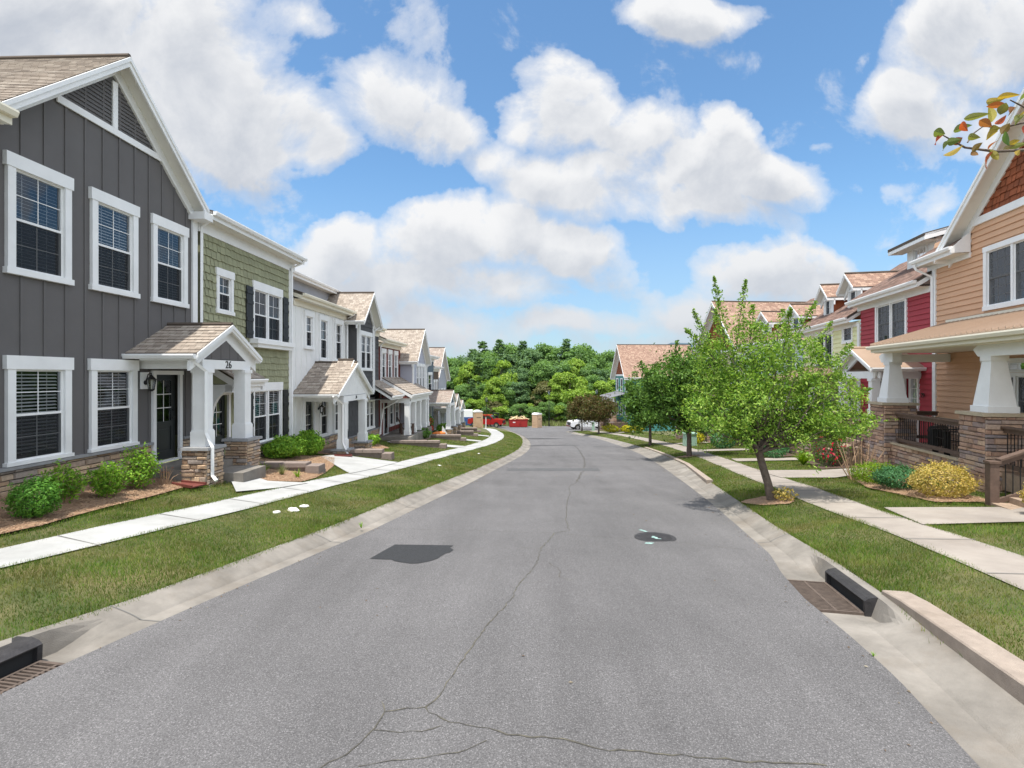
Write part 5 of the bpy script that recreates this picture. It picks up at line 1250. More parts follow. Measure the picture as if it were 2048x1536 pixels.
# a cropped tree overhead to the right: one long bough enters the picture
def over_tree():
    global NR
    NR = np.random.default_rng(77)
    bx, by = 4.35, 1.35; o = thing('overhanging_tree', 'coppery new leaves on a thin bough reaching in at the upper right corner', 'tree', (bx, by, T(bx, by)), 0, None)
    z0 = -T(bx, by); m = MB()
    W = lambda px, py, d: ((px-1024)/1024*d-bx, d-by, -(py-752)/1024*d+z0)
    m.tube([(0, 0, -.1), (.02, 0, 1.0), (0, .03, 2.2), (-.05, .02, 3.2)], [.10, .085, .07, .05], 9)
    d = 2.05
    B1 = [(-.02, .02, 2.3), W(2300, 330, 2.0), W(2150, 295, 2.02), W(2048, 300, d), W(1990, 303, d), W(1930, 295, d), W(1885, 270, d)]
    B2 = [(-.02, .03, 2.6), W(2250, 250, 2.05), W(2120, 245, 2.1), W(2048, 245, 2.12), W(2000, 256, 2.12), W(1965, 252, 2.12)]
    B3 = [W(2150, 295, 2.02), W(2090, 260, 2.0), W(2050, 215, 2.0), W(2020, 200, 2.0)]
    B4 = [W(1935, 285, d), W(1945, 268, d), W(1966, 253, d)]
    m.tube(B1, [.03, .018, .010, .006, .005, .004, .002], 6).tube(B2, [.028, .014, .009, .005, .004, .002], 6).tube(B3, [.008, .006, .004, .002], 5).tube(B4, [.003, .003, .002], 5)
    m.build('bough', bark, o, smooth=True)
    lf = MB()
    def leaf(base, tip, wd, roll):
        a = Vector(base); b = Vector(tip); ax = b-a; L_ = ax.length; ax.normalize(); side = ax.cross(Vector((math.sin(roll), math.cos(roll), .3))).normalized(); up = side.cross(ax)
        prof = [0, .55, .9, 1, .85, .5, 0]; n = len(prof); Lp, Rp, Mp = [], [], []
        for k, w_ in enumerate(prof):
            f = k/(n-1); cpt = a+ax*L_*f-up*L_*.16*(f-.3)**2*2; Mp.append(cpt); Lp.append(cpt+side*wd*w_+up*wd*.35*w_); Rp.append(cpt-side*wd*w_+up*wd*.35*w_)
        i = len(lf.v); lf.v += [tuple(p) for p in Mp+Lp+Rp]
        for k in range(n-1): lf.f.append((i+k, i+k+1, i+n+k+1, i+n+k)); lf.f.append((i+k, i+2*n+k, i+2*n+k+1, i+k+1))
    rr = random.Random(4)
    spec = [(1885,270,1862,290),(1890,268,1864,262),(1900,282,1878,302),(1925,292,1878,322),(1905,262,1936,250),(1892,285,1918,280),(1935,262,1918,242),(1960,275,1928,272),(1925,238,1970,228),(1958,240,1982,252),(1945,300,1955,312),(1975,300,1992,280),(1965,285,1940,305),(1995,262,1965,278),(1985,302,1962,340),(2010,262,2015,292),(2030,290,1992,305),(2040,280,2010,292),(2040,300,2030,312),(1985,245,1982,215),(2000,230,2012,205),(1970,205,2000,200),(1972,213,2015,208),(1992,195,2030,188),(2030,215,2010,230),(2048,230,2018,250),(2035,235,2060,218),(2040,200,2062,180),(2050,210,2070,230),(2060,250,2042,270),(2048,300,2070,320),(2070,290,2100,310),(2080,240,2110,215),(2100,290,2130,265),(2000,256,1975,262),(2020,246,2000,270),(1978,298,2000,322),(2015,296,2046,288),(1925,275,1905,290),(1990,250,2010,235)]
    for (a, b, c_, e) in spec: dd = d+rr.uniform(-.06, .06); leaf(W(a, b, dd), W(c_, e, dd+rr.uniform(-.05, .05)), rr.uniform(.010, .018), rr.uniform(-1.2, 1.2))
    V = NR.normal(size=(260, 3))*np.array([.75, .7, .5])+np.array([.35, .1, 3.5])
    for p in V[(V[:, 0] > -.3)]: q = Vector(p); leaf(q, q+Vector(NR.normal(size=3)).normalized()*.1, .02, rr.uniform(-2, 2))
    lf.build('leaf', L_over, o)
    o2 = o.children[-1]; o2.name = 'foliage'
over_tree()

# ================================================================ woods beyond the street
def proto_tree(kind, lm, seed):
    g = np.random.default_rng(seed); 
    o = bpy.data.objects.new('pine_tree' if kind == 'pine' else 'woodland_tree', None); COL.objects.link(o)
    m = MB(); m.tube([(0, 0, -.02), (0, 0, .35), (.01, .01, .6), (0, 0, .8)], [.022, .016, .009, .003], 6)
    P = []; N = []
    if kind == 'pine':
        z = .18
        while z < .99:
            nb = g.integers(4, 7); rad = .25*(1-z)**.85*g.uniform(.6, 1.2)+.012
            for k in range(nb):
                an = g.uniform(0, 6.28); L_ = rad*g.uniform(.7, 1.2); tip = np.array([math.cos(an)*L_, math.sin(an)*L_, z+L_*g.uniform(.05, .3)])
                m.tube([(0, 0, z-.01), tuple(tip)], [.004, .001], 3, cap=False)
                n = int(26+420*L_); f = g.uniform(.25, 1.05, n)[:, None]
                P.append(np.array([0, 0, z])+(tip-np.array([0, 0, z]))*f+g.normal(size=(n, 3))*np.array([.018, .018, .010])); N.append(np.tile([0, 0, 1.0], (n, 1)))
            z += g.uniform(.035, .06)
        sz = .027
    else:
        K = 44 if kind == 'tall' else 34
        cx = g.normal(size=(K, 3)); cx /= np.linalg.norm(cx, axis=1)[:, None]
        w = .25 if kind == 'tall' else .40; h0 = .58 if kind == 'tall' else .52; hz = .40 if kind == 'tall' else .46
        cen = cx*np.array([w, w, hz])*g.uniform(.45, .8, K)[:, None]+np.array([0, 0, h0])
        for c in cen:
            r = g.uniform(.055, .12)*(1.25 if kind != 'tall' else 1); n = 270
            d = g.normal(size=(n, 3)); d[:, 2] = np.abs(d[:, 2])*.9-.25; d /= np.linalg.norm(d, axis=1)[:, None]
            P.append(c+d*r*g.uniform(.7, 1.15, n)[:, None]*np.array([1, 1, .75])); N.append(d)
            m.tube([(0, 0, max(.2, c[2]-.25)), tuple(c)], [.006, .001], 3, cap=False)
        sz = .032 if kind == 'tall' else .039
    global NR
    NR = g
    C = np.concatenate(P); V, F = leaf_mesh(C, sz, up=.3, aspect=.75, out=np.concatenate(N))
    m.build('trunk', bark, o); fast_mesh('crown', V, F, lm, o)
    return o
KINDS = {'p': ('pine', F4, 'blue-green pine with layered boughs standing in the wood', 'pine trees in the wood beyond the street'),
         'q': ('pine', F3, 'dark green pine rising in the wood', 'pine trees in the wood beyond the street'),
         'd': ('tall', F1, 'mid green broadleaf tree in the wood beyond the street', 'broadleaf trees in the wood'),
         'k': ('tall', F3, 'dark broadleaf tree in the wood beyond the street', 'broadleaf trees in the wood'),
         'y': ('round', F2, 'bright yellow-green broadleaf tree at the edge of the wood', 'broadleaf trees in the wood'),
         'b': ('round', F1, 'low green bushy tree at the front edge of the wood', 'bushy trees at the edge of the wood'),
         'r': ('round', F5, 'bronze tinged bushy tree at the front edge of the wood', 'bushy trees at the edge of the wood'),
         'g': ('round', F2, 'pale green young bushy tree at the front edge of the wood', 'bushy trees at the edge of the wood')}
PROT = {}
woods = []; WO = []
for (px, py, k) in [(946,699,'p'),(966,684,'q'),(999,680,'p'),(1017,681,'d'),(1046,683,'p'),(1133,683,'p'),(1154,682,'d'),(925,705,'k'),(1031,688,'d'),(985,692,'d'),(1008,688,'k'),(956,694,'k'),(1143,688,'k'),(1058,689,'k'),(1068,692,'d'),(1093,681,'d'),(1112,686,'d'),(1171,687,'d'),(1192,693,'d'),(1211,696,'d'),(1227,709,'d'),(905,710,'d'),(885,712,'d'),(864,722,'q'),(845,732,'d'),(1245,722,'d'),(1265,728,'k'),(1295,728,'d'),(1325,733,'d'),(1360,735,'k'),(825,735,'d'),(800,732,'k'),(765,738,'d'),(720,735,'d'),(1400,735,'d'),(1450,730,'k')]: woods.append((px, py, R.uniform(122, 138), k))
for (px, py, k) in [(895,735,'q'),(915,728,'d'),(938,722,'y'),(957,716,'q'),(980,712,'d'),(1002,716,'y'),(1022,722,'k'),(1042,728,'k'),(1062,724,'d'),(1085,716,'d'),(1104,716,'k'),(1124,722,'d'),(1147,716,'y'),(1172,722,'d'),(1195,722,'k'),(1216,730,'d'),(1236,745,'y'),(1255,750,'d'),(870,745,'k'),(1285,748,'d')]: woods.append((px, py, R.uniform(108, 116), k))
for (px, py, k) in [(903,770,'k'),(924,764,'d'),(944,758,'q'),(966,764,'d'),(990,752,'y'),(1010,760,'d'),(1032,752,'k'),(1054,764,'q'),(1078,770,'d'),(1098,752,'r'),(1120,744,'y'),(1140,740,'y'),(1160,752,'y'),(1182,746,'d'),(1204,760,'y'),(1224,756,'y'),(1246,764,'y'),(1268,768,'b'),(880,775,'b')]: woods.append((px, py, R.uniform(99, 104), k))
for (px, py, k) in [(930,800,'b'),(949,792,'g'),(966,803,'b'),(985,796,'r'),(1003,808,'g'),(1022,812,'b'),(1040,802,'b'),(1058,806,'y'),(1076,808,'b'),(1092,796,'b'),(1112,806,'g'),(1130,800,'b'),(1150,806,'g'),(1170,798,'b'),(1190,806,'b'),(1210,804,'g'),(1232,806,'b'),(1255,806,'b'),(910,806,'b'),(890,806,'g')]: woods.append((px, py, R.uniform(92.5, 95.5), k))
for i, (px, py, y, k) in enumerate(woods):
    kd, lm, lab, grp = KINDS[k]
    vv = (k, i % 2) if k in 'pqdyk' else (k, 0)
    if vv not in PROT: PROT[vv] = o = proto_tree(kd, lm, 300+len(PROT)*7); 
    else: o = copy_tree(PROT[vv])
    x = (px-1024)/1024*y; zb = T(x, y)-.3; h = (752-py)/1024*y-zb; w = h*R.uniform(.9, 1.15) if kd != 'round' else max(h*.95, 5)*R.uniform(.9, 1.2)
    o.location = (x, y, zb); o.scale = (w, w, h*1.02); o.rotation_euler = (0, 0, R.uniform(0, 6.28))
    o['category'] = 'tree'; o['group'] = grp
    WO.append((px, y, k, o, lab, kd))
LMK = [(760, 'the charcoal townhouse'), (825, 'the lavender townhouse'), (875, 'the slate blue townhouse'), (905, 'the last left townhouse'), (930, 'the blue and white box'), (957, 'the left portable toilet'), (985, 'the red pickup'), (1006, 'the compact loader'), (1036, 'the red dumpster'), (1073, 'the right portable toilet'), (1098, 'the tall street lamp'), (1133, 'the white pickup bonnet'), (1161, 'the left bronze tree'), (1198, 'the right bronze tree'), (1225, 'the teal townhouse porch'), (1262, 'the teal townhouse gable'), (1320, 'the teal townhouse roof'), (1420, 'the second street tree')]
KN = {'p': 'blue-green pine', 'q': 'dark green pine', 'd': 'mid green broadleaf tree', 'k': 'dark broadleaf tree', 'y': 'yellow-green broadleaf tree', 'b': 'low green bushy tree', 'r': 'bronze tinged bushy tree', 'g': 'pale green bushy tree'}
seen = {}
for (px, y, k, o, lab, kd) in sorted(WO, key=lambda q: q[0]):
    row = 'on the skyline above' if y > 120 else 'halfway up the wood above' if y > 106 else 'low in the wood behind' if y > 97 else 'at the front of the wood behind'
    seen.setdefault((k, row, min(LMK, key=lambda q: abs(q[0]-px))[1]), []).append(o)
for (k, row, lm_), os_ in seen.items():
    for i, o in enumerate(os_): o['label'] = KN[k]+' '+row+' '+lm_+('' if len(os_) == 1 else (', leftmost there', ', rightmost there')[i] if len(os_) == 2 else (', leftmost there', ', middle one there', ', third there', ', rightmost there')[i])
# ---------------------------------------------------------------- shrubs
def bush(name, label, x, y, rx, ry, rz, lm, n, size, cat='shrub', group=None, rough=.12, dz=0.0, seed=1, tall=False, stemm=None):
    global NR
    NR = np.random.default_rng(seed); o = thing(name, label, cat, (x, y, T(x, y)+dz), 0, group)
    d = NR.normal(size=(n, 3)); d /= np.linalg.norm(d, axis=1)[:, None]
    K = 40; cd = NR.normal(size=(K, 3)); cd /= np.linalg.norm(cd, axis=1)[:, None]; amp = NR.uniform(-1, 1, K)
    bump_ = (np.exp(-((d[:, None, :]-cd[None])**2).sum(2)*9)*amp[None]).sum(1)
    r = NR.uniform(.4, 1.0, n)**.35*(1+bump_*rough*1.6)*(1+NR.normal(size=n)*.06)
    sp = NR.integers(0, max(6, n//120), n); spd = NR.normal(size=(max(6, n//120), 3)); spd[:, 2] = np.abs(spd[:, 2]); spd /= np.linalg.norm(spd, axis=1)[:, None]; isp = NR.random(n) < .10
    d = np.where(isp[:, None], spd[sp]+NR.normal(size=(n, 3))*.06, d); r = np.where(isp, NR.uniform(.9, 1.22, n), r)
    d2 = d.copy(); d2[:, 2] = np.where(d2[:, 2] < 0, d2[:, 2]*.85, d2[:, 2])
    C = d2*np.array([rx, ry, rz])*r[:, None]+np.array([0, 0, rz*.92]); C[:, 2] = np.maximum(C[:, 2], .02)
    V, F = leaf_mesh(C, size, up=.4, aspect=.5, out=d)
    fast_mesh('foliage', V, F, lm, o)
    m = MB(); rr = random.Random(seed)
    for k in range(7): a = rr.uniform(0, 6.28); m.tube([(rx*.1*math.cos(a), ry*.1*math.sin(a), -.05), (rx*.55*math.cos(a), ry*.55*math.sin(a), rz*1.1)], [.012, .005], 4)
    m.build('stem', stemm or bark, o); return o
def loose_bush(name, label, x, y, R_, H_, lm, stems, per, size, group=None, seed=1, cat='shrub'):
    global NR
    NR = np.random.default_rng(seed); rr = random.Random(seed); o = thing(name, label, cat, (x, y, T(x, y)), 0, group)
    m = MB(); C = []
    for k in range(stems):
        a = rr.uniform(0, 6.28); q = rr.uniform(.15, 1); tip = np.array([R_*q*math.cos(a), R_*q*math.sin(a), H_*(1.05-.45*q*q)*rr.uniform(.75, 1.05)]); b = np.array([.05*math.cos(a), .05*math.sin(a), 0])
        mid = (b+tip)/2+np.array([0, 0, .05]); m.tube([tuple(b), tuple(mid), tuple(tip)], [.008, .006, .003], 4)
        f = NR.uniform(.25, 1.06, per)[:, None]; C.append(b+(tip-b)*f+NR.normal(size=(per, 3))*.05*(H_/.8))
    V, F = leaf_mesh(np.concatenate(C), size, up=.6, aspect=.45); m.build('stem', twig, o); fast_mesh('foliage', V, F, lm, o); return o
def tuft(name, label, x, y, n, h, lm, group=None, seed=1, dz=0.0, cat='plant', w=.012):
    rr = random.Random(seed); o = thing(name, label, cat, (x, y, T(x, y)+dz), 0, group); m = MB()
    for k in range(n):
        a = rr.uniform(0, 6.28); L_ = h*rr.uniform(.6, 1.1); sp = rr.uniform(.15, .8); c, s = math.cos(a), math.sin(a); ww = w*rr.uniform(.7, 1.2)
        pts = [(c*L_*sp*f, s*L_*sp*f, L_*(f-.55*sp*f*f*1.2)) for f in (0, .35, .7, 1)]
        for i in range(3):
            w0, w1 = ww*(1-.28*i), ww*(1-.28*(i+1)) if i < 2 else .001
            p, q = pts[i], pts[i+1]; m.q([(p[0]-s*w0, p[1]+c*w0, p[2]), (p[0]+s*w0, p[1]-c*w0, p[2]), (q[0]+s*w1, q[1]-c*w1, q[2]), (q[0]-s*w1, q[1]+c*w1, q[2])])
    m.build('blades', lm, o); return o
bush('round_shrub', 'round clipped dark green shrub, leftmost in the bed of the dark grey townhouse', -6.76, 7.25, .265, .28, .30, L_ball, 5200, .035, seed=11, rough=.10)
g = 'leafy bright green shrubs in the bed of the grey townhouse'
loose_bush('leafy_shrub', 'loose bright green shrub nearest the round clipped one', -7.12, 8.1, .31, .62, L_shrub, 26, 52, .06, g, 12)
loose_bush('leafy_shrub', 'wide loose bright green shrub in the middle of the grey townhouse bed', -6.98, 8.8, .38, .58, L_shrub, 32, 56, .06, g, 13)
loose_bush('leafy_shrub', 'tallest loose bright green shrub of the bed, beside the porch downspout', -7.05, 9.65, .36, .78, L_shrub, 34, 56, .06, g, 14)
loose_bush('bare_shrub', 'thin reddish twiggy shrub between the bright green shrubs and the porch pier', -6.95, 10.25, .25, .4, L_over, 12, 3, .03, None, 15)
bush('laurel_shrub', 'dense glossy green shrub under the windows of the sage green townhouse', -7.2, 16.2, .55, .7, .36, L_shrub, 4200, .085, seed=16)
bush('laurel_shrub', 'dense glossy green shrub before the white townhouse door, right of its darker neighbour', -7.05, 17.7, .5, .6, .42, L_shrub, 4200, .085, seed=17)
tuft('ornamental_grass', 'yellow striped grass clump nearest the stone porch pier', -6.2, 12.75, 46, .38, L_lime, 'striped grass clumps', 18)
tuft('ornamental_grass', 'thin seedy grass clump in the middle of the three by the block bench', -5.75, 12.8, 40, .34, L_meadow, 'striped grass clumps', 19)
tuft('ornamental_grass', 'yellow striped grass clump beside the end block of the nearest block wall', -5.3, 12.65, 36, .30, L_lime, 'striped grass clumps', 20)
bush('low_shrub', 'spreading green shrub at the base of the charcoal townhouse', -6.6, 23.6, .45, .7, .28, L_shrub, 1300, .12, seed=21)
bush('rose_bush', 'climbing bush with red and white blooms before the lavender townhouse', -5.9, 35.4, .5, .5, .8, L_tree2, 1200, .16, seed=22)
bush('blossom', 'red and white blooms among the dark bush before the lavender townhouse', -5.75, 35.0, .4, .4, .75, L_rose, 90, .16, seed=23, cat='flowers')
bush('low_shrub', 'dark shrub beside the deep columned porch', -5.7, 31.8, .6, .7, .35, L_tree2, 900, .15, seed=24)
bush('low_shrub', 'green shrub at the foot of the slate blue townhouse', -5.5, 41.5, .6, .8, .4, L_shrub, 900, .16, seed=25)
bush('low_shrub', 'bright yellow-green shrub beside the pale grey end townhouse', -6.0, 56.0, .8, .8, .5, L_lime, 700, .2, seed=26)
gR = 'clipped shrubs below the apricot townhouse porch'
bush('clipped_shrub', 'lime green clipped shrub, leftmost of three below the porch wall', 8.62, 12.15, .50, .42, .27, L_lime, 4200, .035, group=gR, seed=27, rough=.06)
bush('juniper_shrub', 'blue-green feathery shrub between the lime and the golden ones', 8.5, 11.25, .50, .45, .27, L_jun, 4500, .045, group=gR, seed=28, rough=.1)
bush('golden_shrub', 'golden yellow rounded shrub beside the stair newel post', 8.5, 10.15, .56, .50, .34, L_gold, 5200, .042, group=gR, seed=29, rough=.08)
bush('golden_shrub', 'golden shrub cut by the right edge of the picture', 8.42, 8.12, .24, .26, .28, L_gold, 2200, .042, group=gR, seed=30, rough=.1)
def stems_shrub():
    o = thing('bare_stem_shrub', 'leafless shrub of bare tan stems before the left stone pier', 'shrub', (8.85, 13.1, T(8.85, 13.1))); m = MB(); rr = random.Random(5)
    for k in range(17):
        a = rr.uniform(0, 6.28); r_ = rr.uniform(.15, .5); h = rr.uniform(.65, 1.05); b = (.18*math.cos(a), .12*math.sin(a), -.03); p1 = (.55*r_*math.cos(a)+b[0], .5*r_*math.sin(a)+b[1], h*.5); p2 = (r_*math.cos(a)+b[0], r_*math.sin(a)+b[1], h)
        m.tube([b, p1, p2], [.016, .012, .006], 5)
        m.tube([p1, (p1[0]+rr.uniform(-.15, .15), p1[1]+rr.uniform(-.1, .1), h*.85)], [.009, .004], 4)
    m.build('stem', twig, o)
stems_shrub()
tuft('lily_clump', 'bright green clump of lilies with yellow buds before the small porch', 9.9, 17.4, 260, .62, L_lime, None, 31, w=.014)
bush('rose_bush', 'dark green bush carrying red roses behind the bare stems', 10.3, 16.7, .45, .45, .62, L_tree2, 1600, .06, seed=32)
bush('rose_bloom', 'red roses behind the bare stems', 10.2, 16.5, .44, .42, .66, L_rose, 70, .11, seed=33, cat='flowers')
bush('low_shrub', 'green rounded shrub beside the pale yellow townhouse steps', 10.6, 20.8, .5, .6, .35, L_jun, 1300, .08, seed=34)
bush('low_shrub', 'bright green shrub left of the pale yellow townhouse steps', 11.2, 23.0, .6, .7, .4, L_lime, 1300, .1, seed=35)
bush('grass_shrub', 'pale green shrub beneath the second street tree', 11.6, 28.2, .7, .8, .5, L_jun, 1200, .12, seed=36)
bush('yellow_shrub', 'yellow shrub near the green utility box', 12.0, 33.3, .5, .5, .38, L_yel, 700, .13, seed=37)
gY = 'yellow shrubs before the teal townhouse'
bush('yellow_shrub', 'yellow shrub left of the teal townhouse steps', 10.5, 54.3, .8, .8, .45, L_yel, 600, .2, group=gY, seed=38)
bush('yellow_shrub', 'yellow shrub beside the brick pier of the teal townhouse', 11.6, 51.5, .6, .6, .4, L_yel, 600, .2, group=gY, seed=39)
bush('yellow_shrub', 'yellow shrub right of the teal townhouse pier', 12.6, 51.0, .55, .55, .38, L_yel, 500, .2, group=gY, seed=40)
tuft('weed', 'small weed growing in the left kerb joint', -2.62, 8.9, 26, .13, L_shrub, None, 41, w=.006)
tuft('weed', 'tiny weed in the kerb joint at the lower right', 3.02, 4.28, 16, .05, L_shrub, None, 42, w=.004)
# leafy sprout at the first tree's foot
bush('sprout', 'yellowing sprouts at the foot of the leaning street tree', 5.62, 10.55, .22, .18, .14, L_gold, 260, .05, seed=43)

# ================================================================ grass blades
def vT(X, Y):
    Y_ = np.clip(Y, -12, 91.9); fn = [HL, SL2, SL1, KL, AL, AR, KR, SR1, SR2, HR]; xs = np.stack([f(Y_) for f in fn]); fd = np.where(Y_ < 62, 1.0, np.maximum(.15, 1-(Y_-62)/20))
    hs = np.stack([hHL(Y_), .40*fd, .34*fd, .13+0*fd, 0*fd, 0*fd, .12+0*fd, .26*fd, .30*fd, .42*fd]); Z = np.full(len(X), 0.0)
    Z[:] = hs[0]
    for i in range(9):
        w = (X >= xs[i]); f = np.clip((X-xs[i])/(xs[i+1]-xs[i]), 0, 1); Z = np.where(w, hs[i]+(hs[i+1]-hs[i])*f, Z)
    return zr(Y)+Z
def grow(name, label, fa, fb, y0, y1, dens, wid, hei, lm, seed, kindcat='grass', edge=.03):
    g = np.random.default_rng(seed); Xs = []; Ys = []; Ws = []; y = y0
    while y < y1:
        dy = min(.5, y1-y); a, b = float(fa(y+dy/2)), float(fb(y+dy/2)); a = max(a, -(y*1.08+.6)); b = min(b, y*1.08+.6)
        if b > a:
            s = max(1.0, y/8.0); k = int(dens*(b-a)*dy/s**1.55)
            Xs.append(g.uniform(0, 1, k)); Ys.append(g.uniform(y, y+dy, k)); Ws.append(np.full(k, wid*s**.8))
            yy = Ys[-1]; A, B_ = np.maximum(fa(yy), -(yy*1.08+.6)), np.minimum(fb(yy), yy*1.08+.6); Xs[-1] = A+(B_-A)*Xs[-1]; ed = g.random(len(yy)) < .10; Xs[-1] = np.where(ed, np.where(g.random(len(yy)) < .5, A, B_)+g.normal(size=len(yy))*.028*(1+.5*np.sin(yy*3.1)), Xs[-1])
        y += dy
    X = np.concatenate(Xs); Y = np.concatenate(Ys); W = np.concatenate(Ws)
    keep = np.ones(len(X), bool); P = np.stack([X, Y], 1)
    for pl in EXCL:
        bb = (X > pl[:, 0].min()) & (X < pl[:, 0].max()) & (Y > pl[:, 1].min()) & (Y < pl[:, 1].max()); ii = np.where(bb)[0]
        if len(ii): keep[ii[inpoly(P[ii], pl)]] = False
    # thin patches
    X, Y, W = X[keep], Y[keep], W[keep]; n = len(X)
    Z = vT(X, Y)-.008
    a = g.uniform(0, 6.28, n); h = hei*g.uniform(.5, 1.25, n)*(1+.25*np.sin(X*2.1+np.sin(Y*1.7)*2)); ln = g.uniform(.1, .75, n)*h; b = g.uniform(0, 6.28, n)
    ca, sa = np.cos(a)*W, np.sin(a)*W
    V = np.stack([np.stack([X-ca, Y-sa, Z], 1), np.stack([X+ca, Y+sa, Z], 1), np.stack([X+np.cos(b)*ln, Y+np.sin(b)*ln, Z+h], 1)], 1).reshape(-1, 3)
    F = np.arange(n*3).reshape(n, 3)
    o = fast_mesh(name, V, F, lm); tag(o, label, 'grass', kind='stuff'); return o
grow('grass', 'short patchy grass on the left verge between kerb and pavement', lambda y: SL1(y)-.02, lambda y: KL(y)+.0, 3.0, 60, 5200, .0029, .048, L_grass, 61)
grow('grass', 'short grass on the left front lawns', lambda y: HL(y)+.1, lambda y: SL2(y)+.02, 5.2, 50, 3800, .0031, .046, L_grass, 62)
grow('grass', 'short green grass on the right verge between kerb and pavement', lambda y: KR(y)+.02, lambda y: SR1(y)+.02, 2.6, 62, 5200, .0029, .048, L_grass, 63)
grow('grass', 'short grass on the right front lawns', lambda y: SR2(y)-.02, lambda y: HR(y)+1.0, 5.0, 55, 3600, .0031, .048, L_grass, 64)
grow('meadow_grass', 'tall pale grass and weeds at the edge of the wood', lambda y: -40+0*y, lambda y: 40+0*y, 87.5, 97, 16*60, .010, .75, L_meadow, 65)
def straw():
    g = np.random.default_rng(5); Vs = []
    beds = [e for e in EXCL[:4]]+[e for e in EXCL if 7.5 < e[:, 0].mean() < 9.6 and 9 < e[:, 1].mean() < 13 and len(e) == 7]
    for pl in beds:
        x0, x1, y0, y1 = pl[:, 0].min(), pl[:, 0].max(), pl[:, 1].min(), pl[:, 1].max(); n = int(1500*(x1-x0)*(y1-y0))
        P = np.stack([g.uniform(x0, x1, n), g.uniform(y0, y1, n)], 1); P = P[inpoly(P, pl)]; Vs.append(P)
    P = np.concatenate(Vs); n = len(P); Z = vT(P[:, 0], P[:, 1])+.022+g.uniform(0, .02, n); a = g.uniform(0, 6.28, n); L_ = g.uniform(.02, .055, n); w = .0028
    c, s_ = np.cos(a), np.sin(a); tz = g.uniform(-.012, .016, n)
    V = np.stack([np.stack([P[:, 0]-c*L_-s_*w, P[:, 1]-s_*L_+c*w, Z-tz], 1), np.stack([P[:, 0]-c*L_+s_*w, P[:, 1]-s_*L_-c*w, Z-tz], 1), np.stack([P[:, 0]+c*L_+s_*w, P[:, 1]+s_*L_-c*w, Z+tz], 1), np.stack([P[:, 0]+c*L_-s_*w, P[:, 1]+s_*L_+c*w, Z+tz], 1)], 1).reshape(-1, 3)
    o = fast_mesh('pine_straw', V, np.arange(n*4).reshape(n, 4), mat('pine_straw', (.3, .2, .1), .9, ramp=[(.20, .11, .06), (.42, .27, .16), (.30, .18, .10), (.52, .38, .25), (.12, .07, .045)])); tag(o, 'loose pine straw covering the planting beds', 'mulch', kind='stuff')
straw()
# ================================================================ road details
def sheet(name, polys, mtl, off, label=None, cat=None, kind='structure'):
    m = MB()
    for p in polys: m.q([(x, y, T(x, y)+off) for x, y in p])
    o = m.build(name, mtl)
    if kind: o['kind'] = kind
    return tag(o, label, cat)
def ribbon(m, pts, w, off, seed=0, jit=.02, sub=5):
    r = random.Random(seed); P = []
    for i in range(len(pts)-1):
        (a, b), (c, d) = pts[i], pts[i+1]; n = max(2, int(math.dist(pts[i], pts[i+1])/.06))
        for k in range(n): f = k/n; P.append((a+(c-a)*f+r.uniform(-jit, jit), b+(d-b)*f+r.uniform(-jit, jit)))
    P.append(pts[-1]); L_ = []
    for i, p in enumerate(P):
        q0, q1 = P[max(i-1, 0)], P[min(i+1, len(P)-1)]; dx, dy = q1[0]-q0[0], q1[1]-q0[1]; l = math.hypot(dx, dy) or 1; ww = w*r.uniform(.35, 1.3)
        L_.append(((p[0]-dy/l*ww, p[1]+dx/l*ww), (p[0]+dy/l*ww, p[1]-dx/l*ww)))
    for (a, b), (c, d) in zip(L_, L_[1:]): m.q([(x, y, T(x, y)+off) for x, y in (a, b, d, c)])
C0 = [(1.99,15.66),(1.61,14.56),(1.5,13.2),(1.31,12.06),(1.03,9.79),(.99,8.87),(.73,8.69),(.44,7.65),(.31,6.78),(.09,6.08),(-.01,5.59),(-.24,4.91),(-.37,4.37),(-.49,3.89),(-.52,3.73),(-.6,3.58),(-.52,3.49),(-.42,3.42),(-.17,3.35),(-.02,3.3),(.19,3.27),(.33,3.25),(.52,3.16),(.72,3.14),(.98,3.11),(1.42,3.06),(1.86,3.02)]
m = MB(); ribbon(m, C0, .0055, .004, 1, .014); r_ = random.Random(9)
for k_ in range(4):
    p_ = C0[r_.randrange(2, 14)]; a_ = r_.uniform(-1.2, 1.2); q_ = (p_[0]+.3*math.cos(a_)*r_.choice((-1, 1)), p_[1]+.25*math.sin(a_)); ribbon(m, [p_, q_], .0022, .0048+.0001*k_, 40+k_, .014)
ribbon(m, [(-.6,3.58),(-.74,3.57),(-.88,3.53),(-.9,3.36),(-.96,3.22),(-1.0,3.12),(-1.09,3.04),(-1.15,2.97),(-1.3,2.8)], .004, .0042, 2, .01)
ribbon(m, [(-.9,3.34),(-.73,3.32),(-.58,3.33),(-.47,3.38)], .003, .0041, 3, .008); ribbon(m, [(-.9,3.02),(-.72,3.06),(-.46,3.1),(-.28,3.15),(-.16,3.24)], .003, .0043, 4, .008); ribbon(m, [(-.88,3.53),(-.93,3.65)], .003, .0044, 5, .008)
ribbon(m, [(-2.38,9.04),(-1.4,8.95),(-.44,8.87),(.36,8.69),(.69,8.69),(1.22,8.45),(1.97,8.25)], .0035, .0045, 6, .012); ribbon(m, [(2.69,8.0),(2.97,7.82),(3.47,7.55)], .0035, .0046, 7, .012)
ribbon(m, [(1.99,15.66),(2.47,18.22),(3.1,21.82),(3.63,25.9),(4.3,33),(4.56,38)], .014, .004, 8, .05)
ribbon(m, [(.5,6.9),(.62,6.6),(.58,6.3),(.75,6.2)], .004, .004, 9, .015)
o = m.build('crack', crackm); o['kind'] = 'structure'
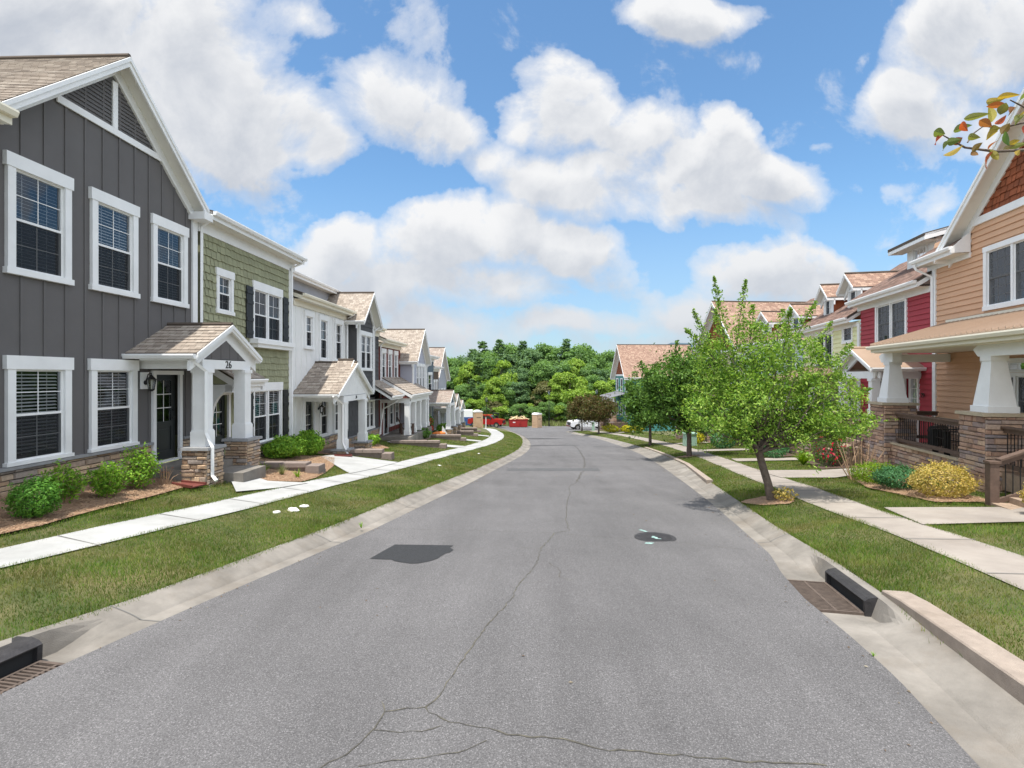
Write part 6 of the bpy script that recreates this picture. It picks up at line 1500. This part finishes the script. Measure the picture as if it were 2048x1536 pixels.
sheet('joint_shade_band', [[(1.2,36.6),(4.9,37.2),(4.9,37.6),(1.2,37.0)], [(-.2,19.2),(3.3,19.1),(3.4,20.2),(-.15,20.1)], [(1.1,46.5),(4.8,46.6),(4.8,47.2),(1.1,47.1)], [(5.7,35.5),(6.6,35.6),(6.6,36.1),(5.7,36.0)]], shadebandm, .0045)  # flat dark strips: transverse joints, and shade across the road put into colour
def asphalt_patch():
    r = random.Random(3); pts = [(-1.97,7.09),(-1.8,7.89),(-.9,7.84),(-.86,7.38)]
    m = MB(); ring = [(-1.97,7.09),(-1.88,7.5),(-1.80,7.87),(-1.35,7.85),(-.89,7.82),(-.93,7.68),(-.86,7.55),(-.9,7.4),(-.95,7.36),(-1.0,7.22),(-1.03,7.1),(-1.12,6.97),(-1.25,6.88),(-1.36,6.86),(-1.45,6.9),(-1.52,6.93),(-1.6,6.98),(-1.66,7.05),(-1.8,7.06)]
    m.q([(x, y, T(x, y)+.005) for x, y in ring]); o = m.build('asphalt_patch', tar); o['kind'] = 'structure'
asphalt_patch()
def manhole(x, y, r, label):
    o = thing('manhole', label, 'manhole', (x, y, T(x, y)), 0); o.rotation_euler = (-.045, 0, 0); m = MB(); n = 32
    for (r0, r1, z) in ((r*.9, r, .010),):
        for k in range(n): a, b = 2*math.pi*k/n, 2*math.pi*(k+1)/n; m.q([(r0*math.cos(a), r0*math.sin(a), z), (r1*math.cos(a), r1*math.sin(a), z), (r1*math.cos(b), r1*math.sin(b), z), (r0*math.cos(b), r0*math.sin(b), z)])
        m.tube([(0, 0, -.02), (0, 0, z-.0005)], r, n)
    m.build('frame', castiron, o); m = MB(); m.tube([(0, 0, -.02), (0, 0, .008)], r*.88, n)
    for i in range(-8, 9):
        for j in range(-8, 9):
            u, v = i*r*.105, j*r*.105
            if math.hypot(u, v) < r*.82: m.box(u-r*.03, u+r*.03, v-r*.03, v+r*.03, .008, .012)
    m.build('cover', castiron, o)
    m = MB(); m.q([(-.07, -.03, .0128), (.02, -.06, .0128), (.04, .0, .0128), (-.05, .03, .0128)]).q([(-.01, -.1, .0126), (.03, -.1, .0126), (.0, .07, .0126), (-.04, .07, .0126)]).q([(-.03, -.09, .0124), (.07, -.11, .0124), (.07, -.08, .0124), (-.03, -.06, .0124)])
    m.build('survey_mark', marker, o)
manhole(2.33, 8.33, .33, 'round iron manhole cover with a pale green survey mark in the road')
sheet('survey_paint', [[(2.2,8.92),(2.28,8.76),(2.33,8.78),(2.26,8.95)], [(2.05,7.93),(2.15,7.90),(2.22,7.98),(2.10,8.01)]], marker, .0055)
def inlet(ax, ay, bx, by, gw, side, label, w=.62):
    """kerb inlet between a (near) and b (far) along the kerb: grate, cast hood"""
    L_ = math.dist((ax, ay), (bx, by)); rz = math.atan2(by-ay, bx-ax)-math.pi/2; z = T((ax+bx)/2-side*.05, (ay+by)/2)
    o = thing('storm_drain', label, 'drain', (ax, ay, 0), rz); sx = side
    def q(m, u, v, z0, z1):   # u across (0 at asphalt side of grate), v along
        m.box(min(u[0]*sx, u[1]*sx), max(u[0]*sx, u[1]*sx), v[0], v[1], z0, z1)
    za = float(zr(ay)); zb_ = float(zr(by)); o.location = (ax, ay, za-.05); o.rotation_euler = (math.atan2(zb_-za, L_), 0, rz)
    m = MB(); q(m, (0, .03), (0, L_), -.03, .008); q(m, (w-.03, w), (0, L_), -.03, .008); q(m, (.03, w-.03), (0, .03), -.03, .008); q(m, (.03, w-.03), (L_-.03, L_), -.03, .008); q(m, (w*.5-.012, w*.5+.012), (.03, L_-.03), -.03, .006)
    n = int(L_/.042)
    for k in range(1, n): v = .03+(L_-.06)*k/n; q(m, (.03, w*.5-.012), (v-.009, v+.009), -.03, .005); q(m, (w*.5+.012, w-.03), (v-.009, v+.009), -.03, .005)
    m.build('grate', rust, o)
    m = MB(); q(m, (0, w), (0, L_), -.05, -.031); m.build('pit', dark_in, o)
    m = MB(); u0, u1 = w+.0, w+.27; pr = [(u1, -.03), (u1, .172), (u0+.10, .178), (u0+.04, .163), (u0, .133), (u0+.005, .12), (u0+.05, .12), (u0+.05, -.03)]
    m.prism([(u*sx, -.02, z_) for u, z_ in pr], [(u*sx, L_+.02, z_) for u, z_ in pr])
    q(m, (u0, u0+.05), (-.02, .02), -.03, .125); q(m, (u0, u0+.05), (L_-.02, L_+.02), -.03, .125); m.build('hood', castiron, o)
    m = MB(); q(m, (u0+.046, u0+.0495), (.02, L_-.02), -.03, .118); m.build('throat', dark_in, o)
inlet(3.17, 5.42, 3.36, 6.38, .5, 1, 'rusty storm drain grate with a black kerb hood at the right kerb', w=.50)
inlet(-3.73, 3.25, -3.55, 4.22, .5, -1, 'rusty storm drain grate and hood at the lower left corner', w=.42)
def kerb_wall(pts, w, h0, h1, dep, label, mtl=None):
    """low concrete edging: pts along its road face"""
    m = MB(); n = len(pts); rows = []
    for i, (x, y) in enumerate(pts):
        q0, q1 = pts[max(i-1, 0)], pts[min(i+1, n-1)]; dx, dy = q1[0]-q0[0], q1[1]-q0[1]; l = math.hypot(dx, dy); nx, ny = dy/l, -dx/l
        h = h0+(h1-h0)*i/(n-1); zt = float(zr(y))+.12+h
        rows.append([(x, y, zt-h-dep), (x, y, zt-.012), (x+nx*.012, y+ny*.012, zt), (x+nx*w, y+ny*w, zt+.005), (x+nx*w, y+ny*w, zt-h-dep)])
    for a, b in zip(rows, rows[1:]):
        for k in range(4): m.q([a[k], a[k+1], b[k+1], b[k]])
    m.q(rows[0]); m.q(rows[-1]); o = m.build('kerb_wall', mtl or conc_b); return tag(o, label, 'kerb')
kerb_wall([(2.7,.5),(3.05,2.0),(3.42,3.4),(3.62,4.3),(3.82,5.05),(3.9,5.4)], .24, .19, .045, .3, 'long raised concrete edging along the verge at the lower right corner')
kerb_wall([(5.55,14.6),(6.15,17.2),(6.85,20.3),(7.6,25),(8.05,28.6),(8.4,32.5)], .17, .07, .06, .3, 'long raised concrete edging on the verge under the second and third street trees')

def joints():
    m = MB()
    def across(fa, fb, y, w, off, ha=0, n=4, skew=0):
        a, b = float(fa(y)), float(fb(y))
        for k in range(n):
            x0, x1 = a+(b-a)*k/n, a+(b-a)*(k+1)/n; y0, y1 = y+skew*k/n, y+skew*(k+1)/n
            m.q([(x0, y0-w, T(x0, y0)+off), (x1, y1-w, T(x1, y1)+off), (x1, y1+w, T(x1, y1)+off), (x0, y0+w, T(x0, y0)+off)])
    y = 2.2
    while y < 58:
        across(lambda q: SL2(q)+.01, lambda q: SL1(q)-.01, y, .006+.0004*y, .024, n=1, skew=-.25); across(lambda q: SR1(q)+.01, lambda q: SR2(q)-.01, y+.4, .006+.0004*y, .022, n=1, skew=-.2); y += 1.5
    for (fa, fb, side, ha, hb) in ((KL, AL, -1, .13, 0), (AR, KR, 1, 0, .12)):
        pf = kprof(side); y = 2.0
        while y < 56:
            a, b = float(fa(y)), float(fb(y)); n = 14; w = .005+.0004*y; pts = []
            if not (2.9 < y < 4.6 and side < 0) and not (5.0 < y < 6.8 and side > 0):
                for k in range(n+1): f = k/n; pts.append((a+(b-a)*f, float(zr(y))+ha+(hb-ha)*f+pf(f, y)+.004))
                for p, q in zip(pts, pts[1:]): m.q([(p[0], y-w, p[1]+w*.05), (q[0], y-w, q[1]+w*.05), (q[0], y+w, q[1]), (p[0], y+w, p[1])])
            y += 3.05
    o = m.build('pavement_joint', jointl); o['kind'] = 'structure'
joints()
def debris():
    r = random.Random(12); m = MB()
    for k in range(260):
        y = r.uniform(2.6, 22); side = r.random(); a, b = float(AL(y)), float(AR(y))
        x = a+(b-a)*r.random() if side < .35 else (a+abs(r.gauss(0, .1)) if side < .65 else b-abs(r.gauss(0, .12))); 
        s = r.uniform(.006, .02)*(.7+y/14); an = r.uniform(0, 6.28); z = T(x, y)+.006
        m.q([(x+s*math.cos(an), y+s*math.sin(an), z), (x+s*.5*math.cos(an+1.7), y+s*.5*math.sin(an+1.7), z+.006), (x-s*math.cos(an), y-s*math.sin(an), z), (x+s*.4*math.cos(an-1.5), y+s*.4*math.sin(an-1.5), z+.002)])
    o = m.build('leaf_litter', litter); tag(o, 'dry leaf flecks and grit scattered along the kerbs and road', 'litter', kind='stuff')
litter = mat('leaf_litter', (.1, .07, .04), .9, ramp=[(.05, .035, .025), (.16, .10, .05), (.09, .06, .035), (.30, .27, .2)])
debris()
# ---------------------------------------------------------------- rocks and low walls
def rock(x, y, r, label, seed):
    r *= .85
    m = MB(); R.seed(seed); m.ball((0, 0, r*.1), r, r*.75, r*.4, 11, 7, .24); o = m.build('rock', rockm); o.location = (x, y, T(x, y)); tag(o, label, 'rock', 'pale rocks on the left verge'); return o
rock(-4.16, 9.05, .08, 'small flat pale rock nearest on the verge', 1); rock(-3.99, 9.33, .12, 'largest flat pale rock on the verge', 2); rock(-3.93, 9.68, .10, 'pale rock farthest of the three together on the verge', 3)
rock(-2.6, 18.3, .08, 'pale rock alone on the verge before the white townhouse', 4); rock(-1.62, 24.9, .09, 'pale rock alone on the verge before the charcoal townhouse', 5)
def block_wall(x0, x1, y, h0, label, drop=.0, endx=None, cap=.11):
    o = thing('garden_wall', label, 'low wall', (x0, y, T(x0, y)-(h0-.14)), 0, 'block garden walls stepping down the left lawns'); z = .0; L_ = x1-x0; dzv = T(x1, y)-T(x0, y)
    h = h0; top = h
    m = MB(); n = max(2, int(L_/.4))
    for r_ in range(3):
        for k in range(n): a = L_*k/n+(.0 if r_ % 2 == 0 else -.0); m.box(a+.005, L_*(k+1)/n-.005, -.14, .14, -.45+r_*(top-cap+.45)/3+.003, -.45+(r_+1)*(top-cap+.45)/3-.003)
    m.build('block', block, o); m = MB(); n = max(2, int(L_/.6))
    for k in range(n): m.box(L_*k/n+.003, L_*(k+1)/n-.003, -.19, .19, top-cap+.001, top, .006)
    m.build('coping', block, o)
    m = MB(); zb = dzv-.1; m.box(L_-.02, L_+.36, -.25, .25, zb, dzv+h*.62).box(L_-.01, L_+.35, -.24, .24, dzv+h*.62+.004, dzv+h*.62+.16, .006); m.build('end_block', block, o)
block_wall(-6.85, -5.45, 13.75, .22, 'nearest low block wall, beside the striped grass clumps')
block_wall(-6.9, -4.75, 18.9, .22, 'second low block wall, before the white townhouse')
block_wall(-6.3, -3.75, 26.6, .25, 'third low block wall, before the brick red townhouse porch')
block_wall(-6.2, -3.4, 34.0, .28, 'fourth low block wall, before the lavender townhouse')
block_wall(-5.9, -3.1, 41.3, .3, 'fifth low block wall, before the slate blue townhouse')
block_wall(-5.7, -3.3, 48.5, .3, 'farthest low block wall, before the pale grey townhouse')
def splash_block(x, y, rz, label):
    o = MB(); o.prism([(-.12, -.3, 0), (.12, -.3, 0), (.12, -.3, .07), (.09, -.3, .07), (.09, -.3, .03), (-.09, -.3, .03), (-.09, -.3, .07), (-.12, -.3, .07)], [(-.17, .3, 0), (.17, .3, 0), (.17, .3, .05), (.14, .3, .05), (.14, .3, .02), (-.14, .3, .02), (-.14, .3, .05), (-.17, .3, .05)])
    q = o.build('splash_block', splash); q.location = (x, y, T(x, y)+.03); q.rotation_euler = (0, 0, rz); tag(q, label, 'splash block')
splash_block(-6.55, 10.35, -1.9, 'dark red splash block under the downspout of the porch numbered 26'); splash_block(-6.0, 18.2, -1.2, 'dark red splash block under the downspout of the white townhouse porch')
m = MB(); m.box(-.04, .04, -.04, .04, -.2, 1.5).box(-.05, .05, -.05, .05, 1.5, 1.53); o = m.build('marker_post', whitep); o.location = (-3.49, 68.5, T(-3.49, 68.5)); tag(o, 'thin white post at the far end of the left pavement', 'post')
# adirondack chair
def chair(x, y, z, rz, label, mtl):
    o = thing('porch_chair', label, 'chair', (x, y, z), rz); m = MB()
    for k in range(5): a = -.26+k*.107; m.prism([(a, .18, .30), (a+.09, .18, .30), (a+.09, .2, .30), (a, .2, .30)], [(a, .5, 1.0-.05*abs(k-2)), (a+.09, .5, 1.0-.05*abs(k-2)), (a+.09, .52, 1.0-.05*abs(k-2)), (a, .52, 1.0-.05*abs(k-2))])
    m.build('backrest', mtl, o); m = MB()
    for k in range(5): m.prism([(-.27, -.35+k*.11, .38-.02*k), (.27, -.35+k*.11, .38-.02*k), (.27, -.26+k*.11, .365-.02*k), (-.27, -.26+k*.11, .365-.02*k)], [(-.27, -.35+k*.11, .40-.02*k), (.27, -.35+k*.11, .40-.02*k), (.27, -.26+k*.11, .385-.02*k), (-.27, -.26+k*.11, .385-.02*k)])
    m.build('seat', mtl, o)
    for sx in (-.31, .31):
        m = MB(); m.box(sx-.07, sx+.07, -.42, .32, .58, .605); m.build('armrest', mtl, o)
        m = MB(); m.box(sx-.02, sx+.02, -.40, -.28, 0, .58); m.build('leg', mtl, o); m = MB(); m.box(sx-.02, sx+.02, .26, .36, 0, .58); m.build('leg', mtl, o)
chair(-6.15, 29.8, -3.35, 1.9, 'brown slatted wooden chair on the porch of the brick red townhouse', brnw)
W = HO.W(14.8, .95); chair(W[0], W[1], -1.95, -1.9, 'dark slatted chair behind the porch railing of the apricot townhouse', iron)
W = HO.W(16.1, .7)
def grill(x, y, z):
    o = thing('barbecue_grill', 'black covered barbecue behind the porch railing, next to the stone pier', 'barbecue', (x, y, z), .3); o.scale = (.6, .6, .62); m = MB(); m.box(-.35, .35, -.22, .22, .1, .7, .0).box(-.3, -.25, -.2, -.15, 0, .1).box(.25, .3, -.2, -.15, 0, .1); m.build('cabinet', iron, o)
    m = MB(); n = 8; pr = [(-.24, .7)]+[(-.24*math.cos(math.pi*k/n), .7+.28*math.sin(math.pi*k/n)) for k in range(n+1)]
    m.prism([(-.36, a, b) for a, b in pr], [(.36, a, b) for a, b in pr]); m.build('lid', black, o); MB().tube([(-.2, -.26, .82), (.2, -.26, .82)], .012).build('handle', chrome, o)
grill(W[0], W[1], -1.95)
def toy():
    o = thing('garden_toy', 'orange and white plastic toy lying on the lawn by the lavender townhouse', 'toy', (-5.3, 37.2, T(-5.3, 37.2)), .4); MB().ball((0, 0, .15), .55, .25, .16, 12, 6).build('body', orangep, o, True)
    MB().prism([(.2, -.1, .1), (.6, -.1, .1), (.25, -.1, .7)], [(.2, .05, .1), (.6, .05, .1), (.25, .05, .7)]).build('sail', whitep, o)
toy()
def utility(x, y, label):
    o = thing('utility_box', label, 'utility box', (x, y, T(x, y)), .1); MB().box(-.35, .35, -.25, .25, 0, .75, .02).build('cabinet', utilg, o); MB().box(-.38, .38, -.28, .28, .75, .82, .03).build('lid', utilg, o)
utility(10.9, 31.4, 'pale green utility box on the lawn below the second street tree')
def pedestal():
    o = thing('utility_pedestal', 'short green cable pedestal standing between the two bronze trees', 'utility box', (9.6, 60.5, T(9.6, 60.5))); MB().box(-.15, .15, -.12, .12, 0, .95, .01).build('cabinet', utilg, o); MB().box(-.17, .17, -.14, .14, .95, 1.02, .02).build('lid', utilg, o)
pedestal()
# ---------------------------------------------------------------- far yard
def lamp_post(x, y, h, label):
    o = thing('street_lamp', label, 'street lamp', (x, y, T(x, y)), 0, 'black street lamps at the far junction'); MB().tube([(0, 0, 0), (0, 0, .5), (0, 0, .55), (0, 0, h)], [.12, .10, .055, .045], 8).build('pole', iron, o)
    m = MB(); m.tube([(0, 0, h), (0, 0, h+.12)], [.05, .16], 8).tube([(0, 0, h+.62), (0, 0, h+.72), (0, 0, h+.82)], [.24, .14, .02], 8)
    for k in range(6): a = k*math.pi/3; m.tube([(.15*math.cos(a), .15*math.sin(a), h+.1), (.2*math.cos(a), .2*math.sin(a), h+.64)], .014, 4)
    m.build('lantern_cage', iron, o); MB().tube([(0, 0, h+.12), (0, 0, h+.62)], [.13, .18], 8).build('lantern_glass', lampglass, o)
lamp_post(6.3, 87, 5.3, 'tall black street lamp right of the two-tone portable toilet'); lamp_post(-4.3, 86, 4.0, 'black street lamp behind the red pickup, on the left'); lamp_post(13.9, 84, 5.4, 'black street lamp rising behind the bronze leaved trees')
def toilet(x, y, rz, label, wide=False):
    o = thing('portable_toilet', label, 'portable toilet', (x, y, T(x, y)), rz, 'tan portable toilets on the building site'); MB().box(-.56, .56, -.56, .56, .1, 2.1).build('cabin', tanp, o)
    MB().box(-.58, .58, -.58, .58, 0, .1).build('base', tanp, o)
    for sx in (-1, 1):
        pass
    m = MB(); m.box(-.40, .40, -.60, -.56, .15, 1.95); m.build('door', tanp, o); MB().box(-.3, .3, -.61, -.6, 1.35, 1.45).box(.28, .34, -.63, -.6, .95, 1.15).build('door_sign', brownw, o)
    m = MB(); n = 8; pr = [(-.6, 2.1)]+[(-.6*math.cos(math.pi*k/n), 2.12+.25*math.sin(math.pi*k/n)) for k in range(n+1)]; m.prism([(a, -.6, b) for a, b in pr], [(a, .6, b) for a, b in pr]); m.build('roof', whitep, o)
    m = MB()
    for z in (.35, .6, .85): m.box(-.575, -.56, -.4, .4, z, z+.06)
    for a, b in ((-.4, .4), (.4, -.4)): m.prism([(a-.03, -.605, .2), (a+.03, -.605, .2), (b+.03, -.605, .8), (b-.03, -.605, .8)], [(a-.03, -.615, .2), (a+.03, -.615, .2), (b+.03, -.615, .8), (b-.03, -.615, .8)])
    m.build('rib', tanp, o)
toilet(-4.62, 69.5, .25, 'tan portable toilet beside the end of the left pavement'); toilet(4.0, 82.0, .75, 'tan portable toilet turned edge-on, right of the red dumpster')
def dumpster():
    o = thing('dumpster', 'red roll-off dumpster heaped with scrap lumber at the far end of the road', 'dumpster', (1.05, 84.5, T(1.05, 84.5)), -.05); L_, w, h = 1.55, 1.1, 1.25; m = MB()
    m.prism([(-L_+.12, -w, .2), (L_-.05, -w, .2), (L_, -w, h), (-L_, -w, h)], [(-L_+.12, -w+.06, .2), (L_-.05, -w+.06, .2), (L_, -w+.06, h), (-L_, -w+.06, h)]); m.prism([(-L_+.12, w-.06, .2), (L_-.05, w-.06, .2), (L_, w-.06, h), (-L_, w-.06, h)], [(-L_+.12, w, .2), (L_-.05, w, .2), (L_, w, h), (-L_, w, h)])
    m.box(-L_+.1, L_-.05, -w, w, .15, .2); m.prism([(-L_+.12, -w, .2), (-L_+.17, -w, .2), (-L_+.05, -w, h), (-L_, -w, h)], [(-L_+.12, w, .2), (-L_+.17, w, .2), (-L_+.05, w, h), (-L_, w, h)]); m.box(L_-.1, L_-.04, -w, w, .2, h)
    m.build('bin', redp, o); m = MB(); m.box(-L_-.03, L_+.03, -w-.04, -w+.04, h, h+.09)
    for x in (.1, .55): m.prism([(x+.22, -w-.04, .2), (x+.30, -w-.04, .2), (x+(.18 if x < .3 else .0), -w-.04, h), (x+(.1 if x < .3 else -.08), -w-.04, h)] if False else [(x-.04, -w-.05, .2), (x+.04, -w-.05, .2), (.37, -w-.05, h), (.29, -w-.05, h)], [(x-.04, -w, .2), (x+.04, -w, .2), (.37, -w, h), (.29, -w, h)])
    m.box(.15, .5, -w-.05, -w, .6, .68); m.build('rib', redp, o)
    for x in (-1.2, 1.2): MB().tube([(x, -w+.02, .1), (x, w-.02, .1)], .1, 10).build('roller', tyre, o)
    MB().box(-.85, -.45, -w-.012, -w, .8, .95).build('door_sign', whitep, o)
    p = MB(); r = random.Random(4)
    for k in range(26): x, y = r.uniform(-1.2, 1.2), r.uniform(-.8, .8); a = r.uniform(0, 3.1); l = r.uniform(.3, .8); z = h+r.uniform(-.1, .35); e = r.uniform(-.2, .35); p.tube([(x-l*math.cos(a), y-l*.5*math.sin(a), z-e), (x+l*math.cos(a), y+l*.5*math.sin(a), z+e)], .06, 4)
    s = p.build('scrap_lumber', lumber); s.parent = None; s.location = o.location; tag(s, 'heap of pale scrap lumber filling the red dumpster', 'lumber', kind='stuff')
dumpster()
def wheel(o, x, y, z, r, w):
    g = MB().tube([(x, y-w/2, z), (x, y+w/2, z)], r, 18).build('wheel', tyre, o); MB().tube([(x, y-w/2-.01, z), (x, y+w/2+.01, z)], r*.55, 12).build('rim', chrome, g)
def pickup(loc, rz, paint, label, flip=1, dark=False):
    o = thing('pickup_truck', label, 'pickup truck', loc, rz, 'pickup trucks at the far junction'); w = .98; m = MB()
    # body side profile, front at -x
    P = [(-2.85,.5),(-2.9,.75),(-2.86,1.12),(-2.7,1.2),(-1.35,1.3),(-1.2,1.32),(2.85,1.32),(2.88,.75),(2.85,.55),(2.45,.5)]
    def arch(c, r=.47): return [(c+r*math.cos(a), .42+r*math.sin(a)) for a in [math.pi*k/8 for k in range(9)]]
    bot = [(2.85, .55)]+[(p[0], max(p[1], .48)) for p in arch(1.85)]+[(p[0], max(p[1], .48)) for p in arch(-1.9)]+[(-2.85, .5)]
    prof = [(-2.9,.75),(-2.86,1.12),(-2.7,1.2),(-1.35,1.3),(2.85,1.32),(2.88,.75)]+bot
    for s in (-1, 1): m.prism([(a, s*w, b) for a, b in prof], [(a, s*(w-.12), b) for a, b in prof])
    m.prism([(-2.7, -w+.1, 1.2), (-1.3, -w+.1, 1.3), (-1.3, w-.1, 1.3), (-2.7, w-.1, 1.2)], [(-2.7, -w+.1, 1.26), (-1.3, -w+.1, 1.37), (-1.3, w-.1, 1.37), (-2.7, w-.1, 1.26)])
    m.box(-2.86, -2.6, -w+.1, w-.1, .6, 1.2).box(2.75, 2.88, -w+.1, w-.1, .6, 1.32).box(-2.6, 2.75, -w+.12, w-.12, .55, .8)
    cabp = [(-1.45,1.3),(-.75,1.92),(-.5,1.97),(.75,1.97),(.95,1.92),(1.1,1.31)]
    m.prism([(a, -w+.12, b) for a, b in cabp], [(a, w-.12, b) for a, b in cabp]); m.build('body', paint, o)
    for s in (-1, 1):
        for P in ([(-1.2,1.36),(-.7,1.85),(-.15,1.87),(-.15,1.36)], [(-.05,1.36),(-.05,1.87),(.75,1.87),(.95,1.36)]): y0 = s*(w-.115); MB().prism([(a, y0, b) for a, b in P], [(a, y0+s*.008, b) for a, b in P]).build('side_window', darkgl, o)
    MB().prism([(-1.42, -w+.2, 1.36), (-1.42, w-.2, 1.36), (-.8, w-.25, 1.9), (-.8, -w+.25, 1.9)], [(-1.45, -w+.2, 1.36), (-1.45, w-.2, 1.36), (-.83, w-.25, 1.9), (-.83, -w+.25, 1.9)]).build('windscreen', darkgl, o)
    m = MB(); m.box(-2.93, -2.86, -.6, .6, .72, 1.1); m.build('grille', black, o); MB().box(-3.0, -2.84, -w, w, .45, .68).build('bumper', chrome, o)
    for s in (-1, 1): MB().box(-2.92, -2.75, min(s*.62, s*.97), max(s*.62, s*.97), .88, 1.1).build('headlight', lampglass, o); MB().box(-1.05, -.9, min(s*w, s*1.2), max(s*w, s*1.2), 1.3, 1.5).build('mirror', black, o)
    for x in (-1.9, 1.85):
        for s in (-1, 1): wheel(o, x, s*(w-.12), .40, .41, .26)
    return o
pickup((10.9, 73.5, T(10.9, 73.5)), .22, whitecar, 'white crew cab pickup parked behind the bronze leaved trees on the right')
pickup((-4.1, 82.5, T(-4.1, 82.5)), 2.9, redcar, 'bright red pickup beyond the left portable toilet')
def skid():
    o = thing('skid_loader', 'red and black compact loader with raised cab parked near the dumpster', 'loader', (-2.75, 86.5, T(-2.75, 86.5)), .15)
    m = MB(); m.prism([(-1.0, -.6, .35), (.9, -.6, .35), (1.0, -.6, .9), (.5, -.6, 1.25), (-.9, -.6, 1.15)], [(-1.0, .6, .35), (.9, .6, .35), (1.0, .6, .9), (.5, .6, 1.25), (-.9, .6, 1.15)]); m.build('chassis', redp, o)
    m = MB(); 
    for x in (-.45, .45):
        for y in (-.5, .5): m.tube([(x, y, 1.1), (x*.9, y, 2.2)], .05, 4)
    m.box(-.5, .5, -.55, .55, 2.2, 2.3); m.build('cab', iron, o); MB().box(-.35, .35, -.45, .45, 1.15, 1.9).build('cab_glass', darkgl, o)
    for s in (-1, 1): MB().tube([(.9, s*.7, 1.2), (-.6, s*.72, 1.3), (-1.3, s*.7, .5)], .09, 5).build('lift_arm', redp, o)
    MB().prism([(-1.3, -.9, .1), (-1.9, -.9, .1), (-1.4, -.9, .75)], [(-1.3, .9, .1), (-1.9, .9, .1), (-1.4, .9, .75)]).build('bucket', iron, o)
    for x in (-.65, .6):
        for s in (-1, 1): wheel(o, x, s*.72, .38, .4, .28)
skid()
def bluebin():
    o = thing('storage_box', 'blue and white site box past the end of the left townhouses', 'container', (-7.9, 88.5, T(-7.9, 88.5)), .1); MB().box(-1.2, 1.2, -.8, .8, 0, 1.4).build('lower_box', bluep, o); MB().box(-1.1, 1.1, -.75, .75, 1.4, 2.6).build('upper_box', whitep, o)
bluebin()
